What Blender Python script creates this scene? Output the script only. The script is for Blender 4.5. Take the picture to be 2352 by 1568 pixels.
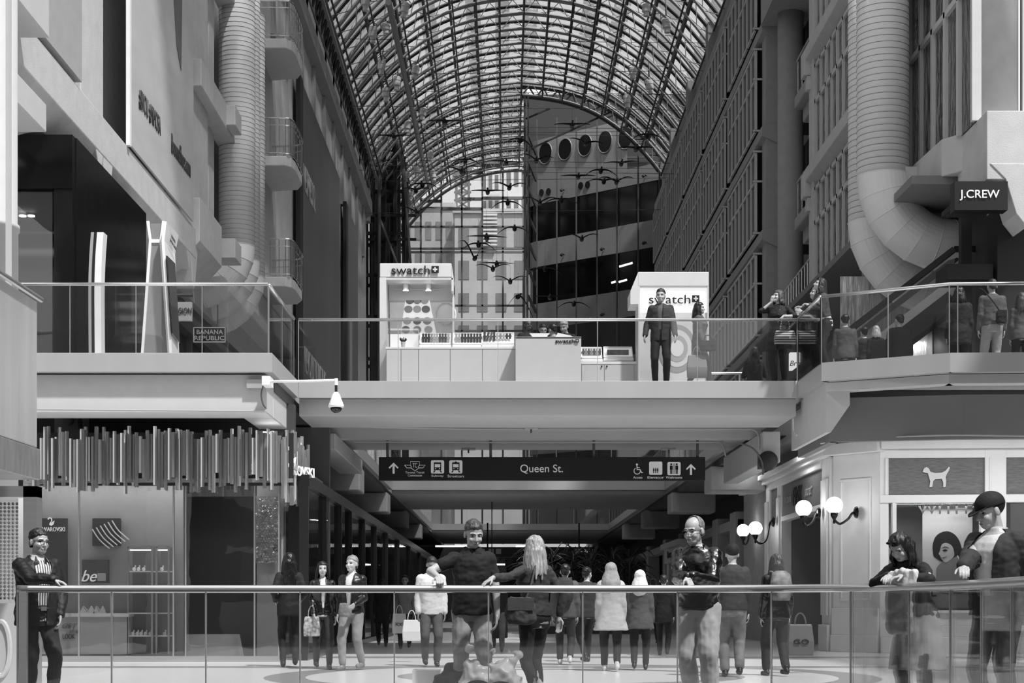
import bpy, bmesh, math, random
from mathutils import Vector, Matrix, noise
random.seed(7)
for o in list(bpy.data.objects): bpy.data.objects.remove(o, do_unlink=True)
SC = bpy.context.scene; COL = SC.collection
PI = math.pi
# ---------------------------------------------------------------- camera
F, CX, CY, EYE = 3600.0, 1160.0, 1385.0, 1.0
cd = bpy.data.cameras.new('camera'); cam = bpy.data.objects.new('camera', cd); COL.objects.link(cam)
cam.location = (0, 0, EYE); cam.rotation_euler = (PI/2, 0, 0)
cd.sensor_width = 36; cd.lens = 36*F/2352
cd.shift_x = (1176-CX)/2352; cd.shift_y = (CY-784)/2352
cd.clip_end = 600
SC.camera = cam
# ---------------------------------------------------------------- world, sun, exposure
w = bpy.data.worlds.new('world'); SC.world = w; w.use_nodes = True
nt = w.node_tree; nt.nodes.clear()
tc = nt.nodes.new('ShaderNodeTexCoord'); sp = nt.nodes.new('ShaderNodeSeparateXYZ')
rp = nt.nodes.new('ShaderNodeValToRGB'); bg = nt.nodes.new('ShaderNodeBackground'); wo = nt.nodes.new('ShaderNodeOutputWorld')
nt.links.new(tc.outputs['Generated'], sp.inputs[0]); nt.links.new(sp.outputs['Z'], rp.inputs[0])
rp.color_ramp.elements[0].position = 0.0; rp.color_ramp.elements[0].color = (.06, .06, .06, 1)
rp.color_ramp.elements[1].position = 0.08; rp.color_ramp.elements[1].color = (.75, .75, .75, 1)
e = rp.color_ramp.elements.new(0.9); e.color = (1, 1, 1, 1)
nt.links.new(rp.outputs[0], bg.inputs[0]); bg.inputs[1].default_value = 1.15
nt.links.new(bg.outputs[0], wo.inputs[0])
sd = bpy.data.lights.new('sun', 'SUN'); sun = bpy.data.objects.new('sun', sd); COL.objects.link(sun)
sd.energy = 4.4; sd.angle = math.radians(3)
sun.rotation_euler = Vector((0.34, -0.42, 0.84)).to_track_quat('Z', 'Y').to_euler()
SC.view_settings.view_transform = 'Standard'; SC.view_settings.look = 'None'
SC.view_settings.exposure = 0.12; SC.view_settings.gamma = 1; SC.view_settings.use_curve_mapping = False
# ---------------------------------------------------------------- helpers
def X(px, Y): return (px-CX)*Y/F
def Z(py, Y): return EYE+(CY-py)*Y/F
def P(px, py, Y): return Vector((X(px, Y), Y, Z(py, Y)))
def lin(g):
    g = g/255.0
    return g/12.92 if g <= .04045 else ((g+.055)/1.055)**2.4
MATS = {}
def mat(name, g, rough=.6, metal=0., var=0., scale=4., bump=0., bscale=30., emit=0., stretch=None, spec=.5, coat=0., bdist=.02):
    if name in MATS: return MATS[name]
    m = bpy.data.materials.new(name); m.use_nodes = True; MATS[name] = m
    t = m.node_tree; b = t.nodes['Principled BSDF']; v = lin(g)
    b.inputs['Base Color'].default_value = (v, v, v, 1); b.inputs['Roughness'].default_value = rough
    b.inputs['Metallic'].default_value = metal; b.inputs['Specular IOR Level'].default_value = spec
    b.inputs['Coat Weight'].default_value = coat
    tx = t.nodes.new('ShaderNodeTexCoord'); src = tx.outputs['Object']
    if stretch:
        mp = t.nodes.new('ShaderNodeMapping'); mp.inputs['Scale'].default_value = stretch
        t.links.new(src, mp.inputs[0]); src = mp.outputs[0]
    n = t.nodes.new('ShaderNodeTexNoise'); n.inputs['Scale'].default_value = scale; n.inputs['Detail'].default_value = 5
    t.links.new(src, n.inputs[0])
    r = t.nodes.new('ShaderNodeMapRange'); r.inputs[1].default_value = .3; r.inputs[2].default_value = .7
    vv = max(var, .03); r.inputs[3].default_value = v*(1-vv); r.inputs[4].default_value = v*(1+vv)
    t.links.new(n.outputs[0], r.inputs[0]); t.links.new(r.outputs[0], b.inputs['Base Color'])
    if bump:
        n2 = t.nodes.new('ShaderNodeTexNoise'); n2.inputs['Scale'].default_value = bscale; n2.inputs['Detail'].default_value = 3
        bp = t.nodes.new('ShaderNodeBump'); bp.inputs['Strength'].default_value = bump; bp.inputs['Distance'].default_value = bdist
        t.links.new(src, n2.inputs[0]); t.links.new(n2.outputs[0], bp.inputs['Height']); t.links.new(bp.outputs[0], b.inputs['Normal'])
    if emit:
        b.inputs['Emission Color'].default_value = (1, 1, 1, 1); b.inputs['Emission Strength'].default_value = emit
    return m
def glassmat(name, tint=.85, refl=.10, rough=.02, wav=0., diff=0.):
    m = bpy.data.materials.new(name); m.use_nodes = True; MATS[name] = m
    t = m.node_tree; t.nodes.clear(); o = t.nodes.new('ShaderNodeOutputMaterial')
    tr = t.nodes.new('ShaderNodeBsdfTransparent'); tr.inputs[0].default_value = (tint, tint, tint, 1)
    gl = t.nodes.new('ShaderNodeBsdfGlossy'); gl.inputs['Roughness'].default_value = rough; gl.inputs[0].default_value = (.9, .9, .9, 1)
    mx = t.nodes.new('ShaderNodeMixShader'); lw = t.nodes.new('ShaderNodeLayerWeight'); lw.inputs[0].default_value = .35
    mr = t.nodes.new('ShaderNodeMapRange'); mr.inputs[3].default_value = refl; mr.inputs[4].default_value = .6
    t.links.new(lw.outputs['Fresnel'], mr.inputs[0]); t.links.new(mr.outputs[0], mx.inputs[0])
    t.links.new(tr.outputs[0], mx.inputs[1]); t.links.new(gl.outputs[0], mx.inputs[2])
    last = mx
    if wav:
        tx = t.nodes.new('ShaderNodeTexCoord'); n = t.nodes.new('ShaderNodeTexNoise'); n.inputs['Scale'].default_value = 1.6
        bp = t.nodes.new('ShaderNodeBump'); bp.inputs['Strength'].default_value = wav; bp.inputs['Distance'].default_value = .1
        t.links.new(tx.outputs['Object'], n.inputs[0]); t.links.new(n.outputs[0], bp.inputs['Height']); t.links.new(bp.outputs[0], gl.inputs['Normal'])
    if diff:
        df = t.nodes.new('ShaderNodeBsdfDiffuse'); df.inputs[0].default_value = (.8, .8, .8, 1)
        m2 = t.nodes.new('ShaderNodeMixShader'); m2.inputs[0].default_value = diff
        t.links.new(mx.outputs[0], m2.inputs[1]); t.links.new(df.outputs[0], m2.inputs[2]); last = m2
    t.links.new(last.outputs[0], o.inputs[0])
    return m
CONC = mat('light_concrete', 190, .8, var=.06, scale=3, bump=.25, bscale=60)
CONCD = mat('grey_concrete', 158, .85, var=.06, scale=3, bump=.25, bscale=60)
PLAS = mat('white_plaster', 192, .6, var=.02)
SOFF = mat('soffit_paint', 180, .7, var=.04, scale=1)
STEEL = mat('brushed_steel', 200, .32, metal=.85, var=.05, scale=2, stretch=(.3, .3, 12))
CHROME = mat('rail_metal', 215, .25, metal=.9)
FASCIA = mat('fascia_metal', 172, .35, metal=.15, var=.05, scale=1.2, stretch=(1, 1, .1))
WHITE = mat('white_gloss', 240, .35, var=.01)
DUCT = mat('painted_duct', 222, .5, var=.03, scale=2)
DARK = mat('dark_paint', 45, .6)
BLACK = mat('black_gloss', 14, .12, bump=.15, bscale=1.5)
BLK = mat('black_matt', 16, .6)
MID = mat('mid_grey', 120, .6, var=.04)
GREY = mat('grey_wall', 95, .7, var=.05)
FRAME = mat('window_frame_paint', 195, .5)
ROOFW = mat('roof_steel', 150, .5)
ROOFD = mat('roof_glazing_bar', 60, .5)
WINDARK = mat('dark_window_glass', 14, .12, bump=.12, bscale=.9, spec=.12)
WAVY = mat('wavy_window_glass', 120, .03, metal=.85, bump=1., bscale=1.8, bdist=.14, stretch=(1, 2.5, .8))
GUARD = glassmat('guard_glass', .90, .045)
SHOPG = glassmat('shop_glass', .88, .06, wav=.03)
ROOFG = glassmat('roof_glass', .72, .03, diff=.10)
ENDG = glassmat('end_wall_glass', .93, .03, diff=.04)
EMIT = mat('lamp_glow', 250, .5, emit=2.2)
EMITS = mat('spot_glow', 250, .5, emit=6.)
LBOX = mat('lightbox_face', 235, .5, emit=.55)
INK = mat('black_lettering', 12, .5)
WINK = mat('white_lettering', 235, .5, emit=.25)

class MB:
    def __init__(s): s.bm = bmesh.new()
    def box(s, x0, x1, y0, y1, z0, z1, rz=0, c=None):
        vs = [Vector((x, y, z)) for x in (x0, x1) for y in (y0, y1) for z in (z0, z1)]
        if rz:
            c = c or Vector(((x0+x1)/2, (y0+y1)/2, 0)); R = Matrix.Rotation(rz, 3, 'Z'); vs = [R@(v-c)+c for v in vs]
        b = [s.bm.verts.new(v) for v in vs]
        for f in ((0, 1, 3, 2), (4, 6, 7, 5), (0, 4, 5, 1), (2, 3, 7, 6), (0, 2, 6, 4), (1, 5, 7, 3)): s.bm.faces.new([b[i] for i in f])
        return s
    def prism(s, pts, ext):
        ext = Vector(ext); a = [s.bm.verts.new(Vector(p)) for p in pts]; b = [s.bm.verts.new(Vector(p)+ext) for p in pts]
        n = len(pts); s.bm.faces.new(a[::-1]); s.bm.faces.new(b)
        for i in range(n): s.bm.faces.new((a[i], a[(i+1) % n], b[(i+1) % n], b[i]))
        return s
    def tube(s, pts, r, n=8, cap=True, closed=False):
        pts = [Vector(p) for p in pts]; rs = r if isinstance(r, (list, tuple)) else [r]*len(pts); rings = []
        up = None
        for i, p in enumerate(pts):
            d = (pts[min(i+1, len(pts)-1)]-pts[max(i-1, 0)])
            if d.length < 1e-9: d = Vector((0, 0, 1))
            d.normalize()
            if up is None:
                up = Vector((0, 0, 1)) if abs(d.z) < .9 else Vector((0, 1, 0))
            sd_ = d.cross(up)
            if sd_.length < 1e-4: sd_ = d.cross(Vector((1, 0, 0)))
            sd_.normalize(); up = sd_.cross(d).normalized()
            rings.append([s.bm.verts.new(p+(sd_*math.cos(2*PI*k/n)+up*math.sin(2*PI*k/n))*rs[i]) for k in range(n)])
        for a, b in zip(rings, rings[1:]):
            for k in range(n): s.bm.faces.new((a[k], a[(k+1) % n], b[(k+1) % n], b[k]))
        if cap: s.bm.faces.new(rings[0][::-1]); s.bm.faces.new(rings[-1])
        return s
    def bar(s, p, q, w, h=None):
        p, q = Vector(p), Vector(q); h = h or w; d = (q-p).normalized(); up = Vector((0, 0, 1)) if abs(d.z) < .95 else Vector((0, 1, 0))
        a = d.cross(up).normalized(); b = a.cross(d).normalized()
        return s.prism([p+a*w/2+b*h/2, p-a*w/2+b*h/2, p-a*w/2-b*h/2, p+a*w/2-b*h/2], q-p)
    def lathe(s, c, prof, n=16, axis='Z'):
        c = Vector(c); rings = []
        for r, z in prof:
            ring = []
            for k in range(n):
                a = 2*PI*k/n; v = Vector((r*math.cos(a), r*math.sin(a), z))
                if axis == 'Y': v = Vector((v.x, v.z, v.y))
                if axis == 'X': v = Vector((v.z, v.x, v.y))
                ring.append(s.bm.verts.new(c+v))
            rings.append(ring)
        for a, b in zip(rings, rings[1:]):
            for k in range(n): s.bm.faces.new((a[k], a[(k+1) % n], b[(k+1) % n], b[k]))
        s.bm.faces.new(rings[0][::-1]); s.bm.faces.new(rings[-1])
        return s
    def ball(s, c, r, n=14, m=9):
        c = Vector(c); rr = r if isinstance(r, (tuple, list)) else (r, r, r)
        g = bmesh.ops.create_uvsphere(s.bm, u_segments=n, v_segments=m, radius=1)
        for v in g['verts']: v.co = Vector((v.co.x*rr[0], v.co.y*rr[1], v.co.z*rr[2]))+c
        return s
    def poly(s, pts): s.bm.faces.new([s.bm.verts.new(Vector(p)) for p in pts]); return s
    def build(s, name, m, parent=None, smooth=False, bevel=0., local=False, kind=None, org=None):
        bmesh.ops.recalc_face_normals(s.bm, faces=s.bm.faces)
        me = bpy.data.meshes.new(name); s.bm.to_mesh(me); s.bm.free()
        o = bpy.data.objects.new(name, me); COL.objects.link(o)
        for mm in (m if isinstance(m, (list, tuple)) else [m]): me.materials.append(mm)
        if smooth:
            for p in me.polygons: p.use_smooth = True
        if parent is not None:
            o.parent = parent
            if not local:
                off = wloc(parent)
                for v in me.vertices: v.co -= off
        elif not local:
            if org is None:
                xs = [v.co for v in me.vertices]
                lo = [min(v[i] for v in xs) for i in range(3)]; hi = [max(v[i] for v in xs) for i in range(3)]
                org = Vector(((lo[0]+hi[0])/2, (lo[1]+hi[1])/2, lo[2]))
            for v in me.vertices: v.co -= Vector(org)
            o.location = org
        if bevel:
            bv = o.modifiers.new('bevel', 'BEVEL'); bv.width = bevel; bv.segments = 2; bv.limit_method = 'ANGLE'
        if kind: o['kind'] = kind
        return o
def wloc(o):
    v = Vector((0, 0, 0))
    while o is not None: v += o.location; o = o.parent
    return v
def thing(name, loc, label=None, cat=None, group=None, kind=None, rz=0):
    o = bpy.data.objects.new(name, None); COL.objects.link(o); o.location = loc; o.rotation_euler[2] = rz; o.empty_display_size = .1
    tag(o, label, cat, group, kind); return o
def tag(o, label=None, cat=None, group=None, kind=None):
    if label: o['label'] = label
    if cat: o['category'] = cat
    if group: o['group'] = group
    if kind: o['kind'] = kind
    return o
def S(o): o['kind'] = 'structure'; return o
def box(name, m, x0, x1, y0, y1, z0, z1, parent=None, bevel=0., kind=None, **k):
    return MB().box(x0, x1, y0, y1, z0, z1, **k).build(name, m, parent, bevel=bevel, kind=kind)
def copy_tree(o, parent=None):
    c = o.copy(); COL.objects.link(c); c.parent = parent
    for ch in list(o.children): copy_tree(ch, c)
    return c
def text(s, m, center, width, height, parent=None, rx=PI/2, rz=0, ext=.008, name='lettering', mirror=False, align=0, xs=1, local=False, shear=0):
    cu = bpy.data.curves.new(name, 'FONT'); cu.body = s; cu.extrude = ext; cu.align_x = 'CENTER'; cu.shear = shear
    t = bpy.data.objects.new(name, cu); COL.objects.link(t); dg = bpy.context.evaluated_depsgraph_get(); dg.update()
    me = bpy.data.meshes.new_from_object(t.evaluated_get(dg)); bpy.data.objects.remove(t); me.name = name
    vs = me.vertices
    x0, x1 = min(v.co.x for v in vs), max(v.co.x for v in vs); y0, y1 = min(v.co.y for v in vs), max(v.co.y for v in vs)
    sy = height/(y1-y0) if height else width/(x1-x0); sx = width/(x1-x0) if width else sy
    R = Matrix.Rotation(rz, 3, 'Z')@Matrix.Rotation(rx, 3, 'X')
    off = Vector(center)-(wloc(parent) if parent is not None and not local else Vector((0, 0, 0)))
    for v in vs:
        q = Vector(((v.co.x-(x0+x1)/2)*sx*(-1 if mirror else 1), (v.co.y-(y0+y1)/2)*sy, v.co.z))
        v.co = R@q+off
    o = bpy.data.objects.new(name, me); COL.objects.link(o); me.materials.clear(); me.materials.append(m)
    if parent is not None: o.parent = parent
    return o
def smoothpts(pts, n=6):
    out = []; pts = [Vector(p) for p in pts]
    for i in range(len(pts)-1):
        p0 = pts[max(i-1, 0)]; p1 = pts[i]; p2 = pts[i+1]; p3 = pts[min(i+2, len(pts)-1)]
        for k in range(n):
            t = k/n; out.append(.5*((2*p1)+(p2-p0)*t+(2*p0-5*p1+4*p2-p3)*t*t+(3*p1-p0-3*p2+p3)*t**3))
    out.append(pts[-1]); return out
# ================================================================ THE SETTING
UF = 5.05          # upper gallery floor height
VL, VR = -3.77, 5.33   # sides of the opening between the galleries
WL, WR = -7.8, 8.9     # faces of the upper walls
# ground floor with inlaid rings
fm = bpy.data.materials.new('terrazzo_floor'); fm.use_nodes = True; t = fm.node_tree; b = t.nodes['Principled BSDF']
b.inputs['Roughness'].default_value = .22
tx = t.nodes.new('ShaderNodeNewGeometry'); sx = t.nodes.new('ShaderNodeSeparateXYZ'); t.links.new(tx.outputs['Position'], sx.inputs[0])
def mth(op, a, bb=None):
    n = t.nodes.new('ShaderNodeMath'); n.operation = op
    for i, q in enumerate((a, bb)):
        if q is None: continue
        if isinstance(q, (int, float)): n.inputs[i].default_value = q
        else: t.links.new(q, n.inputs[i])
    return n.outputs[0]
dx = mth('SUBTRACT', sx.outputs['X'], .9); dy = mth('SUBTRACT', sx.outputs['Y'], 21.6)
rr = mth('SQRT', mth('ADD', mth('MULTIPLY', dx, dx), mth('MULTIPLY', dy, dy)))
ring = mth('LESS_THAN', mth('ABSOLUTE', mth('SUBTRACT', rr, 3.9)), .28)
ring2 = mth('LESS_THAN', mth('ABSOLUTE', mth('SUBTRACT', rr, 2.2)), .18)
strip = mth('LESS_THAN', mth('ABSOLUTE', mth('SUBTRACT', sx.outputs['Y'], 24.6)), .35)
strip2 = mth('LESS_THAN', mth('ABSOLUTE', mth('SUBTRACT', sx.outputs['Y'], 29.0)), .5)
dk = mth('MINIMUM', mth('ADD', mth('ADD', ring, ring2), mth('ADD', strip, strip2)), 1.0)
ns = t.nodes.new('ShaderNodeTexNoise'); ns.inputs['Scale'].default_value = 40; t.links.new(tx.outputs['Position'], ns.inputs[0])
base = mth('ADD', mth('MULTIPLY', dk, -.42), .72); base = mth('ADD', base, mth('MULTIPLY', ns.outputs[0], .06))
t.links.new(base, b.inputs['Base Color'])
box('floor', fm, -16, 16, 14.75, 100, -.35, 0, kind='structure')
box('trim_1', FASCIA, -16, 3.35, 14.6, 14.745, -.5, .012, kind='structure')
# second ground floor on the camera's side of the void is out of view; gallery slabs (upper level)
g = MB(); g.box(-16, VL-.15, 25.5, 106, UF-.30, UF); g.build('floor_upper_left', SOFF, kind='structure')
# gallery edge at left: metal fascia, white beam below
f1 = MB(); f1.box(-16, VL, 25.35, 25.49, UF-.31, UF); f1.box(VL-.14, VL, 25.5, 28.55, UF-.31, UF); f1.build('trim_2', FASCIA, kind='structure', bevel=.006)
f1 = MB(); f1.box(-16, VL-.12, 25.55, 26.3, 4.10, UF-.32); f1.box(VL-.62, VL-.12, 26.31, 28.6, 4.10, UF-.32)
f1.build('trim_3', PLAS, kind='structure', bevel=.02)
# bridge slab
box('floor_bridge', SOFF, VL, VR, 28.66, 36.9, UF-.30, UF, kind='structure')
f1 = MB(); f1.box(VL, VR, 28.56, 28.65, UF-.31, UF)
f1.build('trim_4', FASCIA, kind='structure', bevel=.005)
f1 = MB(); f1.box(VL, VR, 28.72, 30.6, UF-.62, UF-.31); f1.box(VL, VR, 30.6, 36.8, UF-.45, UF-.31)
for k in range(34): f1.box(VL, VR, 30.75+k*.05, 30.775+k*.05, UF-.47, UF-.44)
f1.box(VL, VR, 32.6, 33.0, UF-.62, UF-.45)
f1.build('ceiling_bridge', SOFF, kind='structure')
# far bridges
for i, (y0, y1) in enumerate(((51.7, 61.0), (80.0, 96.0))):
    box('floor_bridge_%d' % (i+2), SOFF, VL, VR, y0+.09, y1, UF-.3, UF, kind='structure')
    f1 = MB(); f1.box(VL, VR, y0, y0+.08, UF-.31, UF); f1.build('trim_%d' % (5+i), FASCIA, kind='structure')
    f1 = MB(); f1.box(VL, VR, y0+.4, y1-.3, UF-.42, UF-.31); f1.build('ceiling_bridge_%d' % (i+2), CONCD, kind='structure')
# opening side fascias (both sides) along the voids
f1 = MB()
for y0, y1 in ((36.95, 51.65), (61.05, 79.95)):
    for x in (VL, VR): f1.box(x-.06, x+.06, y0, y1, UF-.31, UF)
f1.build('trim_7', FASCIA, kind='structure')
# right gallery: polygonal front edge
rp_ = [(VR, 26.4), (7.2, 25.35), (16, 25.0)]
g = MB(); g.prism([(VR+.15, 26.62, UF-.3), (7.25, 25.55, UF-.3), (16, 25.2, UF-.3), (16, 106, UF-.3), (VR+.15, 106, UF-.3)], (0, 0, .3)); g.build('floor_upper_right', SOFF, kind='structure')
def edge(mb, pts, th, z0, z1):
    for a, c in zip(pts, pts[1:]):
        a, c = Vector((a[0], a[1], z0)), Vector((c[0], c[1], z0)); n = Vector((-(c-a).y, (c-a).x, 0)).normalized()*th
        mb.prism([a, c, c+n, a+n], (0, 0, z1-z0))
f1 = MB(); edge(f1, [(VR, 28.6), (VR, 26.4), (7.2, 25.35), (16, 25.0)], .13, UF-.31, UF)
f1.build('trim_8', FASCIA, kind='structure')
f1 = MB(); edge(f1, [(VR+.12, 28.9), (VR+.12, 26.62), (7.25, 25.6), (16, 25.25)], .3, UF-.46, UF-.31); 
f1.prism([(VR+.12, 26.62, UF-.46), (VR+.5, 26.5, UF-.46), (VR+.5, 26.5, UF-.7), (VR+.2, 26.6, UF-1.15), (VR+.12, 26.62, UF-1.15)], (0, 3.2, 0))
f1.build('trim_9', PLAS, kind='structure')
# bulkhead wall on the right (dark painted band under the gallery)
f1 = MB(); edge(f1, [(VR+.35, 30.4), (VR+.35, 27.4), (7.85, 26.9), (16, 26.6)], .15, 3.82, UF-.47)
f1.build('wall_bulkhead', mat('bulkhead_paint', 128, .7, var=.04, scale=.8), kind='structure')
# gallery undersides above the ground shops
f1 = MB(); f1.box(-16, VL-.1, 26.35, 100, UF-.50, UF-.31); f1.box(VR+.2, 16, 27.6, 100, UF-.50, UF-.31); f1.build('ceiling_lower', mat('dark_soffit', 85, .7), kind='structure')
# drop boxes and beams under the gallery edges
for i, y in enumerate((40.5, 50.0, 60.0, 70.0)):
    f1 = MB(); f1.box(VL-1.5, VL+.02, y, y+1.3, UF-1.15, UF-.51, ); f1.box(VR-.02, VR+1.4, y, y+1.3, UF-1.15, UF-.51)
    S(f1.build('trim_%d' % (10+i), CONCD, bevel=.04))
f1 = MB(); f1.box(VL-.2, VL+.35, 31.6, 37.6, UF-.95, UF-.62); f1.box(VR-.2, VR+.15, 31.2, 36.8, UF-1.25, UF-.63)
S(f1.build('trim_14', PLAS, bevel=.02))
# corridor end wall
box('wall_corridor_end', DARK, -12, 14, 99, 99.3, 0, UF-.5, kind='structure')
# ---------------- left ground shops
box('wall_shop_left_back', GREY, -9.5, -3.5, 31.2, 31.4, 0, 4.5, kind='structure')
box('wall_shop_left_top', mat('header_paint', 60, .6), -9.5, -3.75, 27.9, 28.1, 2.9, 4.54, kind='structure')
# corridor left shopfront (dark glass run)
f1 = MB(); f1.box(-3.62, -3.42, 27.4, 96, 3.05, 3.25); f1.box(-3.62, -3.45, 27.4, 96, 0, .12)
ys = [27.4, 30.2, 33.0, 35.2, 38.5, 42, 46, 51, 57, 64, 72, 82]
for y in ys: f1.box(-3.60, -3.44, y, y+.09, .12, 3.05)
S(f1.build('wall_shopfront_left', mat('dark_steel_frame', 55, .3, metal=.6)))
f1 = MB()
for a, c in zip(ys, ys[1:]): f1.box(-3.54, -3.52, a+.1, c, .13, 3.04)
S(f1.build('window_1', SHOPG))
f1 = MB()
for k, (a, c) in enumerate(((30.3, 32.9), (35.4, 38.4), (42.2, 45.9), (57.2, 63.5))): f1.box(-4.4, -4.3, a, c, .1, 2.3+.3*(k % 2))
S(f1.build('wall_shop_panels', MID))
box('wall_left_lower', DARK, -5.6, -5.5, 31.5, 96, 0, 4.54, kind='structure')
box('wall_left_over_shop', BLK, -5.45, -3.8, 31.5, 96, 3.3, 3.5, kind='structure')
# ---------------- right ground shops
TRIMW = mat('shopfront_trim', 222, .5, var=.02)
WOOD = mat('weathered_grey_boards', 105, .7, var=.35, scale=14, stretch=(.5, .5, 8))
SX = 6.75
# side (corridor) wall of right shop
f1 = MB()
for y0, y1 in ((32.6, 33.4), (38.3, 38.9), (40.0, 40.6)):
    f1.box(SX, SX+.25, y0, y1, .0, 4.05); f1.box(SX-.05, SX, y0+.1, y1-.1, .75, 3.6); f1.box(SX-.07, SX, y0-.05, y1+.05, 0, .55)
f1.box(SX, SX+.2, 33.4, 38.3, 3.0, 3.12); f1.box(SX-.03, SX+.2, 33.4, 40.0, 3.88, 4.05)
f1.box(SX-.12, SX+.3, 32.5, 44.5, 4.05, 4.16); f1.box(SX-.22, SX+.3, 32.4, 44.6, 4.16, 4.28)
f1.box(SX, SX+.2, 38.9, 40.0, 1.0, 3.0)
S(f1.build('wall_shop_right_side', TRIMW, bevel=.012))
S(box('wall_brick_pier', mat('white_brick_paint', 150, .8, var=.1, bump=.6, bscale=14), SX, SX+.5, 40.65, 44.3, 0, 4.04))
f1 = MB(); f1.box(SX+.04, SX+.1, 33.4, 38.3, 3.13, 3.87); f1.box(SX+.04, SX+.1, 38.95, 39.95, 3.13, 3.87)
o = f1.build('shop_sign', WOOD); tag(o, 'weathered board sign strip above the dark shop entrance by the globe lamps', 'sign')
text('PINK', INK, (SX+.02, 36.3, 3.5), 1.1, .42, o, rz=-PI/2)
text('victoria', mat('pale_script', 150, .6), (SX+.02, 37.5, 3.5), .8, .2, o, rz=-PI/2, shear=.4)
text('secret', mat('pale_script', 150, .6), (SX+.02, 35.0, 3.5), .8, .2, o, rz=-PI/2, shear=.4)
# entrance interior
f1 = MB(); f1.box(SX+1.5, SX+1.6, 33.3, 38.4, 0, 3.1); f1.box(SX+.25, SX+1.5, 38.3, 38.4, 0, 3.1); f1.box(SX+.25, SX+1.5, 33.2, 33.3, 0, 3.1)
S(f1.build('wall_entrance_recess', mat('entrance_paint', 120, .6)))
o = box('entrance_banner', mat('banner_grey', 105, .6), SX+1.1, SX+1.14, 34.2, 37.4, .9, 2.9); tag(o, 'grey hanging banner with dark capital letters inside the shop entrance', 'banner')
text('LOVE', INK, (SX+1.08, 35.9, 1.72), 2.4, .52, o, rz=-PI/2)
text('PINK', INK, (SX+1.08, 35.9, 1.05), 2.4, .42, o, rz=-PI/2)
# front wall, bent towards the camera
fa = Vector((6.8, 32.5, 0)); fb = Vector((7.55, 31.6, 0)); fc = Vector((16, 31.0, 0))
def face_seg(mb, a, c, u0, u1, z0, z1, out, th):   # slab on segment a->c from distance u0..u1, protruding 'out'
    d = (c-a).normalized(); n = Vector((d.y, -d.x, 0))
    p = a+d*u0+n*out; q = a+d*u1+n*out
    mb.prism([(p.x, p.y, z0), (q.x, q.y, z0), (q.x-n.x*th, q.y-n.y*th, z0), (p.x-n.x*th, p.y-n.y*th, z0)], (0, 0, z1-z0))
f1 = MB(); L1 = (fb-fa).length
face_seg(f1, fa, fb, 0, L1, 0, 4.05, 0, .2); face_seg(f1, fa, fb, .0, L1+.0, 0, .35, .10, .1); face_seg(f1, fa, fb, 0, L1, .35, .9, .06, .06)
for (u0, u1, z0, z1) in ((.2, .25, 1.1, 3.5), (L1-.25, L1-.2, 1.1, 3.5), (.2, L1-.2, 3.5, 3.55), (.2, L1-.2, 1.05, 1.1)): face_seg(f1, fa, fb, u0, u1, z0, z1, .03, .03)
face_seg(f1, fa, fb, -.1, L1+.1, 4.05, 4.28, .2, .4)
# frontal portion
for (u0, u1, z0, z1, out) in ((0, .18, 0, 4.1, .02), (0, 9, 0, .32, .12), (0, 9, .32, .55, .05), (.1, 9, .8, .86, .1), (0, 9, 3.02, 3.18, .06), (0, 9, 3.92, 4.1, .03),
        (2.08, 2.5, 0, 4.1, .04), (.0, 9, 4.1, 4.28, .2), (.25, .33, .86, 3.02, .05), (2.0, 2.08, .86, 3.02, .05), (.15, 2.1, .55, .8, .02), (.1, .16, 3.18, 3.92, .06), (2.16, 2.2, 3.18, 3.92, .06)):
    face_seg(f1, fb, fc, u0, u1, z0, z1, out, .2 if out < .1 else .3)
S(f1.build('wall_shop_right_front', TRIMW, bevel=.012))
f1 = MB(); face_seg(f1, fb, fc, .18, 2.07, 3.19, 3.91, -.03, .05); o = f1.build('dog_sign_board', WOOD)
tag(o, 'grey weathered board sign with pale dog silhouette over the shop window', 'sign')
d_ = (fc-fb).normalized(); n_ = Vector((d_.y, -d_.x, 0)); ANG = math.atan2(d_.y, d_.x)
dog = [(-.28, .1), (-.25, .17), (-.2, .2), (-.15, .17), (-.12, .1), (-.02, .07), (.12, .08), (.2, .12), (.26, .2), (.29, .19), (.26, .11), (.22, .04), (.2, -.02), (.21, -.1), (.2, -.22), (.15, -.23), (.15, -.13), (.12, -.05), (-.02, -.06), (-.06, -.1), (-.08, -.22), (-.14, -.23), (-.12, -.1), (-.15, 0), (-.17, .07), (-.23, .08)]
cc = fb+d_*1.12+n_*(-.02)+Vector((0, 0, 3.55))
f1 = MB(); f1.prism([cc+d_*a*.95+Vector((0, 0, c*.95)) for a, c in dog], n_*.03); f1.build('dog_silhouette', mat('pale_cutout', 205, .6), o)
f1 = MB(); face_seg(f1, fb, fc, 2.5, 9, 3.19, 3.91, -.03, .05); o = f1.build('shop_fascia_board', WOOD)
tag(o, 'grey weathered board sign cut off by the right frame edge', 'sign')
f1 = MB(); face_seg(f1, fb, fc, .33, 2.0, .86, 3.0, -.05, .02); face_seg(f1, fb, fc, 2.6, 5.0, .86, 3.0, -.05, .02); S(f1.build('window_2', SHOPG))
f1 = MB(); face_seg(f1, fb, fc, .2, 5, .4, 3.1, -1.2, .05); S(f1.build('wall_display_back', mat('display_back', 150, .7)))
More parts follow.
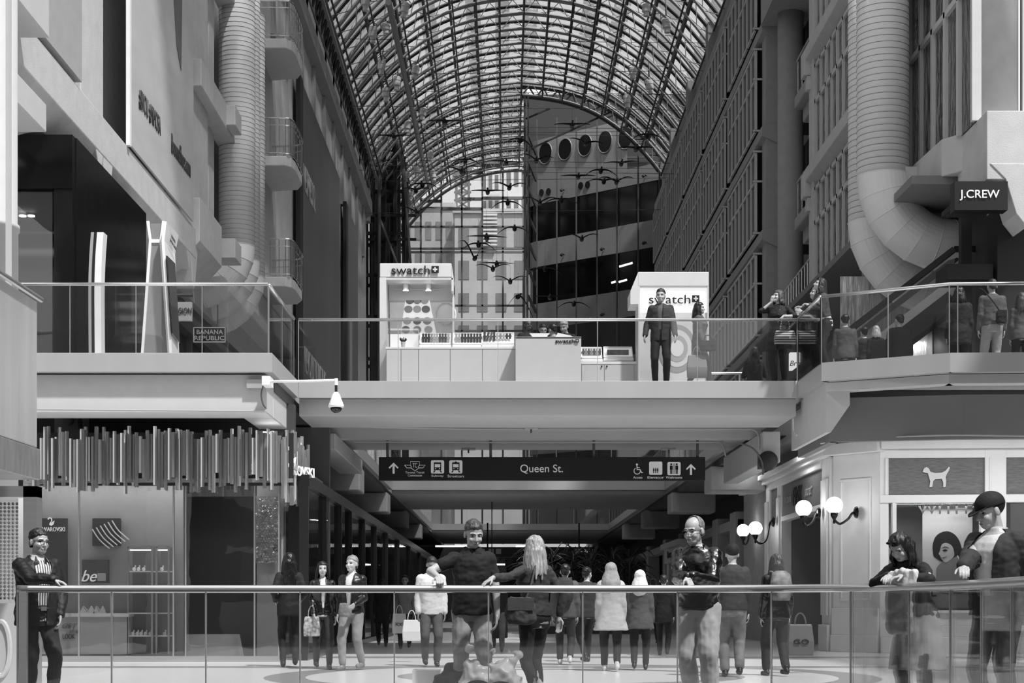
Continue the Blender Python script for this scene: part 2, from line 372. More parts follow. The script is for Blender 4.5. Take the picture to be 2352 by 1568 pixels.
# poster with a portrait in the window
def fp(u, z, out): q = fb+d_*u+n_*out; return Vector((q.x, q.y, z))
po = thing('window_poster', fp(1.45, .9, -.5), 'tall pale poster of a dark-haired woman looking over her shoulder', 'poster')
f1 = MB(); f1.prism([fp(.95, .9, -.5), fp(1.95, .9, -.5), fp(1.95, 3.0, -.5), fp(.95, 3.0, -.5)], -n_*.03); f1.build('sheet', mat('poster_grey', 200, .5), po)
def pshape(nm, pts, g_, out, cu=1.42, cz=2.05, sc=.9):
    q = MB(); sp_ = smoothpts([(a, c, 0) for a, c in pts+pts[:1]], 4)[:-1]; q.prism([fp(cu+p_.x*sc, cz+p_.y*sc, out) for p_ in sp_], -n_*.006); q.build(nm, mat('poster_tone_%d' % g_, g_, .5), po)
pshape('hair', [(-.28, -.1), (-.3, .15), (-.22, .36), (-.05, .46), (.12, .44), (.27, .3), (.36, .05), (.42, -.25), (.33, -.2), (.2, -.15), (.1, -.2), (-.1, -.22)], 18, -.490)
pshape('shoulders', [(-.05, -.2), (.12, -.16), (.25, -.1), (.3, -.2), (.42, -.3), (.45, -.9), (-.2, -.9), (-.22, -.55), (-.2, -.35)], 125, -.482)
pshape('face', [(-.14, .02), (-.1, .16), (0, .2), (.12, .14), (.17, .02), (.17, -.1), (.08, -.19), (-.02, -.24), (-.1, -.17), (-.14, -.08), (-.17, -.05)], 175, -.474)
pshape('eye', [(-.09, .03), (-.03, .06), (.03, .03), (-.03, .01)], 25, -.466); pshape('eyebrow', [(-.1, .09), (-.02, .12), (.06, .08), (-.02, .1)], 25, -.466)
pshape('lips', [(-.11, -.13), (-.04, -.12), (.01, -.1), (-.05, -.15)], 90, -.466); pshape('strap', [(.24, -.1), (.27, -.1), (.4, -.4), (.38, -.42)], 215, -.466)
text('IPHONE', INK, fp(.75, 1.28, -.35), .9, .3, po, rz=ANG)
text('WITH', mat('dark_grey_print', 70, .5), fp(1.3, 2.92, -.3), 1.0, .22, po, rz=ANG)
# ---------------- right corridor beyond the brick pier
f1 = MB()
for y in (46, 50, 54.5, 60, 66, 74): f1.box(6.75, 7.3, y, y+1.1, 0, 3.7)
f1.box(6.8, 7.2, 46, 95, 3.2, 3.5); S(f1.build('wall_corridor_right', CONCD, bevel=.03))
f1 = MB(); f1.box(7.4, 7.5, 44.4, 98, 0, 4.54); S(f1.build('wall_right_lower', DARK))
f1 = MB(); f1.box(6.35, 6.9, 56.2, 57.0, 0, 3.3); f1.box(6.35, 6.9, 60.8, 61.6, 0, 3.3); f1.box(6.3, 6.95, 56, 62, 2.55, 3.1); f1.box(6.15, 6.95, 55.9, 62.1, 3.1, 3.3); S(f1.build('wall_shop_right_far', TRIMW))
o = box('hanging_shop_sign', TRIMW, 6.22, 6.3, 57.6, 60.2, 2.65, 3.05); tag(o, 'small pale shop sign with dark letters over a far doorway on the right', 'sign')
text('Browns', INK, (6.2, 58.9, 2.85), 2.0, .28, o, rz=-PI/2)

# ================================================================ UPPER LEFT
# side wall behind piers
box('wall_left', CONC, -9.2, -8.7, 22, 107, 9.4, 27.5, kind='structure')
f1 = MB()   # beam ledge at the third level with sloped underside and scallops
for (y0, y1) in ((22, 39.8),):
    f1.prism([(-7.85, y0, 10.5), (-8.7, y0, 10.5), (-8.7, y0, 9.2), (-8.2, y0, 9.35), (-7.85, y0, 9.75)], (0, y1-y0, 0))
f1.prism([(-7.75, 39.8, 11.3), (-9.2, 39.8, 11.3), (-9.2, 39.8, 9.5), (-8.3, 39.8, 9.6), (-7.75, 39.8, 10.2)], (0, 3.1, 0))
f1.prism([(-7.8, 48.2, 10.9), (-9.2, 48.2, 10.9), (-9.2, 48.2, 10.1), (-7.8, 48.2, 10.1)], (0, 58, 0))
def scallop(mb, xf, y, z, s=1, w=.5, h=1.2, dirx=-1):
    pts = [(y, z), (y+s*1.7, z), (y+s*1.7, z-h*.25), (y+s*1.35, z-h*.32), (y+s*1.05, z-h*.95), (y+s*.95, z-h), (y+s*.78, z-h*.9), (y+s*.62, z-h*.45), (y+s*.4, z-h*.75), (y, z-h*.35)]
    mb.prism([(xf, a, c) for a, c in pts], (dirx*w, 0, 0))
for y in (30.0, 38.6): scallop(f1, -7.86, y, 10.4, 1.1, .9, 1.45)
S(f1.build('trim_15', CONC, bevel=.02))
# upper wall between 50 and 90 standing forward
f1 = MB(); f1.box(-8.69, WL, 50.2, 88, 10.95, 26.2)
S(f1.build('wall_left_far', mat('far_wall_concrete', 195, .8, var=.06)))
f1 = MB()
for z in (22.6,): f1.prism([(WL, 40, z), (WL+.35, 40, z+.2), (WL+.35, 40, z+.9), (WL, 40, z+1.1)], (0, 48, 0))
for k in range(10): f1.box(WL, WL+.12, 52+k*3.7, 52.5+k*3.7, 19.9, 22.6)
f1.box(WL, WL+.3, 40, 106, 25.9, 26.4)
S(f1.build('trim_16', CONCD))
# piers and recesses near
f1 = MB()
for y0, y1, xf in ((29.2, 30.2, -7.9), (30.2, 31.6, -8.1), (40.0, 42.2, -8.0), (43.4, 44.2, -8.2)): f1.box(-8.69, xf, y0, y1, 10.52, 22)
f1.box(-8.3, -7.75, 40, 48.2, 14.2, 14.9); f1.box(-8.3, -7.75, 40, 48.2, 18.2, 18.9)
f1.box(-8.6, -7.5, 43.6, 44.6, 14.3, 14.85); f1.box(-8.6, -7.5, 43.6, 44.6, 10.6, 11.15)
S(f1.build('trim_17', CONC, bevel=.02))
o = box('wall_panel', mat('grey_panel', 165, .6, var=.05), -7.95, -7.8, 22, 28.9, 10.6, 24); S(o)
# banner with slanted brand text
bn = thing('shoe_banner', (-7.8, 36, 10.55), 'tall pale wall banner printed with hashtags and a web address', 'banner')
box('sheet', mat('banner_print', 185, .6, var=.08, scale=.6, stretch=(1, 1, 3)), -7.85, -7.8, 32.65, 39.25, 10.55, 23, bn)
box('edge_strip', WHITE, -7.86, -7.78, 32.5, 32.64, 10.5, 23, bn)
GB = mat('banner_ink', 60, .6)
text('#BYOU #MIMOSA', GB, (-7.79, 34.4, 11.75), 2.1, .46, bn, rz=PI/2)
text('BrownsShoes.com', GB, (-7.79, 37.7, 11.75), 2.2, .46, bn, rz=PI/2)
for pts in ([(34.2, 17.2), (34.5, 15.8), (34.8, 16.2), (34.9, 14.9), (35.6, 15.9), (36.1, 17.6), (35.2, 16.6), (34.7, 17.4)], [(36.6, 18.2), (36.8, 15.4), (37.2, 14.2), (37.7, 13.8), (37.8, 15.5), (38.3, 18.4), (37.5, 17.2)], [(33.2, 17.5), (33.6, 16.6), (33.8, 17.6)]):
    f1 = MB(); f1.prism([(-7.795, a, c) for a, c in pts], (.01, 0, 0)); f1.build('printed_drip', mat('banner_shape_grey', 105, .6), bn)
# big dark banners
def dark_banner(y0, y1, z0, z1, label, lines):
    o = thing('dark_banner', (-7.6, (y0+y1)/2, z0), label, 'banner')
    box('sheet', mat('dark_banner_print', 66, .45, var=.3, scale=.5, stretch=(1, 1, .15)), -7.62, -7.55, y0, y1, z0, z1, o)
    box('frame', BLK, -7.66, -7.5, y0-.9, y0-.05, z0, z1, o); box('wall_mount', BLK, -7.8, -7.62, y0+.3, y1-.3, 12, 12.3, o)
    for s_, yc, zc, ww, hh in lines: text(s_, mat('faded_banner_ink', 175, .6), (-7.54, yc, zc), ww, hh, o, rz=PI/2)
    return o
dark_banner(58.3, 71.6, 6.3, 20.4, 'large dark hanging banner with tall faded capitals beside the balconies', [('NESPRESSO.', 60.5, 17.0, 3.6, 1.0), ('REVOLUTIONIZING', 62.5, 10.2, 7.0, 1.0), ('NATURAL FORMED', 63.2, 8.6, 7.4, 1.0), ('COFFEE', 61.3, 7.0, 4.0, 1.0)])
dark_banner(75, 80.5, 6.3, 20.0, 'narrow dark wall banner, the farther of the two on the left', [])
# near-left ledges / soffit beams
f1 = MB(); f1.box(-9.5, -7.3, 22.0, 25.1, 10.05, 10.75); f1.box(-9.5, -7.55, 22, 25.8, 8.75, 9.2); S(f1.build('trim_18', PLAS, bevel=.01))
# black glossy shop at left gallery
bs = MB(); bs.box(-12, -7.62, 27.6, 27.8, 8.3, 9.25); bs.box(-7.8, -7.6, 27.81, 33.2, UF, 9.25); bs.box(-7.95, -7.62, 27.62, 27.8, UF, 8.3); bs.box(-12, -8.2, 31, 31.1, UF, 8.3)
S(bs.build('wall_black_shop', BLACK))
f1 = MB(); f1.box(-12, -8.0, 27.7, 27.72, UF, 8.3); S(f1.build('window_3', SHOPG))
f1 = MB()
for (px, py) in ((92, 484), (52, 497), (72, 497)): f1.lathe(P(px, py, 29.5), [(.07, 0), (.07, .02)], 12)
o = f1.build('ceiling_downlight', EMIT); tag(o, 'cluster of three round ceiling downlights inside the black shop', 'light')
box('ceiling_black_shop', DARK, -12, -8.0, 27.85, 31, 8.35, 8.5, kind='structure')
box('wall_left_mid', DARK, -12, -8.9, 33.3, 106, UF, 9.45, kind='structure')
f1 = MB(); f1.box(-8.88, -8.6, 34, 50, 8.4, 8.9); 
for k in range(9): f1.box(-8.85, -8.7, 34+k*1.9, 34.12+k*1.9, UF, 8.4)
S(f1.build('trim_19', mat('shop_frame', 75, .4)))
# shop arch sign (rows of small blocks)
o = thing('arch_canopy', (-8.4, 35.5, 7.6), 'small pale stepped arch canopy over a dark upper shop door', 'canopy')
f1 = MB()
for k in range(12):
    a = PI*.5*k/11; y = 34.2+2.4*math.sin(a); z = 7.15+1.1*math.cos(a); f1.box(-8.6, -8.0, y, y+.18, z, z+.5)
f1.build('fin', mat('arch_fin', 110, .6), o)
f1 = MB(); f1.tube(smoothpts([(-8.0, 34.3, 7.9), (-8.0, 35.2, 7.75), (-8.0, 36.2, 7.1), (-8.0, 36.6, 6.3)], 5), .16, 8); f1.build('arch_band', mat('arch_band', 170, .6), o)
# curved ducts ---------------------------------------------------------------
def duct(x, y, r, ztop, zel, R, sgn, label, bracket):
    o = thing('air_duct', (x, y, zel-R), label, 'duct', )
    mb = MB(); mb.lathe((x, y, 0), [(r, zel), (r, ztop)], 40); e = mb.build('riser', DUCT, o)
    for p in e.data.polygons: p.use_smooth = abs(p.normal.z) < .3
    mb = MB(); z = zel
    while z < ztop: mb.lathe((x, y, z), [(r-.01, 0), (r+.007, .004), (r+.007, .010), (r-.01, .014)], 40); z += .135
    mb.build('riser_seam', mat('duct_seam', 120, .6), o)
    n = 6; pts = []
    for k in range(n+1):
        a = (PI/2)*k/n; pts.append(Vector((x+sgn*R*(1-math.cos(a)), y, zel-R*math.sin(a))))
    mb = MB(); rings = []
    for k, p in enumerate(pts):
        a = (PI/2)*k/n; d = Vector((math.cos(a)*sgn, 0, math.sin(a)))  # radial
        rings.append([mb.bm.verts.new(p+(d*math.cos(2*PI*j/36)+Vector((0, 1, 0))*math.sin(2*PI*j/36))*(r+.006)) for j in range(36)])
    for a_, b_ in zip(rings, rings[1:]):
        for j in range(36): mb.bm.faces.new((a_[j], a_[(j+1) % 36], b_[(j+1) % 36], b_[j]))
    e = mb.build('elbow', DUCT, o)
    for p in e.data.polygons: p.use_smooth = False
    mb = MB()
    for k, p in enumerate(pts):   # raised seams
        a = (PI/2)*k/n; d = Vector((math.cos(a)*sgn, 0, math.sin(a)))
        c = [p+(d*math.cos(2*PI*j/36)+Vector((0, 1, 0))*math.sin(2*PI*j/36))*(r+.008) for j in range(37)]
        mb.tube(c, .009, 4)
    mb.build('elbow_seam', DUCT, o)
    mb = MB(); xe = x+sgn*R; z = zel-R
    mb.lathe((xe, y, z), [(r, 0), (r, sgn*.2), (r+.05, sgn*.2), (r+.05, sgn*.26), (r, sgn*.26), (r, sgn*.45)], 36, 'X'); mb.build('flange', DUCT, o, smooth=False)
    return o
duct(8.1, 33.6, .55, 17, 10.15, 1.5, 1, 'fat ribbed white air duct elbowing right under the ledge, the nearer right one', None)
duct(8.22, 35.0, .55, 17, 9.5, 1.5, 1, 'ribbed white air duct half hidden behind the nearer right duct', None)
duct(-7.78, 45.5, .52, 19, 11.35, 1.3, -1, 'ribbed white air duct elbowing left, front one of the left three', None)
duct(-7.85, 46.85, .52, 19, 11.2, 1.3, -1, 'ribbed white air duct second in line behind the left front duct', None)
duct(-7.9, 48.15, .52, 19, 11.0, 1.3, -1, 'ribbed white air duct rearmost of the left three', None)
# left balconies
for i, (zb, lab) in enumerate(((UF+5.9, 'lowest'), (UF+9.7, 'middle'), (UF+13.4, 'topmost'))):
    o = thing('balcony', (-7.4, 50.5, zb), 'rounded white balcony with curved railing on the left wall, %s of three' % lab, 'balcony')
    pts = [(-7.85, 49.3), (-6.9, 49.3), (-6.75, 49.5), (-6.68, 49.9), (-6.68, 51.6), (-6.9, 52.2), (-7.85, 52.4)]
    f1 = MB(); f1.prism([(a, c, zb) for a, c in pts], (0, 0, .32)); f1.build('slab', CONC, o, bevel=.03)
    rl = smoothpts([(a, c, zb+1.5) for a, c in pts], 4); f1 = MB(); f1.tube(rl, .03, 6); f1.tube([p-Vector((0, 0, .22)) for p in rl], .018, 5); f1.tube([p-Vector((0, 0, 1.1)) for p in rl], .018, 5); f1.build('handrail', CHROME, o)
    f1 = MB()
    for p in rl[::1]: f1.tube([p, p-Vector((0, 0, 1.15))], .012, 4)
    f1.build('baluster', CHROME, o)

# ================================================================ UPPER RIGHT
# far facade bays
LV = [5.3, 8.85, 12.35, 15.85, 19.35, 22.85]
f1 = MB()
for z in LV: f1.prism([(WR+.3, 52.8, z+1.0-.35), (WR-.25, 52.8, z+1.0-.1), (WR-.25, 52.8, z+1.0+.22), (WR+.3, 52.8, z+1.0+.3)], (0, 38, 0))
S(f1.build('trim_20', CONCD, bevel=.01))
bays = [52.9, 60.4, 68.0, 75.6, 83.2, 90.8]
for i, y in enumerate(bays[:-1]): S(box('trim_%d' % (21+i), CONCD, WR-.1, WR+.4, y, y+.75, 5, 26.2))
wn = 10
for i in range(5):
    for j in range(5):
        y0 = bays[i]+.8; y1 = bays[i+1]-.05; z0 = LV[j]+1.3; z1 = LV[j+1]+.65
        w_ = S(thing('window_%d' % wn, (WR, y0, z0))); wn += 1
        f1 = MB(); n = 7
        for k in range(n+1):
            yy = y0+(y1-y0-.1)*k/n; f1.box(WR-.34, WR-.26, yy, yy+.1, z0, z1)
        f1.box(WR-.33, WR-.26, y0, y1, z0, z0+.08); f1.box(WR-.33, WR-.26, y0, y1, z1-.08, z1); f1.box(WR-.33, WR-.26, y0, y1, z0+(z1-z0)*.62, z0+(z1-z0)*.62+.08)
        f1.box(WR-.4, WR+.3, y0-.02, y0+.06, z0, z0+.06); f1.box(WR-.4, WR+.3, y0-.02, y0+.06, z1-.06, z1); f1.box(WR-.4, WR+.3, y0-.02, y0+.06, z0+(z1-z0)*.62, z0+(z1-z0)*.62+.06)
        f1.build('window_frame', FRAME, w_)
        f1 = MB(); f1.box(WR-.28, WR+.3, y0+.03, y1, z0+.05, z1-.05); f1.build('glass', WINDARK, w_)
box('wall_right', CONCD, WR+.32, WR+.8, 52.8, 106, 4, 26.2, kind='structure')
# recess with column and balconies, 45..53
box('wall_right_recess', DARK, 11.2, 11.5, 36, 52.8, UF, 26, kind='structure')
mb = MB(); mb.lathe((9.4, 51.6, 0), [(.42, UF), (.42, 20.4)], 28); S(mb.build('column', CONCD, smooth=True))
f1 = MB(); f1.box(WR-.3, 11.2, 45.4, 52.7, 20.4, 21.6); f1.box(9.4, 11.2, 45.4, 52.7, 26, 26.3); S(f1.build('trim_30', CONCD))
for i, (z, lab) in enumerate(((8.9, 'lowest'), (12.95, 'middle'), (16.85, 'topmost'))):
    if i == 0: continue
    o = thing('balcony', (10.2, 47.5, z), 'square concrete balcony beside the round column, %s' % ('lower' if i == 1 else 'upper'), 'balcony')
    f1 = MB(); f1.prism([(9.3, 46.5, z), (11.2, 46.5, z), (11.2, 50.4, z), (9.3, 50.4, z)], (0, 0, .4)); f1.prism([(9.55, 46.7, z-.45), (11.2, 46.7, z-.45), (11.2, 50.3, z-.45), (9.55, 50.3, z-.45)], (0, 0, .45)); f1.build('slab', CONCD, o, bevel=.05)
    f1 = MB(); f1.tube([(11.2, 46.6, z+1.6), (9.6, 46.6, z+1.6), (9.4, 46.7, z+1.5), (9.35, 47, z+1.5), (9.35, 50.2, z+1.5)], .035, 8)
    for y in (46.62, 47.5, 48.5, 49.5, 50.2): f1.tube([(9.38, y, z+.4), (9.38, y, z+1.5)], .025, 6)
    f1.tube([(10.0, 46.6, z+.2), (10.0, 46.6, z+1.6)], .03, 6); f1.build('railing', CHROME, o)
    f1 = MB(); f1.box(9.9, 9.95, 49.5, 52, z+.4, z+3.2); f1.build('door_glass', WINDARK, o)
f1 = MB()
for z in (9.4, 13.4, 17.3):
    f1.box(11.1, 11.19, 45.6, 45.7, z, z+3.3); f1.box(9.9, 11.19, 52.6, 52.79, z, z+3.3)
S(f1.build('trim_31', FRAME))
# stair railing rising behind the kiosk wall at x~1840
o = thing('stair_railing', (9.6, 49, UF), 'slim grey stair railing rising to the right beside the round column', 'railing')
f1 = MB(); a, c = P(1800, 672, 51), P(1868, 584, 46); f1.tube([a, c, c+Vector((.2, 0, -.0))], .04, 6); f1.tube([a-Vector((0, 0, .9)), c-Vector((0, 0, .9))], .03, 6)
f1.build('handrail', CHROME, o); f1 = MB()
for k in range(12): q = a.lerp(c, k/11); f1.tube([q, q-Vector((0, 0, 1.6))], .016, 5)
f1.build('baluster', CHROME, o)
# near right facade 30..45 with tall wavy windows
NL = [9.0+.9, 13.3, 16.8, 20.3]
f1 = MB()
for z in NL: f1.prism([(WR+.3, 35.9, z-.4), (WR-.25, 35.9, z-.15), (WR-.25, 35.9, z+.2), (WR+.3, 35.9, z+.28)], (0, 9.6, 0))
f1.box(WR-.1, WR+.5, 44.8, 45.4, 9.5, 22)
for z in NL[:4]: f1.box(WR-.3, WR+.4, 45.1, 45.6, z-.6, z+.1); f1.box(WR-.2, WR+.3, 45.15, 45.45, z-1.0, z-.6)
S(f1.build('trim_32', CONC, bevel=.02))
for j in range(3):
    z0, z1 = NL[j]+.28, NL[j+1]-.42
    w_ = S(thing('window_%d' % wn, (WR, 36, z0))); wn += 1
    f1 = MB()
    for k in range(13): yy = 35.9+k*.73; f1.box(WR-.06, WR+.1, yy, yy+.13, z0, z1)
    f1.box(WR-.06, WR+.1, 35.9, 44.8, z0+(z1-z0)*.6, z0+(z1-z0)*.6+.12); f1.box(WR-.06, WR+.1, 35.9, 44.8, z0, z0+.1); f1.box(WR-.06, WR+.1, 35.9, 44.8, z1-.1, z1); f1.build('window_frame', FRAME, w_)
    f1 = MB(); f1.box(WR, WR+.05, 35.95, 44.75, z0+.02, z1-.02); f1.build('glass', WAVY, w_)
for j in range(2):
    z0, z1 = (10.3, 14.6) if j == 0 else (15.6, 20)
    w_ = S(thing('window_%d' % wn, (WR+.2, 32, z0))); wn += 1
    f1 = MB()
    for k in range(7): yy = 30.2+k*.95; f1.box(WR+.1, WR+.28, yy, yy+.12, z0, z1)
    f1.box(WR+.1, WR+.28, 30.2, 35.8, z0+2.7, z0+2.82); f1.box(WR+.28, WR+.9, 30.2, 30.3, z0+2.7, z0+2.82); f1.build('window_frame', FRAME, w_)
    f1 = MB(); f1.box(WR+.18, WR+.22, 30.25, 35.8, z0, z1); f1.build('glass', WAVY, w_)
f1 = MB()   # near ledge with bracket and sloping face
f1.prism([(WR+.9, 30.2, 10.35), (WR-.1, 31.6, 10.35), (WR-.3, 35.9, 10.35), (WR-.3, 35.9, 9.5), (WR-.1, 31.6, 9.5), (WR+.9, 30.2, 9.3)][:3]+[(WR+.9, 35.9, 10.35)], (0, 0, -.75))
f1.box(WR+.2, 16, 29.6, 31.5, 9.0, 10.3); f1.box(WR-1.0, WR+.2, 33.2, 34.2, 9.75, 10.25); f1.box(WR-1.0, WR+.4, 33.2, 34.2, 14.2, 14.75)
f1.prism([(WR+.25, 29.58, 9.3), (WR+.55, 29.58, 9.0), (WR+.75, 29.58, 8.35), (WR+.95, 29.58, 8.1), (WR+1.15, 29.58, 8.3), (WR+1.5, 29.58, 8.75), (WR+3, 29.58, 8.95), (WR+3, 29.58, 9.3)], (0, 1.5, 0))
f1.box(WR-.2, WR+.6, 30.5, 36, 14.75, 15.4)
S(f1.build('trim_33', CONC, bevel=.015))
mb = MB(); mb.lathe((9.55, 30.6, 0), [(.45, 10.3), (.45, 20)], 28); mb.lathe((9.1, 38.5, 0), [(.33, UF), (.33, 9.4)], 24); S(mb.build('column', CONC, smooth=True))
w_ = S(thing('window_%d' % wn, (10.6, 30.4, 10.3))); wn += 1
f1 = MB(); f1.box(10.02, 10.1, 30.35, 30.5, 10.3, 18); f1.box(10.1, 12, 30.35, 30.5, 14.0, 14.1); f1.build('window_frame', FRAME, w_)
f1 = MB()
for k in range(60): f1.box(10.1, 12, 30.42, 30.46, 10.35+k*.12, 10.42+k*.12)
f1.build('blind', mat('blind_slats', 150, .5), w_); box('glass', WINDARK, 10.1, 12, 30.6, 30.64, 10.3, 18, w_)
# shop level on the right gallery
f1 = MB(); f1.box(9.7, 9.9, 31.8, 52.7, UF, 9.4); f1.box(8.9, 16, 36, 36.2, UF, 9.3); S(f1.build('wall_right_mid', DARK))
f1 = MB(); f1.box(9.0, 9.2, 30.9, 31.1, UF, 8.9); f1.box(9.55, 16, 30.4, 30.6, UF, 9.0); f1.box(9.55, 9.7, 30.6, 31.8, UF, 9.4); f1.box(8.6, 9.5, 30.5, 31.3, 7.3, 7.6)
S(f1.build('wall_jewel', BLK))
box('ceiling_right_mid', mat('soffit_grey', 120, .7), 8.2, 16, 31.6, 52.7, 9.45, 9.62, kind='structure')
o = thing('shop_sign_box', (8.75, 29.2, 8.0), 'black box sign with white serif capitals under the right ledge', 'sign')
box('sign_body', mat('sign_black', 14, .4), X(2193, 29.2), X(2315, 29.2), 29.2, 29.5, Z(482, 29.2), Z(416, 29.2), o)
box('bracket', BLK, X(2200, 29.4), X(2300, 29.4), 29.45, 30.5, 8.5, 8.6, o)
text('J.CREW', WINK, P(2250, 448, 29.18), 91*29.2/F, 24*29.2/F, o)
# glass wall behind the escalator; pale streaky base colour stands in for reflections
for i, (x0, x1, yy) in enumerate(((7.6, 8.75, 35.5), (8.78, 9.68, 35.5))):
    S(box('window_%d' % wn, mat('reflection_toned_glass', 190, .2, metal=.4, var=.5, scale=3, bump=.7, bscale=4, stretch=(3, 1, .5)), x0, x1, yy, yy+.04, UF, 8.4)); wn += 1
# escalator
o = thing('escalator', (7.5, 30.5, UF), 'dark escalator climbing to the right behind the right glass railing', 'escalator')
a, c = P(1762, 905, 33.6), P(2192, 572, 32.2)
dirv = (c-a); 
for nm, dz, ww, hh, m_ in (('handrail', 0, .08, .12, BLK), ('skirt', -.75, .1, .3, STEEL), ('truss', -1.05, .5, .35, BLK)):
    f1 = MB(); f1.bar(a+Vector((0, 0, dz)), c+Vector((0, 0, dz)), ww, hh)
    if nm == 'handrail': f1.bar(c, c+Vector((1.0, 0, 0)), ww, hh)
    f1.build(nm, m_, o)
f1 = MB(); f1.prism([a-Vector((0, 0, .05)), c-Vector((0, 0, .05)), c-Vector((0, 0, .62)), a-Vector((0, 0, .62))], (0, .015, 0)); f1.build('balustrade_glass', SHOPG, o)
f1 = MB(); a2, c2 = a+Vector((.35, 1.0, .05)), c+Vector((.35, 1.0, .05)); f1.bar(a2, c2, .08, .12); f1.build('handrail', BLK, o)

# ================================================================ the hall on the camera's side (reflected in the glass)
S(box('floor_near', mat('near_floor', 150, .4), -9.5, 10, -40, 6, -.95, -.6)); S(box('wall_near_left', GREY, -9.9, -9.6, -40, 21, -.6, 24)); S(box('wall_near_right', GREY, 10.4, 10.7, -40, 24, -.6, 12))
S(box('wall_near_end', mat('end_grey', 90, .6), -9.5, 10.3, -40.5, -40, -.6, 24))
mb = MB()
for z in (4.7, 9.6): mb.box(-9.6, -7.6, -39.9, 8, z, z+.4); mb.box(8.4, 10.4, -39.9, 8, z, z+.4); mb.box(-7.6, 8.4, -39.9, -36, z, z+.4)
S(mb.build('trim_70', PLAS))
# added area lamps, no fixtures: brighten the window display, shopfronts and interiors
def area(name, loc, sx_, sy_, e, rot=(0, 0, 0)):
    l = bpy.data.lights.new(name, 'AREA'); l.shape = 'RECTANGLE'; l.size = sx_; l.size_y = sy_; l.energy = e; q = bpy.data.objects.new(name, l); COL.objects.link(q); q.location = loc; q.rotation_euler = rot; return q
area('display_fill', fp(1.1, 2.98, -.25), 1.6, .15, 18, (math.radians(-12), 0, ANG))
area('crystal_shop_fill', (-6.3, 27.2, 3.22), 4, .3, 32)
area('crystal_shop_fill', (-4.2, 28.4, 3.2), .8, .8, 8)
for xx in (7.6, 9.4, 11.2): area('soffit_fill', (xx, 29.2, 4.5), .35, .35, 55)
area('soffit_fill', (6.1, 34.5, 4.5), .3, .3, 20); area('soffit_fill', (6.1, 40.5, 4.5), .3, .3, 14)
for yy in (42., 52., 66.): area('corridor_light', (.8, yy, 4.1 if 51 < yy < 61 else 4.5), .6, .3, 14)
area('shop_light', (9.6, 33.5, 8.9), 1.5, .5, 20); area('black_shop_light', (-9.6, 29.4, 8.3), 1.2, .5, 5)

area('glass_wall_fill', (9.0, 35.0, 6.9), 1.2, .3, 14, (math.radians(25), 0, 0))  # added unseen lamp that brightens the glass wall behind the escalator
S(box('wall_recess_end', DARK, 9.2, 11.5, 52.82, 53.0, UF, 26))
# ================================================================ GLASS VAULT
XC, HW, ZS = .95, 8.75, 26.3; RISE = .53*HW; RA = 1.2*HW
def vault(u, off=0.):
    au = abs(u); z = ZS+RISE*(1-au**2.6)+(.25*(1-au)**3); sl = RISE*2.6*au**1.6/HW; L_ = math.sqrt(1+sl*sl)
    return XC+u*HW-math.copysign(sl/L_, u)*off, z-off/L_
ceil = S(thing('ceiling', (XC, 84, ZS)))
NU = 24
def sheet(y0, y1, u0, u1):
    mb = MB(); us = [u0+(u1-u0)*k/NU for k in range(NU+1)]
    for a, c in zip(us, us[1:]):
        (xa, za), (xb, zb) = vault(a, -.05), vault(c, -.05); mb.poly([(xa, y0, za), (xb, y0, zb), (xb, y1, zb), (xa, y1, za)])
    return mb
sheet(27, 91, -1, 1).build('roof_pane', ROOFG, ceil); sheet(91, 106, -1, .04).build('roof_pane', ROOFG, ceil)
y = 27.75; k = 0
while y < 106:
    u1 = 1. if y < 91.2 else .03
    us = [-1+(u1+1)*i/30 for i in range(31)]
    mb = MB()
    if k % 2 == 0:      # truss rib: inner chord, outer chord, web
        mb.tube([(vault(u, .75)[0], y, vault(u, .75)[1]) for u in us], .065, 6)
        mb.tube([(vault(u, .02)[0], y, vault(u, .02)[1]) for u in us], .07, 4)
        for i in range(30):
            a, c = vault(us[i], .75 if i % 2 else .05), vault(us[i+1], .05 if i % 2 else .75); mb.tube([(a[0], y, a[1]), (c[0], y, c[1])], .022, 4, cap=False)
        for i in range(0, 30, 4):   # zigzag towards the next rib
            a, c = vault(us[i], .75), vault(us[min(i+2, 30)], .05); mb.tube([(a[0], y, a[1]), (c[0], y+1.05, c[1])], .018, 4, cap=False)
            a = vault(us[min(i+4, 30)], .75); mb.tube([(c[0], y+1.05, c[1]), (a[0], y, a[1])], .018, 4, cap=False)
        mb.build('truss_rib', ROOFW, ceil)
    else:
        mb.tube([(vault(u, 0)[0], y, vault(u, 0)[1]) for u in us], .09, 4); mb.build('glazing_rib', ROOFD, ceil)
    y += 1.05; k += 1
for i in range(15):
    u = -1+2*i/14; y1 = 106 if u < .05 else 91
    mb = MB(); x0, z0 = vault(u, .3)
    mb.bar((x0, 27, z0), (x0, y1, z0), .11, .34); x0, z0 = vault(u, .8); mb.bar((x0, 27, z0), (x0, y1, z0), .07, .07)
    mb.build('purlin', ROOFD, ceil)
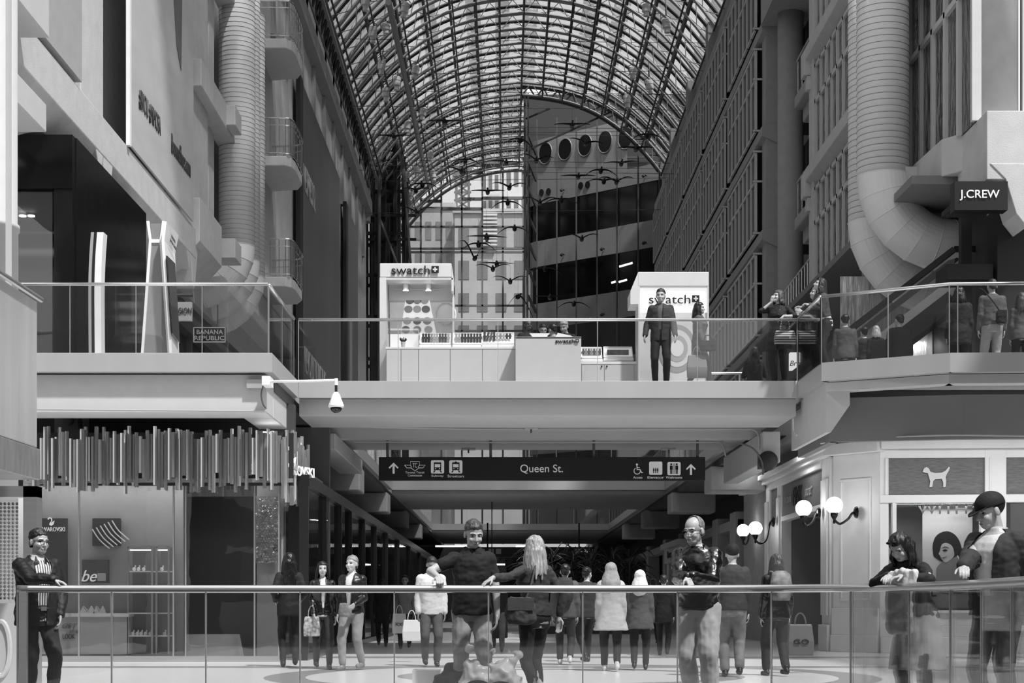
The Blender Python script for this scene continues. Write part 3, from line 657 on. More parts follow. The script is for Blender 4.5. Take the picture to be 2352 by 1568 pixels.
# springing ladder trusses along both sides
for sx_ in (-1, 1):
    mb = MB(); x0 = XC+sx_*HW; 
    mb.bar((x0-sx_*.25, 54, ZS-.1), (x0-sx_*.25, 92, ZS-.1), .14, .2); mb.bar((x0+sx_*.05, 54, ZS-1.3), (x0+sx_*.05, 92, ZS-1.3), .14, .2)
    for k in range(38): yy = 54+k; mb.bar((x0-sx_*.22, yy, ZS-.1), (x0+sx_*.05, yy+.5, ZS-1.3), .06); mb.bar((x0-sx_*.22, yy+1, ZS-.1), (x0+sx_*.05, yy+.5, ZS-1.3), .06)
    mb.build('springing_truss', ROOFD, ceil)
    mb = MB()
    for k in range(12): mb.box(min(x0, x0+sx_*.4), max(x0, x0+sx_*.4), 55+k*3.2, 55.7+k*3.2, ZS-3.3, ZS-.2)
    mb.build('wall_post', ROOFW, ceil)
# lighting boom that runs up the left side of the vault
o = thing('catwalk_pole', (-4, 80, 26), 'long pale pole leaning along the left side of the glass vault', 'pole')
MB().tube([P(893, 5, 60), P(982, 420, 100)], .12, 8).build('pole_tube', ROOFW, o)
# end glass wall (left half) and its mullions
ew = S(thing('window_60', (-3, 106, 5)))
mb = MB()
xs = [X(919.5+47.1*k, 106) for k in range(-1, 7)]
def roofz(x): return vault(max(-1, min(1, (x-XC)/HW)), .05)[1]
for x in xs: mb.box(x-.06, x+.06, 105.9, 106.1, 5, roofz(x))
for z in (Z(521, 106), Z(571, 106), Z(579, 106), Z(702, 106), Z(760, 106)): mb.box(-7.8, 1.3, 105.9, 106.1, z-.06, z+.06)
for a, c, py in ((0, 2, 500), (2, 3, 462), (1, 3, 436), (3, 4, 412), (4, 5, 397), (5, 7, 380), (4, 5, 457), (5, 7, 455), (3, 5, 480)):
    z = Z(py, 106)
    if z < roofz(xs[a])-.2: mb.box(xs[a], xs[c], 105.9, 106.1, z-.09, z+.09)
us = [-1+1.04*i/30 for i in range(31)]
for off in (.05, .55, .95): mb.tube([(vault(u, off)[0], 105.8, vault(u, off)[1]) for u in us], .11, 6)
mb.build('window_frame', mat('end_mullion', 120, .5), ew)
mb = MB(); mb.box(-7.8, 1.3, 106.0, 106.03, 5, 25.5); 
pts = [(vault(u, 0)[0], 106.0, vault(u, 0)[1]) for u in us if vault(u, 0)[1] > 25.5]; mb.prism([(pts[0][0], 106, 25.5)]+pts+[(pts[-1][0], 106, 25.5)], (0, .03, 0)); mb.build('glass', ENDG, ew)
# ---------------------------------------------------------------- outdoors seen through it
def outb(name, lab, x0, x1, Y, ptop, g, rows, cols, cat='building', pbot=1000, wg=None):
    o = thing(name, (X((x0+x1)/2, Y), Y, 0), lab, cat)
    xa, xb, zt = X(x0, Y), X(x1, Y), Z(ptop, Y)
    box('facade', mat('outdoor_%d' % g, g, .8, var=.08, scale=.6), xa, xb, Y, Y+8, 0, zt, o); box('parapet', mat('outdoor_%d' % (g+20), g+20, .8), xa-.15, xb+.15, Y-.2, Y+8, zt, zt+.35, o)
    dx_, dz_ = (xb-xa)/cols, 2.6; n = 0
    for r in range(rows):
        for c_ in range(cols):
            z1 = zt-1.2-r*dz_; 
            if z1 < 8: continue
            box('window', mat('outdoor_glass', wg or 120, .3), xa+dx_*(c_+.22), xa+dx_*(c_+.78), Y-.05, Y+.02, z1-1.5, z1, o)
    return o
outb('office_block', 'pale masonry block with tall windows seen through the end glass, right half', 1044, 1215, 126, 490, 180, 5, 4)
outb('office_block', 'mid-grey block behind the glass with louvred upper floor, left half', 925, 1043, 130, 476, 165, 5, 5)
outb('office_tower', 'bright distant tower rising at the upper right of the end glass', 1160, 1212, 150, 300, 232, 6, 3)
outb('office_tower', 'hazy far tower with a stepped top behind the crane', 1105, 1148, 160, 375, 232, 3, 3)
o = thing('louvre_bank', (X(1120, 125), 125, Z(560, 125)), 'bank of pale horizontal louvres on the block beyond the glass', 'louvre')
for k in range(9): box('louvre', mat('louvre_pale', 225, .5), X(1108, 125.8), X(1142, 125.8), 125.5, 126.0, Z(560, 125)+k*.3, Z(560, 125)+.14+k*.3, o)
YCR = 137.
xa, xb = X(1043, YCR), X(1082, YCR); zb = Z(405, YCR); za = Z(478, YCR)
o = thing('crane_mast', ((xa+xb)/2, YCR, 0), 'grey lattice crane mast standing beyond the end glass', 'crane')
mb = MB()
for x in (xa+.2, xb-.2): mb.bar((x, YCR, 0), (x, YCR, zb), .22)
for k in range(4):
    z0 = za+(zb-za)*k/4; z1 = za+(zb-za)*(k+1)/4; mb.bar((xa+.2, YCR, z0), (xb-.2, YCR, z1), .14); mb.bar((xb-.2, YCR, z0), (xa+.2, YCR, z1), .14); mb.bar((xa, YCR, z1), (xb, YCR, z1), .16)
CRG = mat('crane_grey', 110, .6)
mb.build('lattice', CRG, o); box('crane_head', CRG, xa-.1, xb+.1, YCR-.2, YCR+.4, zb, zb+.9, o); box('crane_jib', CRG, xa+.5, xb+5, YCR-.1, YCR+.3, zb+.9, zb+1.3, o)
S(box('ground_outside', mat('street', 130, .8), -60, 60, 106.2, 220, -.2, 0))
# ---------------------------------------------------------------- curved office building on the right end
OB = S(thing('wall_office_block', (5.5, 95, UF)))
pL, pR = Vector((2.0, 98.0)), Vector((10.1, 91.4)); dd = (pR-pL).normalized(); nn = Vector((dd.y, -dd.x))
arc = []
for k in range(7):
    a = PI*.62*k/6; q = pL-nn*1.15; arc.append(q+Matrix.Rotation(a, 2)@nn*1.15 if False else q+Vector((nn.x*math.cos(a)+(-dd.x)*math.sin(a), nn.y*math.cos(a)+(-dd.y)*math.sin(a)))*1.15)
plan = arc[::-1]+[pR]
def band(z0, z1, m, out=0., nm='band', plan_=None, bk=None):
    pl = plan_ or plan; mb = MB(); outer = [p+nn*out for p in pl]; back = bk or [Vector((11.5, 104)), Vector((1.6, 104))]
    mb.prism([(p.x, p.y, z0) for p in outer+back], (0, 0, z1-z0)); return mb.build(nm, m, OB)
PANEL = mat('office_panel', 150, .6, var=.05)
OWIN = mat('office_window', 13, .12, bump=.05, bscale=1)
for a, c in ((5, 8), (10.3, 11.9), (14.2, 15.8), (18.1, 19.7), (22.0, 23.6)): band(a, c, PANEL, .08, 'spandrel_band')
for a, c in ((8, 10.3), (11.9, 14.2), (15.8, 18.1), (19.7, 22.0), (23.6, 25.9)): band(a, c, OWIN, 0, 'window_band')
band(25.9, 26.9, PANEL, .08, 'spandrel_band')
q = pL.lerp(pR, .66)
band(26.9, 29.9, PANEL, .08, 'spandrel_band', arc[::-1]+[q], [Vector((q.x, 98.5)), Vector((1.6, 98.5))])
def onw(t, z, out): p = pL.lerp(pR, t)+nn*out; return Vector((p.x, p.y, z))
def face_t(px): # parameter along the slanted front for a pixel column
    lo, hi = -.2, 1.2
    for _ in range(40):
        m = (lo+hi)/2; p = pL.lerp(pR, m)
        if CX+p.x*F/p.y < px: lo = m
        else: hi = m
    return lo
d3 = Vector((dd.x, dd.y, 0)); n3 = Vector((nn.x, nn.y, 0))
PH = mat('porthole_dark', 10, .3)
for px, py in ((1255, 353), (1300, 344), (1346, 335), (1392, 327), (1439, 318)):
    t_ = face_t(px); pp = pL.lerp(pR, t_); c0 = onw(t_, Z(py, pp.y), .09); mb = MB()
    mb.prism([c0+d3*.50*math.cos(2*PI*k/28)+Vector((0, 0, .64*math.sin(2*PI*k/28))) for k in range(28)], n3*.02); mb.build('porthole', PH, OB)
    mb = MB(); mb.tube([c0+n3*.03+d3*.52*math.cos(2*PI*k/28)+Vector((0, 0, .66*math.sin(2*PI*k/28))) for k in range(29)], .035, 5); mb.build('porthole_rim', mat('rim_grey', 120, .5), OB)
for px, py in ((1246, 443), (1262, 441), (1336, 427), (1352, 425)):
    t_ = face_t(px); pp = pL.lerp(pR, t_); c0 = onw(t_, Z(py, pp.y), .09); mb = MB()
    mb.prism([c0+d3*.18*math.cos(2*PI*k/18)+Vector((0, 0, .22*math.sin(2*PI*k/18))) for k in range(18)], n3*.04); mb.build('round_vent', PH, OB)
mb = MB()
for px in (1210, 1233, 1278, 1322, 1369, 1414, 1462, 1510, 1560):
    t_ = face_t(px); p = pL.lerp(pR, t_); zt = 30.8 if px < 1400 else 29
    if px < 1230: p = Vector((X(px, 96), 96))
    mb.box(p.x-.06, p.x+.02, p.y-1.5, p.y-1.3, 5, vault(min(.98, (p.x-XC)/HW), .3)[1])
mb.box(1.08, 1.2, 91.0, 91.15, 5, 30.6); mb.box(1.30, 1.38, 91.0, 91.2, 5, 30.6)
mb.build('curtain_mullion', mat('curtain_mullion', 70, .5), OB)
for px, py in ((1298, 585), (1390, 572), (1486, 558), (1298, 437), (1486, 404), (1390, 722), (1214, 598), (1214, 451)):
    t_ = face_t(px); pp = pL.lerp(pR, t_); c0 = onw(t_, Z(py, pp.y), .1); mb = MB(); mb.tube([c0, c0+n3*.25], .05, 6); mb.ball(c0+n3*.28-Vector((0, 0, .08)), .1, 8, 6); mb.build('small_floodlight', DARK, OB)
for (a, c, py) in ((1420, 1456, 608), (1404, 1415, 648), (1420, 1442, 645)):
    t_ = face_t((a+c)/2); pp = pL.lerp(pR, t_); z = Z(py, pp.y); hl = (c-a)/2*pp.y/F
    c0 = onw(t_, z, .02); mb = MB(); mb.bar(c0-d3*hl-Vector((0, 0, hl*.1)), c0+d3*hl+Vector((0, 0, hl*.1)), .05, .1); mb.build('tube_light', EMIT, OB)
# dark side of the notch and framed dark wall under the vault end
S(box('wall_end_upper', mat('end_upper_dark', 38, .5), 1.3, 11.5, 98.6, 98.9, 22, 33))
mb = MB()
for x in (3.2, 4.6, 6.0, 7.4): mb.bar((x, 98, 26.9), (x, 98, 30.4), .12)
for z in (27.8, 28.7, 29.6): mb.bar((1.4, 98, z), (9.4, 98, z+.2), .1)
for k in range(14): mb.bar((1.35, 93.5, 8+k*1.62), (1.9, 96.5, 7.6+k*1.62), .1, .22)
us = [.0+.98*i/20 for i in range(21)]
for off in (.1, .7): mb.tube([(vault(u, off)[0], 91.2, vault(u, off)[1]) for u in us], .13, 6)
for i in range(20): a, c = vault(us[i], .1 if i % 2 else .7), vault(us[i+1], .7 if i % 2 else .1); mb.tube([(a[0], 91.2, a[1]), (c[0], 91.2, c[1])], .05, 5)
mb.bar((1.15, 91.3, 27.3), (6.8, 91.3, 29.9), .09); mb.bar((1.2, 91.3, 29.2), (2.6, 91.3, 29.8), .09)
S(mb.build('trim_50', ROOFD))
# ---------------------------------------------------------------- black steel lift tower at the left end
o = thing('lift_tower', (-7.0, 94, UF), 'black steel lift tower with braces at the far left end of the vault', 'tower')
mb = MB()
for x in (-8.4, -7.75, -7.1, -6.45, -5.95):
    for yy in (92, 95): mb.box(x-.11, x+.11, yy-.1, yy+.1, UF, 28.6 if x < -6 else 27.2)
mb.build('column_frame', BLK, o)
for k in range(9):
    z = 8+k*2.45
    for yy in (92, 95): mb = MB(); mb.bar((-8.5, yy, z), (-5.9, yy, z), .14, .2); mb.build('cross_beam', BLK, o)
for z in (23.7, 22.3): mb = MB(); mb.bar((-8.6, 91.8, z), (-5.2, 91.8, z), .1, .16); mb.build('cross_beam', BLK, o)
mb = MB(); mb.box(-8.3, -6.6, 96, 97, UF, 28.5); mb.box(-7.1, -6.6, 93, 94, 25, 28.7); mb.build('lift_shaft', mat('shaft_black', 12, .4), o)
mb = MB(); mb.tube([(-7.35, 91.6, 10), (-7.35, 91.6, 28.6)], .1, 8); mb.tube([(-8.2, 91.6, 25.5), (-6.2, 91.6, 29.4)], .1, 8)
mb.tube([(-7.3, 91.6, 23.4), (-5.6, 91.6, 19)], .07, 6); mb.tube([(-7.3, 91.6, 17), (-5.4, 91.6, 20)], .07, 6); mb.tube([(-6.4, 91.6, 29), (-5.6, 91.6, 24)], .09, 6); mb.tube([(-6.1, 91.6, 28.8), (-5.2, 91.6, 16.3)], .08, 6)
mb.build('brace', mat('brace_grey', 95, .5), o)
# ---------------------------------------------------------------- flock of sculpted geese
GM = mat('goose_dark', 20, .6); GL = mat('goose_belly_grey', 120, .6)
def goose(px, py, span, dih, yaw, roll, label, tip=0):
    Y = min(86., max(50., 3600*1.9/span)); sc = 1.9
    o = thing('flying_goose', P(px, py, Y), label, 'bird sculpture', 'suspended goose sculptures', rz=yaw)
    mb = MB()
    pts = [(0, .62, .02), (0, .45, .0), (0, .2, -.02), (0, -.05, -.02), (0, -.25, .0), (0, -.4, .0), (0, -.62, -.01), (0, -.76, -.02), (0, -.84, -.03), (0, -.92, -.05)]
    mb.tube(pts, [.02, .06, .11, .12, .09, .045, .038, .055, .04, .012], 12)
    for s_ in (-1, 1):
        prev = None
        n = 7
        for k in range(n+1):
            f = k/n; x = s_*(.08+.87*f)
            if dih > 0: z = .06+dih*math.sin(f*PI*.62)*.55-max(0, f-.5)*dih*.2
            else: z = .06+dih*(f**1.15)*.8+.10*math.sin(f*PI)
            c0 = .32*(1-f)**.45*.55+.09*(1-f); ym = -.02+.18*f*f
            ring = [Vector((x, ym-c0*.55, z)), Vector((x, ym, z+.025*(1-f)+.006)), Vector((x, ym+c0*.75, z-.01)), Vector((x, ym, z-.02*(1-f)-.006))]
            rv = [mb.bm.verts.new(v) for v in ring]
            if prev:
                for j in range(4): mb.bm.faces.new((prev[j], prev[(j+1) % 4], rv[(j+1) % 4], rv[j]))
            else: mb.bm.faces.new(rv)
            prev = rv
        mb.bm.faces.new(prev[::-1])
    if roll: bmesh.ops.rotate(mb.bm, verts=mb.bm.verts, cent=(0, 0, 0), matrix=Matrix.Rotation(roll, 3, 'Y'))
    me = mb.build('body_and_wings', GM, o, smooth=True, local=True)
    mb = MB(); mb.ball((0, .02, -.07), (.11, .24, .09), 12, 8); mb.build('belly', GL if dih > 0 else GM, o, smooth=True, local=True)
    # hanging wires are a part of the goose
    mb = MB(); mb.tube([(0, 0, .1), (0, 0, 1.3)], .006, 3); mb.build('hanging_wire', DARK, o, local=True)
    return o
GE = [(1069, 368, 72, -.5, 0, 0, 'dark goose gliding under the vault, drooped wings, upper one of a close pair'), (1060, 393, 70, .45, .1, -.1, 'goose with lifted wings just under another near the arch edge'),
 (970, 424, 78, -.35, 0, 0, 'dark drooped-wing goose over the arch foot'), (955, 437, 66, -.05, 0, 0, 'flat-winged goose beside the arch foot spotlight'), (958, 488, 72, .5, 0, 0, 'goose with raised V wings lowest beside the arch foot'),
 (1120, 440, 76, .08, 0, 0, 'level-winged goose centred before the bright panes'), (1163, 373, 70, .05, 0, .05, 'grey-bellied goose with level wings near the upper mullion'), (1170, 430, 80, .42, .1, 0, 'goose with upswept wings before the tall post'),
 (1195, 322, 74, -.65, .15, .2, 'large dark goose with drooped wings before the ridge post'), (1232, 368, 66, .5, 0, .1, 'goose in front of the first porthole'), (1166, 465, 74, -.5, 0, 0, 'dark drooped-wing goose midway down the bright glass'),
 (1182, 524, 78, -.5, 0, .05, 'dark drooped-wing goose beside the rounded office corner'), (1118, 545, 94, .02, 0, .03, 'long level-winged goose above the steep diving pair'), (1099, 561, 86, -.5, 0, 0, 'biggest dark drooped-wing goose left of centre'),
 (1091, 592, 50, 1.8, .2, 0, 'goose with steep upright V wings under the biggest one'), (1132, 617, 72, .4, 0, 0, 'goose with raised wings left of two overlapping ones'), (1141, 606, 74, .04, 0, .02, 'level goose overlapping behind a raised-wing goose'),
 (1172, 646, 74, .5, 0, 0, 'goose with wide V wings above the diving one'), (1190, 680, 46, -1.7, .2, 0, 'steeply diving goose with folded-down wings'), (1252, 617, 70, -.45, 0, 0, 'dark goose before the lower office windows'),
 (1263, 682, 80, .03, 0, 0, 'level grey-backed goose low before the office'), (1318, 697, 76, -.4, 0, 0, 'dark drooped-wing goose lowest on the right'), (1336, 548, 70, .45, 0, 0, 'goose with V wings before the middle spandrel'),
 (1289, 459, 84, -.35, 0, 0, 'drooped dark goose along the upper window band'), (1240, 465, 70, .5, 0, 0, 'V-winged goose at the rounded corner window'), (1328, 405, 68, .05, 0, 0, 'level goose left of the drooped pair on the pale panels'),
 (1380, 392, 78, -.45, 0, 0, 'dark drooped goose right of centre on the pale panels'), (1387, 416, 60, -.1, 0, 0, 'small pale goose just under a dark drooped one'), (1416, 417, 70, .45, 0, 0, 'V-winged goose over the pale panels'),
 (1427, 375, 74, .12, 0, -.05, 'level goose under the fifth porthole'), (1461, 341, 86, .08, 0, 0, 'pale-winged goose right of the fifth porthole'), (1487, 311, 72, -.4, 0, 0, 'black goose against the dark upper frames'),
 (1345, 329, 72, .3, 0, .15, 'goose in front of the middle porthole'), (1314, 287, 84, .06, 0, 0, 'pale level goose above the porthole row'), (1022, 280, 90, .06, 0, 0, 'level goose silhouetted against the roof panes'), (905, 315, 80, .15, 0, 0, 'goose beside the black lift tower')]
for g_ in GE: goose(*g_)
# ---------------------------------------------------------------- cables across the vault
for i, (za, zb, yy) in enumerate(((26.2, 26.0, 70), (25.6, 25.8, 73), (25.1, 24.9, 76), (24.6, 24.8, 79), (24.2, 24.0, 82), (23.6, 23.8, 84), (23.1, 22.9, 80), (26.9, 26.7, 85), (27.4, 27.2, 88), (22.4, 22.6, 86), (26.5, 26.3, 78), (25.3, 25.1, 87))):
    mb = MB(); mb.tube([(-7.7, yy, za), (9.6, yy, zb)], .012, 4); o = mb.build('tension_cable', DARK); tag(o, 'thin steel cable stretched across the vault for the geese', 'cable', 'tension cables across the vault')
# ---------------------------------------------------------------- roof spotlights
SPW = mat('spot_housing', 215, .4)
def spot(px, py, h, lean, label):
    Y = max(56., min(96., 3600*.95/h))
    while Z(py, Y)+.9 > vault(max(-1, min(1, (X(px, Y)-XC)/HW)), .7)[1] and Y > 45: Y -= .5
    h = min(h, 3600*1.0/Y); o = thing('roof_spotlight', P(px, py, Y), label, 'spotlight', 'cylinder spotlights under the vault')
    L = h*Y/F; mb = MB(); mb.lathe((0, 0, -L*.15), [(.10, 0), (.19, .03), (.19, L*.34), (.205, L*.34), (.205, L*.4), (.19, L*.4), (.19, L*.55), (.1, L*.62)], 16)
    a = mb.build('housing', SPW, o, smooth=False, local=True)
    mb = MB(); mb.lathe((0.02, 0, -L*.42), [(.135, 0), (.13, L*.3)], 14); b_ = mb.build('snoot', SPW, o, local=True)
    mb = MB(); mb.tube([(-.22, 0, L*.15), (-.25, 0, L*.5), (0, 0, L*.72), (.2, 0, L*.5)], .022, 5); mb.tube([(0, 0, L*.7), (0, 0, L*1.1)], .03, 5); c_ = mb.build('bracket', ROOFD, o, local=True)
    o.rotation_euler[1] = lean
for i, (px, py, h, ln, lab) in enumerate(((839, 8, 40, 0, 'at the top edge, leftmost'), (856, 80, 42, .05, 'below the topmost left one'), (876, 155, 40, .1, 'third down the left row'), (886, 218, 36, 0, 'left one of three above the lift tower'),
  (911, 192, 36, .1, 'middle one of three above the lift tower'), (953, 166, 34, .25, 'right one of three above the lift tower'), (929, 24, 40, .2, 'next to the leaning pole near the top'), (886, 66, 26, 0, 'dim one between two left rows'),
  (971, 262, 30, .15, 'half way down the leaning pole'), (936, 292, 30, .15, 'left of the pole half way down'), (988, 360, 26, .1, 'above the arch edge glass'), (933, 406, 30, 0, 'left one low by the arch foot'), (957, 394, 24, 0, 'middle one low by the arch foot'),
  (995, 405, 28, -.1, 'right one low by the arch foot'), (941, 448, 18, 0, 'lowest pair by the arch foot'), (1484, 24, 32, .05, 'upper right, highest'), (1531, 60, 36, -.05, 'upper right, outermost'), (1453, 168, 30, .05, 'right side over the portholes'),
  (1493, 201, 36, -.1, 'right side next to the spring of the arch'), (1440, 233, 34, -.05, 'right side lowest above the portholes'))):
    spot(px, py, h, ln, 'white cylinder spotlight under the glass vault, '+lab)
# ================================================================ GLASS GUARDS
def guard(label, pts, zf, h=1.15, step=1.25, rail_r=.028, joints=None, seam=STEEL, name='glass_railing', zs=None, curve=False, cap=True):
    P3 = [Vector((a, c, 0)) for a, c in pts]
    if curve: P3 = smoothpts(P3, 8)
    o = thing(name, (P3[0].x, P3[0].y, zf), label, 'railing')
    zz = lambda q: h
    MB().tube([q+Vector((0, 0, zf+h-rail_r)) for q in P3], rail_r, 12).build('handrail', CHROME, o, smooth=True)
    # cumulative length
    cum = [0]
    for a, c in zip(P3, P3[1:]): cum.append(cum[-1]+(c-a).length)
    def at(s):
        for i in range(len(P3)-1):
            if s <= cum[i+1]+1e-6: return P3[i].lerp(P3[i+1], (s-cum[i])/(cum[i+1]-cum[i]))
        return P3[-1]
    n = max(1, round(cum[-1]/step)); cuts = [cum[-1]*k/n for k in range(n+1)] if joints is None else joints
    corners = cum if not curve else []
    cuts = sorted(set([round(c, 4) for c in list(cuts)+list(corners)]))
    cuts = [c for i, c in enumerate(cuts) if i == 0 or c-cuts[i-1] > .05]
    for a, c in zip(cuts, cuts[1:]):
        p, q = at(a+.012), at(c-.012); d = (q-p).normalized(); nrm = Vector((-d.y, d.x, 0))*.006
        z0, z1 = zf-.02, zf+h-.05
        MB().prism([(p.x-nrm.x, p.y-nrm.y, z0), (q.x-nrm.x, q.y-nrm.y, z0), (q.x+nrm.x, q.y+nrm.y, z0), (p.x+nrm.x, p.y+nrm.y, z0)], (0, 0, z1-z0)).build('glass_panel', GUARD, o)
    for c in cuts:
        p = at(c); MB().box(p.x-.007, p.x+.007, p.y-.01, p.y+.01, zf-.02, zf+h-.05).build('joint', seam, o)
    return o
GR = dict(step=.98)
guard('upper glass railing in front of the directory totem, left gallery', [(-9.2, 25.42), (VL-.07, 25.42)], UF, **GR)
guard('short glass railing running back from the left gallery corner', [(VL-.07, 25.5), (VL-.07, 28.5)], UF, step=1.5)
guard('long upper glass railing across the bridge before the watch stand', [(VL, 28.6), (VR, 28.6)], UF, step=1.9)
guard('short glass railing running back beside the leaning women', [(VR, 28.5), (VR, 26.47)], UF, step=2.2, seam=BLK)
guard('angled glass railing of the right gallery in front of the escalator', [(VR+.01, 26.45), (7.2, 25.4), (9.6, 25.3)], UF, step=1.15)
guard('glass railing on the back edge of the bridge behind the watch stand', [(VL, 36.85), (VR, 36.85)], UF, step=1.9)
guard('glass railing on the middle bridge behind the hanging street sign', [(VL, 51.75), (VR, 51.75)], UF, step=1.9)
guard('glass railing on the farthest bridge', [(VL, 80.1), (VR, 80.1)], UF, step=1.9)
guard('left side glass railing along the void behind the bridge', [(VL, 37.0), (VL, 51.6)], UF, step=1.9)
guard('right side glass railing along the void behind the bridge', [(VR, 37.0), (VR, 51.6)], UF, step=1.9)
guard('left side glass railing along the farther void', [(VL, 61.1), (VL, 79.9)], UF, step=1.9)
guard('right side glass railing along the farther void', [(VR, 61.1), (VR, 79.9)], UF, step=1.9)
FRP = [(-4.56, 14.66), (-3, 14.66), (-1, 14.66), (.6, 14.66), (1.21, 14.64), (1.96, 14.5), (2.55, 14.2), (3.0, 13.65), (3.27, 12.95), (3.38, 12.2), (3.38, 11.4), (3.3, 10.3), (3.2, 9.3)]
fr = guard('long foreground glass railing with round metal handrail curving to the right', FRP, 0, h=1.17, rail_r=.036, curve=True, step=.86)
MB().box(-4.54, -4.47, 14.63, 14.69, -.3, 1.12).build('end_post', STEEL, fr)
# low kerb under the right curve
mb = MB(); q = smoothpts([Vector((a, c, 0)) for a, c in FRP[4:]], 8)
for a, c in zip(q, q[1:]):
    d = (c-a).normalized(); n = Vector((-d.y, d.x, 0)); mb.prism([a+n*.08, c+n*.08, c-n*.08, a-n*.08], (0, 0, -.3))
S(mb.build('trim_60', FASCIA))
f1 = MB(); f1.prism([(3.42, 14.8, 0), (3.1, 14.1, 0), (3.42, 13.0, 0), (3.5, 12, 0), (3.48, 11, 0), (3.3, 9, 0), (9, 9, 0), (9, 14.8, 0)], (0, 0, -.3)); S(f1.build('floor_right', fm))
# ================================================================ near-left panel and column
o = thing('balustrade_panel', (-6, 14, 2.35), 'big pale metal-clad panel jutting in at the left frame edge', 'panel')
box('cladding', mat('clad_metal', 205, .35, metal=.5, var=.12, scale=1.2, stretch=(1, 2.5, .3)), -5.6, -5.0, 9, 16.75, 2.66, 4.22, o, bevel=.01)
box('base_strip', mat('strip_metal', 150, .45, metal=.6, var=.2, scale=2, stretch=(1, 4, 1)), -5.62, -4.98, 9, 16.8, 2.32, 2.65, o, bevel=.01)
MB().tube([(-4.97, 9, 4.25), (-4.97, 16.8, 4.25)], .03, 8).build('top_rail', CHROME, o)
mb = MB(); mb.lathe((-6.98, 21, 0), [(.44, 0), (.44, 6.0), (.46, 6.0), (.46, 6.07), (.43, 6.07), (.43, 14)], 36); S(mb.build('column', mat('column_paint', 175, .6), smooth=False))
for p in bpy.data.objects['column.002'].data.polygons: p.use_smooth = True
S(box('trim_61', FRAME, -5.80, -5.76, 18.2, 18.3, 4.0, 14))
# ground-level display column at far left
o = thing('display_column', (-5.6, 17, 0), 'steel-framed glass column of crystal strings at the lower left edge', 'column')
box('frame', STEEL, -5.35, -5.2, 17.4, 17.6, 0, 2.3, o); box('frame', STEEL, -6.4, -5.2, 17.4, 17.6, 2.18, 2.3, o)
box('lower_panel', mat('panel_pale', 165, .6), -6.5, -5.3, 17.35, 17.7, 0, 1.0, o)
for k in range(14):
    mb = MB()
    for j in range(26): mb.ball((-5.45-.045*k, 17.5, 1.06+j*.042), (.016, .016, .02), 6, 4)
    tag(mb.build('crystal_string', mat('crystal_grey', 120, .1, metal=.6), o))
mb = MB(); mb.tube([(-5.58+.10*math.cos(a*PI/14), 17.34, .5+.3*math.sin(a*PI/14)) for a in range(29)], .03, 6); mb.build('printed_ring', mat('ring_grey', 175, .5), o)
S(box('wall_left_near', GREY, -16, -9.4, 27.0, 27.2, 0, 4.4))
# ================================================================ crystal shop, ground level
YW = 26.75
def gx(px): return X(px, YW)
def gz(py): return Z(py, YW)
f1 = MB()
for px in (56, 182, 399, 427, 585, 641): f1.box(gx(px)-.012, gx(px)+.012, YW-.03, YW+.02, .1, 3.2)
f1.box(gx(56), gx(645), YW-.03, YW+.03, 0, .1); f1.box(gx(56), gx(645), YW-.04, YW+.04, 3.05, 3.2)
S(f1.build('wall_shopfront_crystal', STEEL)); f1 = MB(); f1.box(gx(56), gx(645), YW-.006, YW+.006, .1, 3.05); f1.box(gx(650), gx(652), YW, 27.4, .1, 3.05); S(f1.build('window_70', SHOPG))
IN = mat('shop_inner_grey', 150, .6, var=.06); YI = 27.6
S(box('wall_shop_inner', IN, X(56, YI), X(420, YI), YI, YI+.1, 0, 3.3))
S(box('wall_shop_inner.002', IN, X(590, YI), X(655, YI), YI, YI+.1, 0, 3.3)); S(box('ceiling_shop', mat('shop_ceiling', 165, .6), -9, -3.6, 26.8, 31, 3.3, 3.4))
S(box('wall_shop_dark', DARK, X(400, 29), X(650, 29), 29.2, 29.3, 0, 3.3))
o = thing('lit_brand_poster', P(113, 1340, 27.5), 'dark poster with a white swan and brand capitals behind the man in the blazer', 'poster')
box('sheet', mat('poster_dark', 48, .5, var=.4, scale=1), X(56, 27.5), X(152, 27.5), 27.5, 27.6, Z(1355, 27.5), Z(1190, 27.5), o)
text('SWAROVSKI', WINK, P(121, 1215, 27.48), .43, .075, o)
sw = [(-.06, .08), (-.02, .12), (.02, .1), (.02, .05), (-.02, 0), (-.03, -.04), (.02, -.07), (.08, -.03), (.1, .06), (.05, .03), (.0, -.01), (.05, .07), (.03, .13), (-.02, .15), (-.07, .12)]
mb = MB(); c0 = P(116, 1197, 27.48); mb.prism([c0+Vector((a*.7, 0, c*.7-.03)) for a, c in sw], (0, -.01, 0)); mb.build('swan_mark', WINK, o)
o = thing('text_poster', P(215, 1335, 27.5), 'small shop poster with a white italic word and a candle jar', 'poster')
box('sheet', mat('poster_mid', 70, .5, var=.3), X(188, 27.5), X(248, 27.5), 27.5, 27.6, Z(1338, 27.5), Z(1285, 27.5), o)
text('be', WINK, P(205, 1322, 27.48), .27, .2, o, shear=.35); box('printed_jar', mat('jar_pale', 170, .4), X(224, 27.48), X(243, 27.48), 27.47, 27.49, Z(1334, 27.5), Z(1316, 27.5), o)
o = thing('striped_poster', P(242, 1250, 27.5), 'dark poster with slanting white stripes in the crystal shop window', 'poster')
box('sheet', mat('poster_dark', 48, .5), X(212, 27.5), X(275, 27.5), 27.5, 27.6, Z(1253, 27.5), Z(1190, 27.5), o)
for k in range(6):
    mb = MB(); a = P(212+9*k, 1195+4*(5-k), 27.48); mb.tube(smoothpts([a, a+Vector((.12, 0, -.18)), a+Vector((.3, 0, -.34))], 4), .012, 4); mb.build('stripe', mat('stripe_white', 200, .5), o)
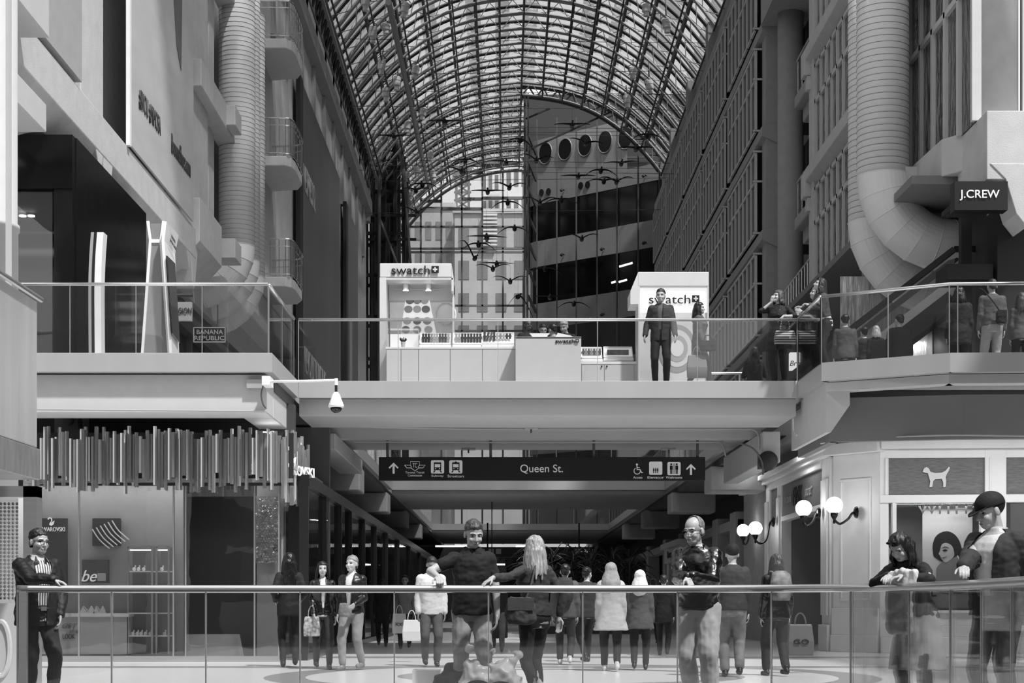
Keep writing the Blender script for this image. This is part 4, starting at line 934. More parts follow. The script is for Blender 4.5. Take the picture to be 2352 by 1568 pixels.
# display counter
o = thing('display_counter', P(150, 1518, 27.1), 'long pale display counter behind the crystal shop glass with printed slogan', 'counter')
box('counter_body', mat('counter_pale', 185, .5), X(90, 27.2), X(297, 27.2), 27.1, 27.5, .12, Z(1416, 27.1), o); box('counter_top', WHITE, X(88, 27.2), X(300, 27.2), 27.05, 27.52, Z(1416, 27.1), Z(1408, 27.1), o)
text('GET', mat('print_grey', 110, .5), P(160, 1437, 27.08), .26, .085, o, shear=.3); text('the', mat('print_grey', 110, .5), P(170, 1448, 27.08), .16, .07, o, shear=.3); text('LOOK', INK, P(158, 1461, 27.08), .21, .085, o)
for i, (px, w_) in enumerate(((200, .28), (228, .22), (118, .2))):
    o = thing('necklace_bust', P(px, 1408, 27.25), ('white necklace bust with dark pendant, middle one on the pale counter', 'smaller white necklace bust at the right of the pale counter', 'white necklace bust at the left of the pale counter')[i], 'display stand', 'necklace busts')
    mb = MB(); mb.prism([(-w_/2, 0, 0), (w_/2, 0, 0), (w_*.25, 0, .13), (.0, 0, .06), (-w_*.25, 0, .13)], (0, .06, 0)); mb.build('bust', WHITE, o, local=True)
    mb = MB(); mb.tube([(-w_*.2, -.01, .12), (0, -.01, .03), (w_*.2, -.01, .12)], .004, 4); mb.build('necklace', DARK, o, local=True)
# tall glass shelf cabinets
for i, (xa, xb) in enumerate(((297, 352), (362, 390))):
    o = thing('shelf_cabinet', P((xa+xb)/2, 1515, 27.2), ('wider', 'narrow')[i]+' tall glass cabinet of small crystal figures', 'cabinet')
    za, zb = .12, Z(1255, 27.2); mb = MB()
    for x in (xa, xb): mb.box(X(x, 27.2)-.015, X(x, 27.2)+.015, 27.1, 27.14, za, zb)
    mb.box(X(xa, 27.2), X(xb, 27.2), 27.1, 27.14, zb-.03, zb); mb.build('frame', STEEL, o); box('back', mat('cab_back', 105, .5), X(xa, 27.2), X(xb, 27.2), 27.45, 27.5, za, zb, o)
    for py in (1312, 1360, 1408, 1460): box('shelf', WHITE, X(xa, 27.2), X(xb, 27.2), 27.15, 27.42, Z(py, 27.2)-.01, Z(py, 27.2)+.01, o)
    box('strip_light', EMIT, X(xa+3, 27.2), X(xb-3, 27.2), 27.15, 27.2, zb-.07, zb-.05, o)
for j, (px, py) in enumerate(((308, 1312), (318, 1312), (330, 1312), (372, 1312), (305, 1460), (315, 1460), (324, 1460), (334, 1460), (345, 1460), (378, 1460), (320, 1360), (372, 1360))):
    mb = MB(); c0 = P(px, py, 27.3); mb.ball(c0+Vector((0, 0, .04)), (.035, .02, .035), 8, 6); mb.ball(c0+Vector((.02, 0, .085)), (.016, .012, .025), 6, 5)
    tag(mb.build('crystal_figure', mat('crystal_clear', 235, .1, metal=.3)), 'tiny bright crystal figure on a glass cabinet shelf', 'ornament', 'crystal figures on the shelves')
# doorway area: tilted board and hexagon screens
o = thing('leaning_board', P(490, 1515, 27), 'pale tilted board standing low in the shop doorway', 'board')
mb = MB(); mb.prism([P(430, 1518, 27.2), P(562, 1518, 27.2), P(550, 1456, 27.25), P(427, 1456, 27.25)], (0, .03, 0)); mb.build('board', mat('board_pale', 175, .5), o)
o = thing('hexagon_screen', P(613, 1290, 27.5), 'shimmering screen of small hexagon tiles right of the shop doorway', 'screen')
hexm = mat('hex_tile', 170, .2, metal=.7, var=.3, scale=8)
mb = MB()
for r in range(26):
    for c_ in range(9):
        mb.prism([P(587+c_*6.2+(3 if r % 2 else 0), 1142+r*5.9, 27.5)+Vector((.024*math.cos(a*PI/3), random.uniform(-.006, .006), .024*math.sin(a*PI/3))) for a in range(6)], (0, .01, random.uniform(-.004, .004)))
e = mb.build('hexagon_tiles', hexm, o); e['kind'] = 'stuff'
# --- crystal bar canopy
can = thing('crystal_canopy', (-6.2, 26.3, 2.7), 'canopy of hanging hexagonal crystal bars over the shop front', 'canopy')
box('back_panel', mat('canopy_back', 40, .4), -8.0, -3.6, 26.66, 26.70, 3.0, 3.9, can); box('mounting_bar', STEEL, -8.1, -3.6, 26.6, 26.64, 3.05, 3.12, can)
CRY = mat('crystal_bar_metal', 205, .1, metal=.78, spec=.9)
mb = MB(); mb.lathe((0, 0, 0), [(.034, -.5), (.034, .47), (.034, .5)], 6); proto = mb.build('crystal_bar', CRY, can, local=True)
pm = proto.data; first = True; rnd = random.Random(3)
for k in range(98):
    if k < 70: px = 62+k*8.4; yy = 26.45-rnd.random()*.25; top = rnd.uniform(978, 1010); bot = rnd.uniform(1085, 1135)
    else: f = (k-70)/28; px = 650+f*60; yy = 26.3+f*2.3; top = rnd.uniform(975, 1040)+f*30; bot = rnd.uniform(1110, 1160)+f*20
    if px < 90: top = 1100
    c_ = proto if first else proto.copy()
    if not first: COL.objects.link(c_); c_.parent = can
    first = False
    z1, z0 = Z(top, yy), Z(bot, yy); c_.location = Vector((X(px, yy), yy, (z0+z1)/2))-can.location; c_.scale = (1, 1, z1-z0); c_.rotation_euler[2] = rnd.random()
o = thing('blade_sign', P(682, 1080, 27.4), 'bright slanted brand lettering on the crystal canopy corner', 'sign')
text('SWAROVSKI', WINK, P(681, 1080, 27.2), 1.25, .17, o, rz=math.radians(68), ext=.01)
mb = MB(); c0 = P(664, 1062, 26.7); mb.prism([c0+Vector((a*.8, a*1.8, c*1.8)) for a, c in sw], (.02, 0, 0)); mb.build('swan_mark', WINK, o)
for i, (px, py) in enumerate(((606, 997), (626, 996), (636, 1002), (620, 1022))):
    mb = MB(); mb.ball(P(px, py, 27.0), (.09, .06, .05), 10, 6); o = mb.build('canopy_spotlight', EMITS); tag(o, 'small glaring spotlight behind the crystal bars at the shop corner', 'light', 'canopy spotlights')
# header objects above the canopy
o = thing('loudspeaker', P(165, 965, 27.4), 'grey framed horn loudspeaker mounted dimly above the crystal canopy', 'loudspeaker')
box('plate', MID, X(125, 27.4), X(203, 27.4), 27.4, 27.45, Z(995, 27.4), Z(950, 27.4), o); MB().ball(P(157, 966, 27.3), (.1, .06, .09)).build('horn', GREY, o, smooth=True); MB().ball(P(184, 972, 27.3), (.04, .05, .13)).build('horn', DARK, o, smooth=True)
# ================================================================ security camera
o = thing('dome_camera', P(613, 880, 25.2), 'white dome security camera on a long arm at the left gallery corner', 'camera')
MB().tube([P(618, 876, 25.1), P(700, 875, 25.1), P(772, 873, 25.1)], .022, 8).build('arm', WHITE, o, smooth=True)
box('wall_plate', FASCIA, X(563, 25.3), X(615, 25.3), 25.44, 25.54, Z(888, 25.3), Z(868, 25.3), o); box('bracket', WHITE, X(607, 25.3), X(625, 25.3), 25.05, 25.44, Z(888, 25.3), Z(868, 25.3), o)
c0 = P(772, 873, 25.1); mb = MB(); mb.lathe(c0, [(.03, .03), (.03, -.08)], 12); mb.build('elbow', WHITE, o); mb = MB(); mb.lathe(c0, [(.022, -.08), (.022, -.19)], 12); mb.build('stem', BLK, o)
mb = MB(); mb.lathe(c0, [(.03, -.19), (.06, -.23), (.085, -.30), (.125, -.40), (.125, -.43), (.10, -.44)], 24); mb.build('housing', WHITE, o, smooth=True)
MB().ball(c0+Vector((0, 0, -.44)), (.095, .095, .085), 20, 12).build('dome', BLACK, o, smooth=True)
MB().tube(smoothpts([P(606, 880, 25.35), P(600, 905, 25.3), P(604, 928, 25.4), P(612, 938, 25.45)], 5), .012, 6).build('cable', GREY, o)
# conduits, small fittings below the bridge
o = MB().tube([P(84, 940, 25.5), P(612, 944, 25.5)], .018, 6).build('conduit', FASCIA); tag(o, 'thin pale conduit along the bottom of the left beam', 'pipe')
for i, pts in enumerate(([(-3.5, 31.2, 4.52), (0, 31.8, 4.53), (4.4, 31.8, 4.53), (5.0, 31.6, 4.5), (5.1, 31.5, 4.3), (5.1, 31.5, 4.1)], [(-3.3, 34.3, 4.53), (0, 34.4, 4.53), (4.3, 34.4, 4.53), (4.7, 34.2, 4.5), (4.8, 34.1, 4.2)], [P(1822, 962, 28.2), P(1824, 990, 28.4), P(1830, 1000, 28.2)])):
    o = MB().tube(smoothpts(pts, 4), .02, 6).build('conduit', SOFF); tag(o, ('upper painted conduit bending down at the right end of the bridge ceiling', 'lower painted conduit crossing under the bridge', 'short conduit drop by the white bracket on the right')[i], 'pipe')
for px, py, lab in ((1220, 980, 'centre of the bridge ceiling'), (1076, 1026, 'left of the ceiling centre above the street sign'), (1536, 1026, 'right end above the street sign')):
    yy = 31.5 if py < 1000 else 36.3
    o = thing('ceiling_sensor', P(px, py, yy), 'small pale sensor box at the '+lab, 'sensor'); box('body', SOFF, X(px-16, yy), X(px+16, yy), yy, yy+.25, Z(py+6, yy), Z(py-7, yy), o, bevel=.02); MB().tube([P(px, py+6, yy), P(px, py+14, yy)], .02, 6).build('probe', GREY, o)
o = thing('wall_speaker', P(1762, 1058, 31), 'dark round wall loudspeaker with looping cables by the right ceiling edge', 'loudspeaker')
MB().ball(P(1764, 1058, 31), (.2, .14, .2)).build('shell', DARK, o, smooth=True); box('mount', GREY, X(1745, 31), X(1782, 31), 31.1, 31.3, Z(1075, 31), Z(1042, 31), o)
MB().tube(smoothpts([P(1700, 1018, 30.8), P(1730, 1030, 30.8), P(1750, 1060, 30.8), P(1752, 1090, 30.8)], 5), .018, 6).build('cable', GREY, o)
o = MB().tube(smoothpts([P(1885, 1018, 27.9), P(1950, 1008, 27.5), P(2080, 1002, 27.1), P(2193, 999, 26.8), P(2352, 1001, 26.6)], 4), .016, 6).build('conduit', FASCIA); tag(o, 'long pale cable running along the bottom of the dark bulkhead', 'pipe')
# ================================================================ hanging street sign
YS = 34.5
o = thing('street_sign', P(1245, 1105, YS), 'long black hanging sign reading Queen St. with transit and washroom symbols', 'sign')
box('sign_panel', mat('sign_panel_black', 24, .5), X(870, YS), X(1620, YS), YS, YS+.18, Z(1103, YS), Z(1049, YS), o, bevel=.01)
for px in (890, 1127, 1364, 1602): MB().tube([P(px, 1049, YS+.1), P(px, 994, YS+.1)], .03, 8).build('hanger', GREY, o)
SW = mat('sign_white', 225, .5, emit=.12)
text('Queen St.', SW, P(1244, 1077, YS-.01), 98*YS/F, 21*YS/F, o)
def arrow(par, px, py, YY, s=1., rot=0):
    pts = [(-.02, -.11), (.02, -.11), (.02, .04), (.075, -.015), (.095, .005), (0, .1), (-.095, .005), (-.075, -.015), (-.02, .04)]
    mb = MB(); c0 = P(px, py, YY-.015); mb.prism([c0+Matrix.Rotation(rot, 3, 'Y')@Vector((a*s, 0, c_*s)) for a, c_ in pts], (0, .02, 0)); mb.build('arrow', SW, par)
arrow(o, 904, 1074, YS, 1.15); arrow(o, 1587, 1077, YS, 1.15)
def rrect(par, nm, px, py, w_, h_, YY, m, out=.015):
    mb = MB(); c0 = P(px, py, YY); r = .03; pts = []
    for sx_, sz_, a0 in ((1, 1, 0), (-1, 1, 90), (-1, -1, 180), (1, -1, 270)):
        for k in range(4):
            a = math.radians(a0+30*k); pts.append(c0+Vector((sx_*(w_/2-r)+r*math.cos(a), -out, sz_*(h_/2-r)+r*math.sin(a))))
    mb.prism(pts, (0, .012, 0)); return mb.build(nm, m, par)
for px, py, lab in ((1005, 1072, 'Subway'), (1047, 1072, 'Streetcars'), (1506, 1075, 'Elevator'), (1548, 1076, 'Washrooms')):
    rrect(o, 'symbol_tile', px, py, .29, .29, YS, SW)
    text(lab, SW, P(px, 1096 if px > 1100 else 1093, YS-.01), min(.36, .045*len(lab)), .055, o)
    c0 = P(px, py, YS-.02); mb = MB()
    if px < 1100:
        mb.box(c0.x-.08, c0.x+.08, c0.y-.01, c0.y, c0.z-.07, c0.z+.10); mb.build('symbol', INK, o)
        mb = MB(); mb.box(c0.x-.06, c0.x+.06, c0.y-.02, c0.y-.011, c0.z-.01, c0.z+.06); mb.box(c0.x-.055, c0.x-.03, c0.y-.02, c0.y-.011, c0.z-.05, c0.z-.03); mb.box(c0.x+.03, c0.x+.055, c0.y-.02, c0.y-.011, c0.z-.05, c0.z-.03); mb.build('symbol_window', SW, o)
        mb = MB(); mb.prism([(c0.x-.07, c0.y-.01, c0.z-.075), (c0.x-.04, c0.y-.01, c0.z-.075), (c0.x-.07, c0.y-.01, c0.z-.12), (c0.x-.1, c0.y-.01, c0.z-.12)], (0, .01, 0)); mb.prism([(c0.x+.07, c0.y-.01, c0.z-.075), (c0.x+.04, c0.y-.01, c0.z-.075), (c0.x+.07, c0.y-.01, c0.z-.12), (c0.x+.1, c0.y-.01, c0.z-.12)], (0, .01, 0))
        if px > 1020: mb.prism([(c0.x-.03, c0.y-.01, c0.z+.1), (c0.x+.03, c0.y-.01, c0.z+.1), (c0.x, c0.y-.01, c0.z+.125)], (0, .01, 0))
        mb.build('symbol', INK, o)
    else:
        ppl = (-.06, .06) if px > 1520 else (-.045, 0, .045)
        for q in ppl:
            s = 1 if px > 1520 else .5; zz = 0 if px > 1520 else -.05
            mb.ball((c0.x+q, c0.y-.004, c0.z+zz+.095*s), .022*s, 8, 6); mb.box(c0.x+q-.03*s, c0.x+q+.03*s, c0.y-.01, c0.y, c0.z+zz-.02*s, c0.z+zz+.065*s); mb.box(c0.x+q-.022*s, c0.x+q-.004*s, c0.y-.01, c0.y, c0.z+zz-.115*s, c0.z+zz-.02*s); mb.box(c0.x+q+.004*s, c0.x+q+.022*s, c0.y-.01, c0.y, c0.z+zz-.115*s, c0.z+zz-.02*s)
        if px > 1520: mb.box(c0.x-.006, c0.x+.006, c0.y-.01, c0.y, c0.z-.115, c0.z+.115)
        mb.build('symbol', INK, o)
# wheelchair symbol
mb = MB(); c0 = P(1465, 1077, YS-.02); mb.ball(c0+Vector((-.02, 0, .1)), (.025, .01, .025), 8, 6); mb.tube([c0+Vector((-.02, 0, .07)), c0+Vector((-.015, 0, -.01)), c0+Vector((.05, 0, -.01)), c0+Vector((.085, 0, -.08)), c0+Vector((.11, 0, -.07))], .012, 6)
mb.tube([c0+Vector((-.015, 0, -.04))+Vector((.07*math.cos(a), 0, .07*math.sin(a))) for a in [2.1+k*.35 for k in range(13)]], .009, 6); mb.tube([c0+Vector((-.018, 0, .04)), c0+Vector((.04, 0, .03))], .009, 6); mb.build('symbol', SW, o); text('Access', SW, P(1465, 1096, YS-.01), .20, .055, o)
# transit commission emblem: winged shield
mb = MB(); c0 = P(953, 1072, YS-.02); mb.tube([c0+Vector(v) for v in ((-.23, 0, .04), (-.1, 0, .04), (-.1, 0, .12), (.1, 0, .12), (.1, 0, .04), (.23, 0, .04), (.18, 0, -.02), (.09, 0, -.02), (0, 0, -.085), (-.09, 0, -.02), (-.18, 0, -.02), (-.23, 0, .04))], .007, 4)
mb.tube([c0+Vector((-.1, 0, .04)), c0+Vector((-.07, 0, -.01))], .006, 4); mb.tube([c0+Vector((.1, 0, .04)), c0+Vector((.07, 0, -.01))], .006, 4); mb.build('emblem', SW, o); text('TC', SW, c0+Vector((0, -.005, .035)), .1, .1, o)
text('Toronto Transit', SW, P(953, 1084.5, YS-.01), .42, .045, o); text('Commission', SW, P(953, 1091.5, YS-.01), .31, .045, o)
# far hanging signs
YQ = 60.
o = thing('far_street_sign', P(1235, 1278, YQ), 'distant dim black sign with arrow and washroom symbol, behind the blond woman', 'sign')
box('sign_panel', mat('sign_panel_black', 24, .5), X(1090, YQ), X(1358, YQ), YQ, YQ+.2, Z(1279, YQ), Z(1257, YQ), o)
MB().tube([P(1120, 1257, YQ+.1), P(1120, 1200, YQ+.1)], .03, 6).build('hanger', DARK, o); MB().tube([P(1330, 1257, YQ+.1), P(1330, 1200, YQ+.1)], .03, 6).build('hanger', DARK, o)
DW = mat('sign_dim_white', 120, .5, emit=.02); text('Queen St.', DW, P(1236, 1268, YQ-.02), 42*YQ/F, 9*YQ/F, o)
for px in (1108, 1128, 1145, 1327): rrect(o, 'symbol_tile', px, 1266, .2, .2, YQ, DW)
arrow(o, 1343, 1267, YQ, 1.3, PI/2)
o = thing('far_exit_sign', P(1140, 1317, 56), 'small dark sign reading Street over the corridor, left of the palms', 'sign')
box('sign_panel', mat('sign_panel_black', 24, .5), X(1100, 56), X(1163, 56), 56, 56.1, Z(1316, 56), Z(1300, 56), o); text('Street', SW, P(1128, 1308, 55.98), 20*56/F, 8*56/F, o)
MB().tube([P(1130, 1300, 56.05), P(1130, 1150, 56.05)], .02, 5).build('hanger', DARK, o)
for i, (px0, px1, py, yy) in enumerate(((1000, 1100, 1254, 78), (1125, 1160, 1296, 75), (1185, 1210, 1254, 78))):
    o = box('ceiling_light', EMIT, X(px0, yy), X(px1, yy), yy, yy+.3, Z(py, yy)-.03, Z(py, yy)+.04); tag(o, ('long', 'short lower', 'short upper')[i]+' strip light far down the dark corridor', 'light')
# ================================================================ globe lamps
def globe_lamp(glp, wp, label, r=.17):
    o = thing('globe_lamp', wp, label, 'lamp')
    gc = Vector(glp); wv = Vector(wp)
    MB().ball(gc, r, 24, 16).build('globe', mat('globe_glow', 245, .4, emit=9), o, smooth=True)
    mb = MB(); mb.lathe(gc, [(.02, -r-.2), (.03, -r-.16), (.02, -r-.13), (.05, -r-.08), (.07, -r-.05), (.085, -r+.03), (.06, -r+.04)], 16); mb.build('holder', BLACK, o, smooth=True)
    d = wv-gc; mb = MB(); mb.tube(smoothpts([gc+Vector((0, 0, -r-.12)), gc+Vector((d.x*.25, d.y*.25, -r-.2)), gc+Vector((d.x*.6, d.y*.6, -r-.1)), Vector((gc.x+d.x*.8, gc.y+d.y*.8, wv.z-.02)), wv], 6), .026, 8); mb.build('arm', BLACK, o, smooth=True)
    a = 'X' if abs(d.x) > abs(d.y) else 'Y'; mb = MB(); mb.lathe(wv-Vector((.05, 0, 0)) if a == 'X' else wv-Vector((0, .05, 0)), [(.05, -.02), (.1, .0), (.12, .04), (.12, .06)], 8, a); mb.build('wall_plate', BLACK, o)
globe_lamp(P(1707, 1218, 42.0), (6.69, 42.6, 2.55+.45), 'lit white globe lamp on a black arm, farthest left of four', .17)
globe_lamp(P(1735, 1213, 38.6), (6.62, 38.6, 3.0), 'lit white globe lamp second from left, overlapping the farthest', .17)
globe_lamp(P(1846, 1167, 33.0), (6.62, 33.0, 2.9), 'lit white globe lamp third from left beside the dark doorway', .17)
globe_lamp(P(1916, 1160, 31.6), fa.lerp(fb, .55)+Vector((-.05, -.1, 2.85)), 'lit white globe lamp on the front pilaster, rightmost', .17)
# planter with palms
o = thing('palm_planter', (1.6, 52, 0), 'pale low planter with dark spiky palms in the corridor centre', 'planter')
MB().box(.6, 4.6, 51, 53, .25, 1.0).build('box_planter', mat('planter_pale', 170, .6), o, bevel=.03); MB().box(.7, 4.5, 51.1, 52.9, 0, .25).build('plinth', DARK, o)
LEAF = mat('palm_leaf', 28, .5); rr_ = random.Random(5)
for c_ in range(6):
    cx_, cy_ = .9+c_*.65, 52+rr_.uniform(-.5, .5); mb = MB()
    for k in range(70):
        a = rr_.uniform(0, 2*PI); L = rr_.uniform(.35, .8); h0 = rr_.uniform(1.2, 2.6); p0 = Vector((cx_, cy_, h0)); up_ = rr_.uniform(.1, .45)
        mb.tube([p0, p0+Vector((math.cos(a)*L*.5, math.sin(a)*L*.5, up_)), p0+Vector((math.cos(a)*L, math.sin(a)*L, up_*.6)), p0+Vector((math.cos(a)*L*1.25, math.sin(a)*L*1.25, up_*.1))], [.008, .018, .014, .003], 4)
    mb.tube([(cx_, cy_, .9), (cx_, cy_, 2.4)], .04, 6); mb.build('palm', LEAF, o)
# ================================================================ totem and blade
o = thing('directory_totem', P(366, 808, 27.3), 'tall pale directory totem with flared top and dark map panel', 'totem'); YT = 27.2; YB = 26.6
TW = WHITE; 
def tp(px, py, y=YT): return P(px, py, y)
f_ = [(345, 563), (385, 563), (396, 830), (322, 830)]
mb = MB(); mb.prism([tp(344, 562), tp(372, 562), tp(390, 860), tp(322, 860)], (0, .5, 0)); mb.build('front_face', mat('totem_grey', 135, .5), o)
mb = MB(); mb.prism([tp(337, 507), tp(371, 507), tp(369, 550), tp(347, 550)][0:0]+[tp(346, 513), tp(374, 513), tp(368, 550), tp(350, 550)], (0, .3, 0)); mb.build('head_recess', mat('totem_grey', 135, .5), o)
mb = MB()
for a, c in (((340, 508), (346, 552)), ((346, 552), (324, 860)), ((376, 508), (370, 552)), ((370, 552), (392, 860)), ((345, 554), (371, 554))): mb.bar(tp(*a), tp(*c), .045, .06)
mb.build('edge_frame', TW, o)
mb = MB(); bk = [(376, 508, 26.9), (404, 540, 28.4), (396, 583, 28.4), (371, 552, 26.9)]; mb.prism([P(a, b_, c) for a, b_, c in bk], (.05, 0, 0)); mb.build('head_panel', TW, o)
mb = MB(); bk = [(371, 552, 26.9), (396, 583, 28.4), (407, 850, 28.4), (392, 860, 26.9)]; mb.prism([P(a, b_, c) for a, b_, c in bk], (.05, 0, 0)); mb.build('side_panel', TW, o)
mb = MB(); bk = [(374, 587, 26.85), (393, 605, 28.2), (404, 788, 28.2), (386, 765, 26.85)]; mb.prism([P(a, b_, c)+Vector((.055, 0, 0)) for a, b_, c in bk], (.02, 0, 0)); mb.build('map_panel', mat('map_dark', 45, .2, var=.6, scale=6), o)
q = P(389, 549, 27.7)+Vector((.07, 0, 0))
text('TORONTO', GB, q, .5, .06, o, rz=math.radians(94), ext=.002); text('EATON CENTRE', GB, q-Vector((0, 0, .1)), .8, .06, o, rz=math.radians(94), ext=.002)
o = thing('curved_blade', P(220, 830, 27.2), 'tall bright curved blade stand, left of the directory totem', 'stand')
for nm, x0, x1, m_ in (('blade', 203, 210, FASCIA), ('dark_core', 210, 217, BLK), ('front_blade', 217, 232, WHITE)):
    mb = MB(); pts = smoothpts([P((x0+x1)/2+(6 if k == 0 else 2 if k == 1 else 0 if k < 4 else 1), py, 26.9) for k, py in enumerate((533, 590, 650, 730, 850))], 5); hw = (x1-x0)/2*26.9/F
    for a, c in zip(pts, pts[1:]): mb.prism([a+Vector((-hw, 0, 0)), a+Vector((hw, 0, 0)), c+Vector((hw, 0, 0)), c+Vector((-hw, 0, 0))], (0, .25, 0))
    mb.build(nm, m_, o)
# hanging shop signs on the upper left
o = thing('hanging_shop_board', P(418, 700, 34), 'pale hanging board sign with dark capitals behind the totem', 'sign'); box('board', mat('board_grey', 160, .6), X(392, 34), X(440, 34), 34, 34.1, Z(736, 34), Z(693, 34), o); text('RELIGION', INK, P(414, 713, 33.98), 52*34/F, 13*34/F, o); MB().tube([P(400, 693, 34.05), P(400, 678, 34.05)], .03, 6).build('hanger', DARK, o); MB().tube([P(376, 678, 34.05), P(442, 678, 34.05)], .04, 6).build('bracket', DARK, o)
o = thing('framed_shop_sign', P(481, 786, 36), 'dark framed two-line sign with thin pale capitals behind the left glass', 'sign'); box('board', mat('board_dark', 32, .5), X(444, 36), X(518, 36), 36, 36.1, Z(786, 36), Z(751, 36), o)
mb = MB()
for a, c in (((445, 785), (517, 785)), ((445, 752), (517, 752)), ((445, 785), (445, 752)), ((517, 785), (517, 752))): mb.bar(P(*a, 35.97), P(*c, 35.97), .02)
mb.build('frame_line', mat('thin_pale', 150, .5), o); text('BANANA', mat('thin_pale', 150, .5), P(482, 762, 35.97), 60*36/F, 10*36/F, o); text('REPUBLIC', mat('thin_pale', 150, .5), P(481, 776, 35.97), 68*36/F, 10*36/F, o)
MB().tube([P(500, 751, 36.05), P(500, 700, 36.05)], .02, 5).build('hanger', DARK, o)
# ================================================================ WATCH STAND
YK = 31.; ks = lambda px: X(px, YK); kz = lambda py: Z(py, YK)
WM = mat('kiosk_white', 208, .4)
def logo(par, px, py, wpx, hpx, Y, dark=INK, txt='swatch'):
    text(txt, dark, P(px, py, Y), wpx*Y/F, hpx*Y/F, par)
    cx_ = px+wpx/2+hpx*.62; r = hpx*.42; mb = MB(); a = P(cx_-r, py+r*.8, Y-.01); c = P(cx_+r, py-r*1.05, Y); mb.box(a.x, c.x, Y-.02, Y-.005, a.z, c.z); mb.build('logo_square', dark, par)
    m = P(cx_, py-.1*r, Y); q = r*Y/F; mb = MB(); mb.box(m.x-q*.62, m.x+q*.62, Y-.03, Y-.021, m.z-q*.2, m.z+q*.2); mb.box(m.x-q*.2, m.x+q*.2, Y-.031, Y-.0215, m.z-q*.62, m.z+q*.62); mb.build('logo_cross', WM, par)
o = thing('watch_kiosk', (ks(957), YK, UF), 'white lit watch kiosk tower with logo header, left end of the stand', 'kiosk')
box('header', WM, ks(872), ks(1037), YK, YK+.9, kz(637), kz(604), o, bevel=.02); box('side_post', WM, ks(872), ks(887), YK, YK+.9, UF, kz(637), o)
mb = MB(); mb.prism([P(1037, 604, YK), P(1042, 640, YK), P(1042, 668, YK), P(1037, 668, YK)], (0, .9, 0)); mb.prism([P(887, 638, YK), P(1040, 638, YK), P(1040, 642, YK), P(887, 642, YK)], (0, .9, 0)); mb.build('canopy_side', WM, o)
box('header_return', WM, ks(888), ks(1041), YK+.55, YK+.85, kz(677), kz(642), o); box('right_post', WM, ks(1038), ks(1042), YK+.3, YK+.85, UF, kz(642), o)
LB = mat('lightbox_picture', 150, .4, emit=.22, var=.4, scale=1.5); pb = box('lightbox', LB, ks(890), ks(1040), YK+.6, YK+.7, kz(800), kz(681), o)
mb = MB(); mb.prism([P(932, 681, YK+.58), P(985, 681, YK+.58), P(1003, 770, YK+.58), P(920, 770, YK+.58)], (0, -.01, 0)); mb.build('printed_panel', mat('print_white', 235, .5, emit=.35), o)
for r_, py in enumerate((690, 710, 737, 757)):
    for q in range(3): mb = MB(); c0 = P(938+q*20+(r_-1)*(q-1)*3, py, YK+.56); mb.prism([c0+Vector((.085*math.cos(2*PI*k/16), 0, .075*math.sin(2*PI*k/16))) for k in range(16)], (0, -.005, 0)); mb.build('printed_dial', mat('dial_grey_%d' % ((q+r_) % 3), (130, 165, 195)[(q+r_) % 3], .5), o)
mb = MB(); c0 = P(1024, 722, YK+.57); mb.tube([c0+Vector((.2*math.cos(2*PI*k/20), 0, .22*math.sin(2*PI*k/20))) for k in range(21)], .02, 5); mb.build('printed_ring', WM, o)
logo(o, 943, 620, 88, 20, YK-.02)
for px in (932, 984):
    mb = MB(); mb.lathe(P(px, 662, YK+.4), [(.05, .12), (.055, -.02), (.06, -.06)], 14); mb.build('spot_housing', WM, o); mb = MB(); mb.lathe(P(px, 666, YK+.35), [(.055, -.01), (.05, .0)], 14); mb.build('spot_face', EMITS, o)
for px in (922, 990): mb = MB(); mb.lathe(P(px, 644, YK+.3), [(.08, -.012), (.08, 0)], 14); mb.build('downlight', EMITS, o)
mb = MB(); mb.tube([P(905, 663, YK+.5), P(1015, 663, YK+.5)], .012, 5); mb.build('track', FASCIA, o)
# counter with doors
o = thing('display_counter', (ks(1020), YK-.4, UF), 'long white watch counter with cupboard doors, left run of the stand', 'counter'); YD = YK-.4
box('body', WM, X(887, YD), X(1184, YD), YD, YD+.8, UF, Z(801, YD), o); box('worktop', WHITE, X(886, YD), X(1185, YD), YD-.02, YD+.82, Z(801, YD), Z(797, YD), o)
for a, c in ((887, 921), (921, 961), (961, 1034), (1034, 1108), (1108, 1184)): box('door', WM, X(a, YD)+.008, X(c, YD)-.008, YD-.02, YD, UF, Z(803, YD), o, bevel=.003)
o = thing('glass_showcase', P(925, 797, YD+.3), 'clear showcase box lit from inside at the left end of the counter', 'showcase'); box('case', GUARD, X(890, YD), X(960, YD), YD+.1, YD+.6, Z(797, YD), Z(752, YD), o); box('lit_base', LBOX, X(892, YD), X(958, YD), YD+.5, YD+.55, Z(795, YD), Z(757, YD), o)
o = thing('potted_plant', P(926, 797, YD+.3), 'tiny white pot with a dark sprig inside the lit showcase', 'plant'); mb = MB(); mb.lathe(P(926, 797, YD+.3), [(.035, 0), (.05, .1)], 14); mb.build('pot', WHITE, o); mb = MB()
for k in range(14): a = k*.45; c0 = P(926, 788, YD+.3); mb.tube([c0, c0+Vector((.07*math.cos(a), .05*math.sin(a), .07+.02*(k % 3)))], .008, 4)
mb.build('leaves', DARK, o)
o = thing('cash_desk', (X(1259, YK-.9), YK-.9, UF), 'plain white cash desk with small logo, centre of the stand', 'desk'); YC = YK-.9
box('front_panel', WM, X(1184, YC), X(1335, YC), YC, YC+.06, UF, Z(774, YC), o, bevel=.004); box('desk_top', WM, X(1184, YC), X(1335, YC), YC, YC+.7, Z(777, YC), Z(773, YC), o); box('side_panel', WM, X(1184, YC), X(1187, YC), YC+.06, YC+.7, UF, Z(777, YC), o)
logo(o, 1298, 783, 44, 9, YC-.01)
o = thing('display_counter', (X(1400, YD), YD, UF), 'white watch counter with two knobbed doors, right run of the stand', 'counter')
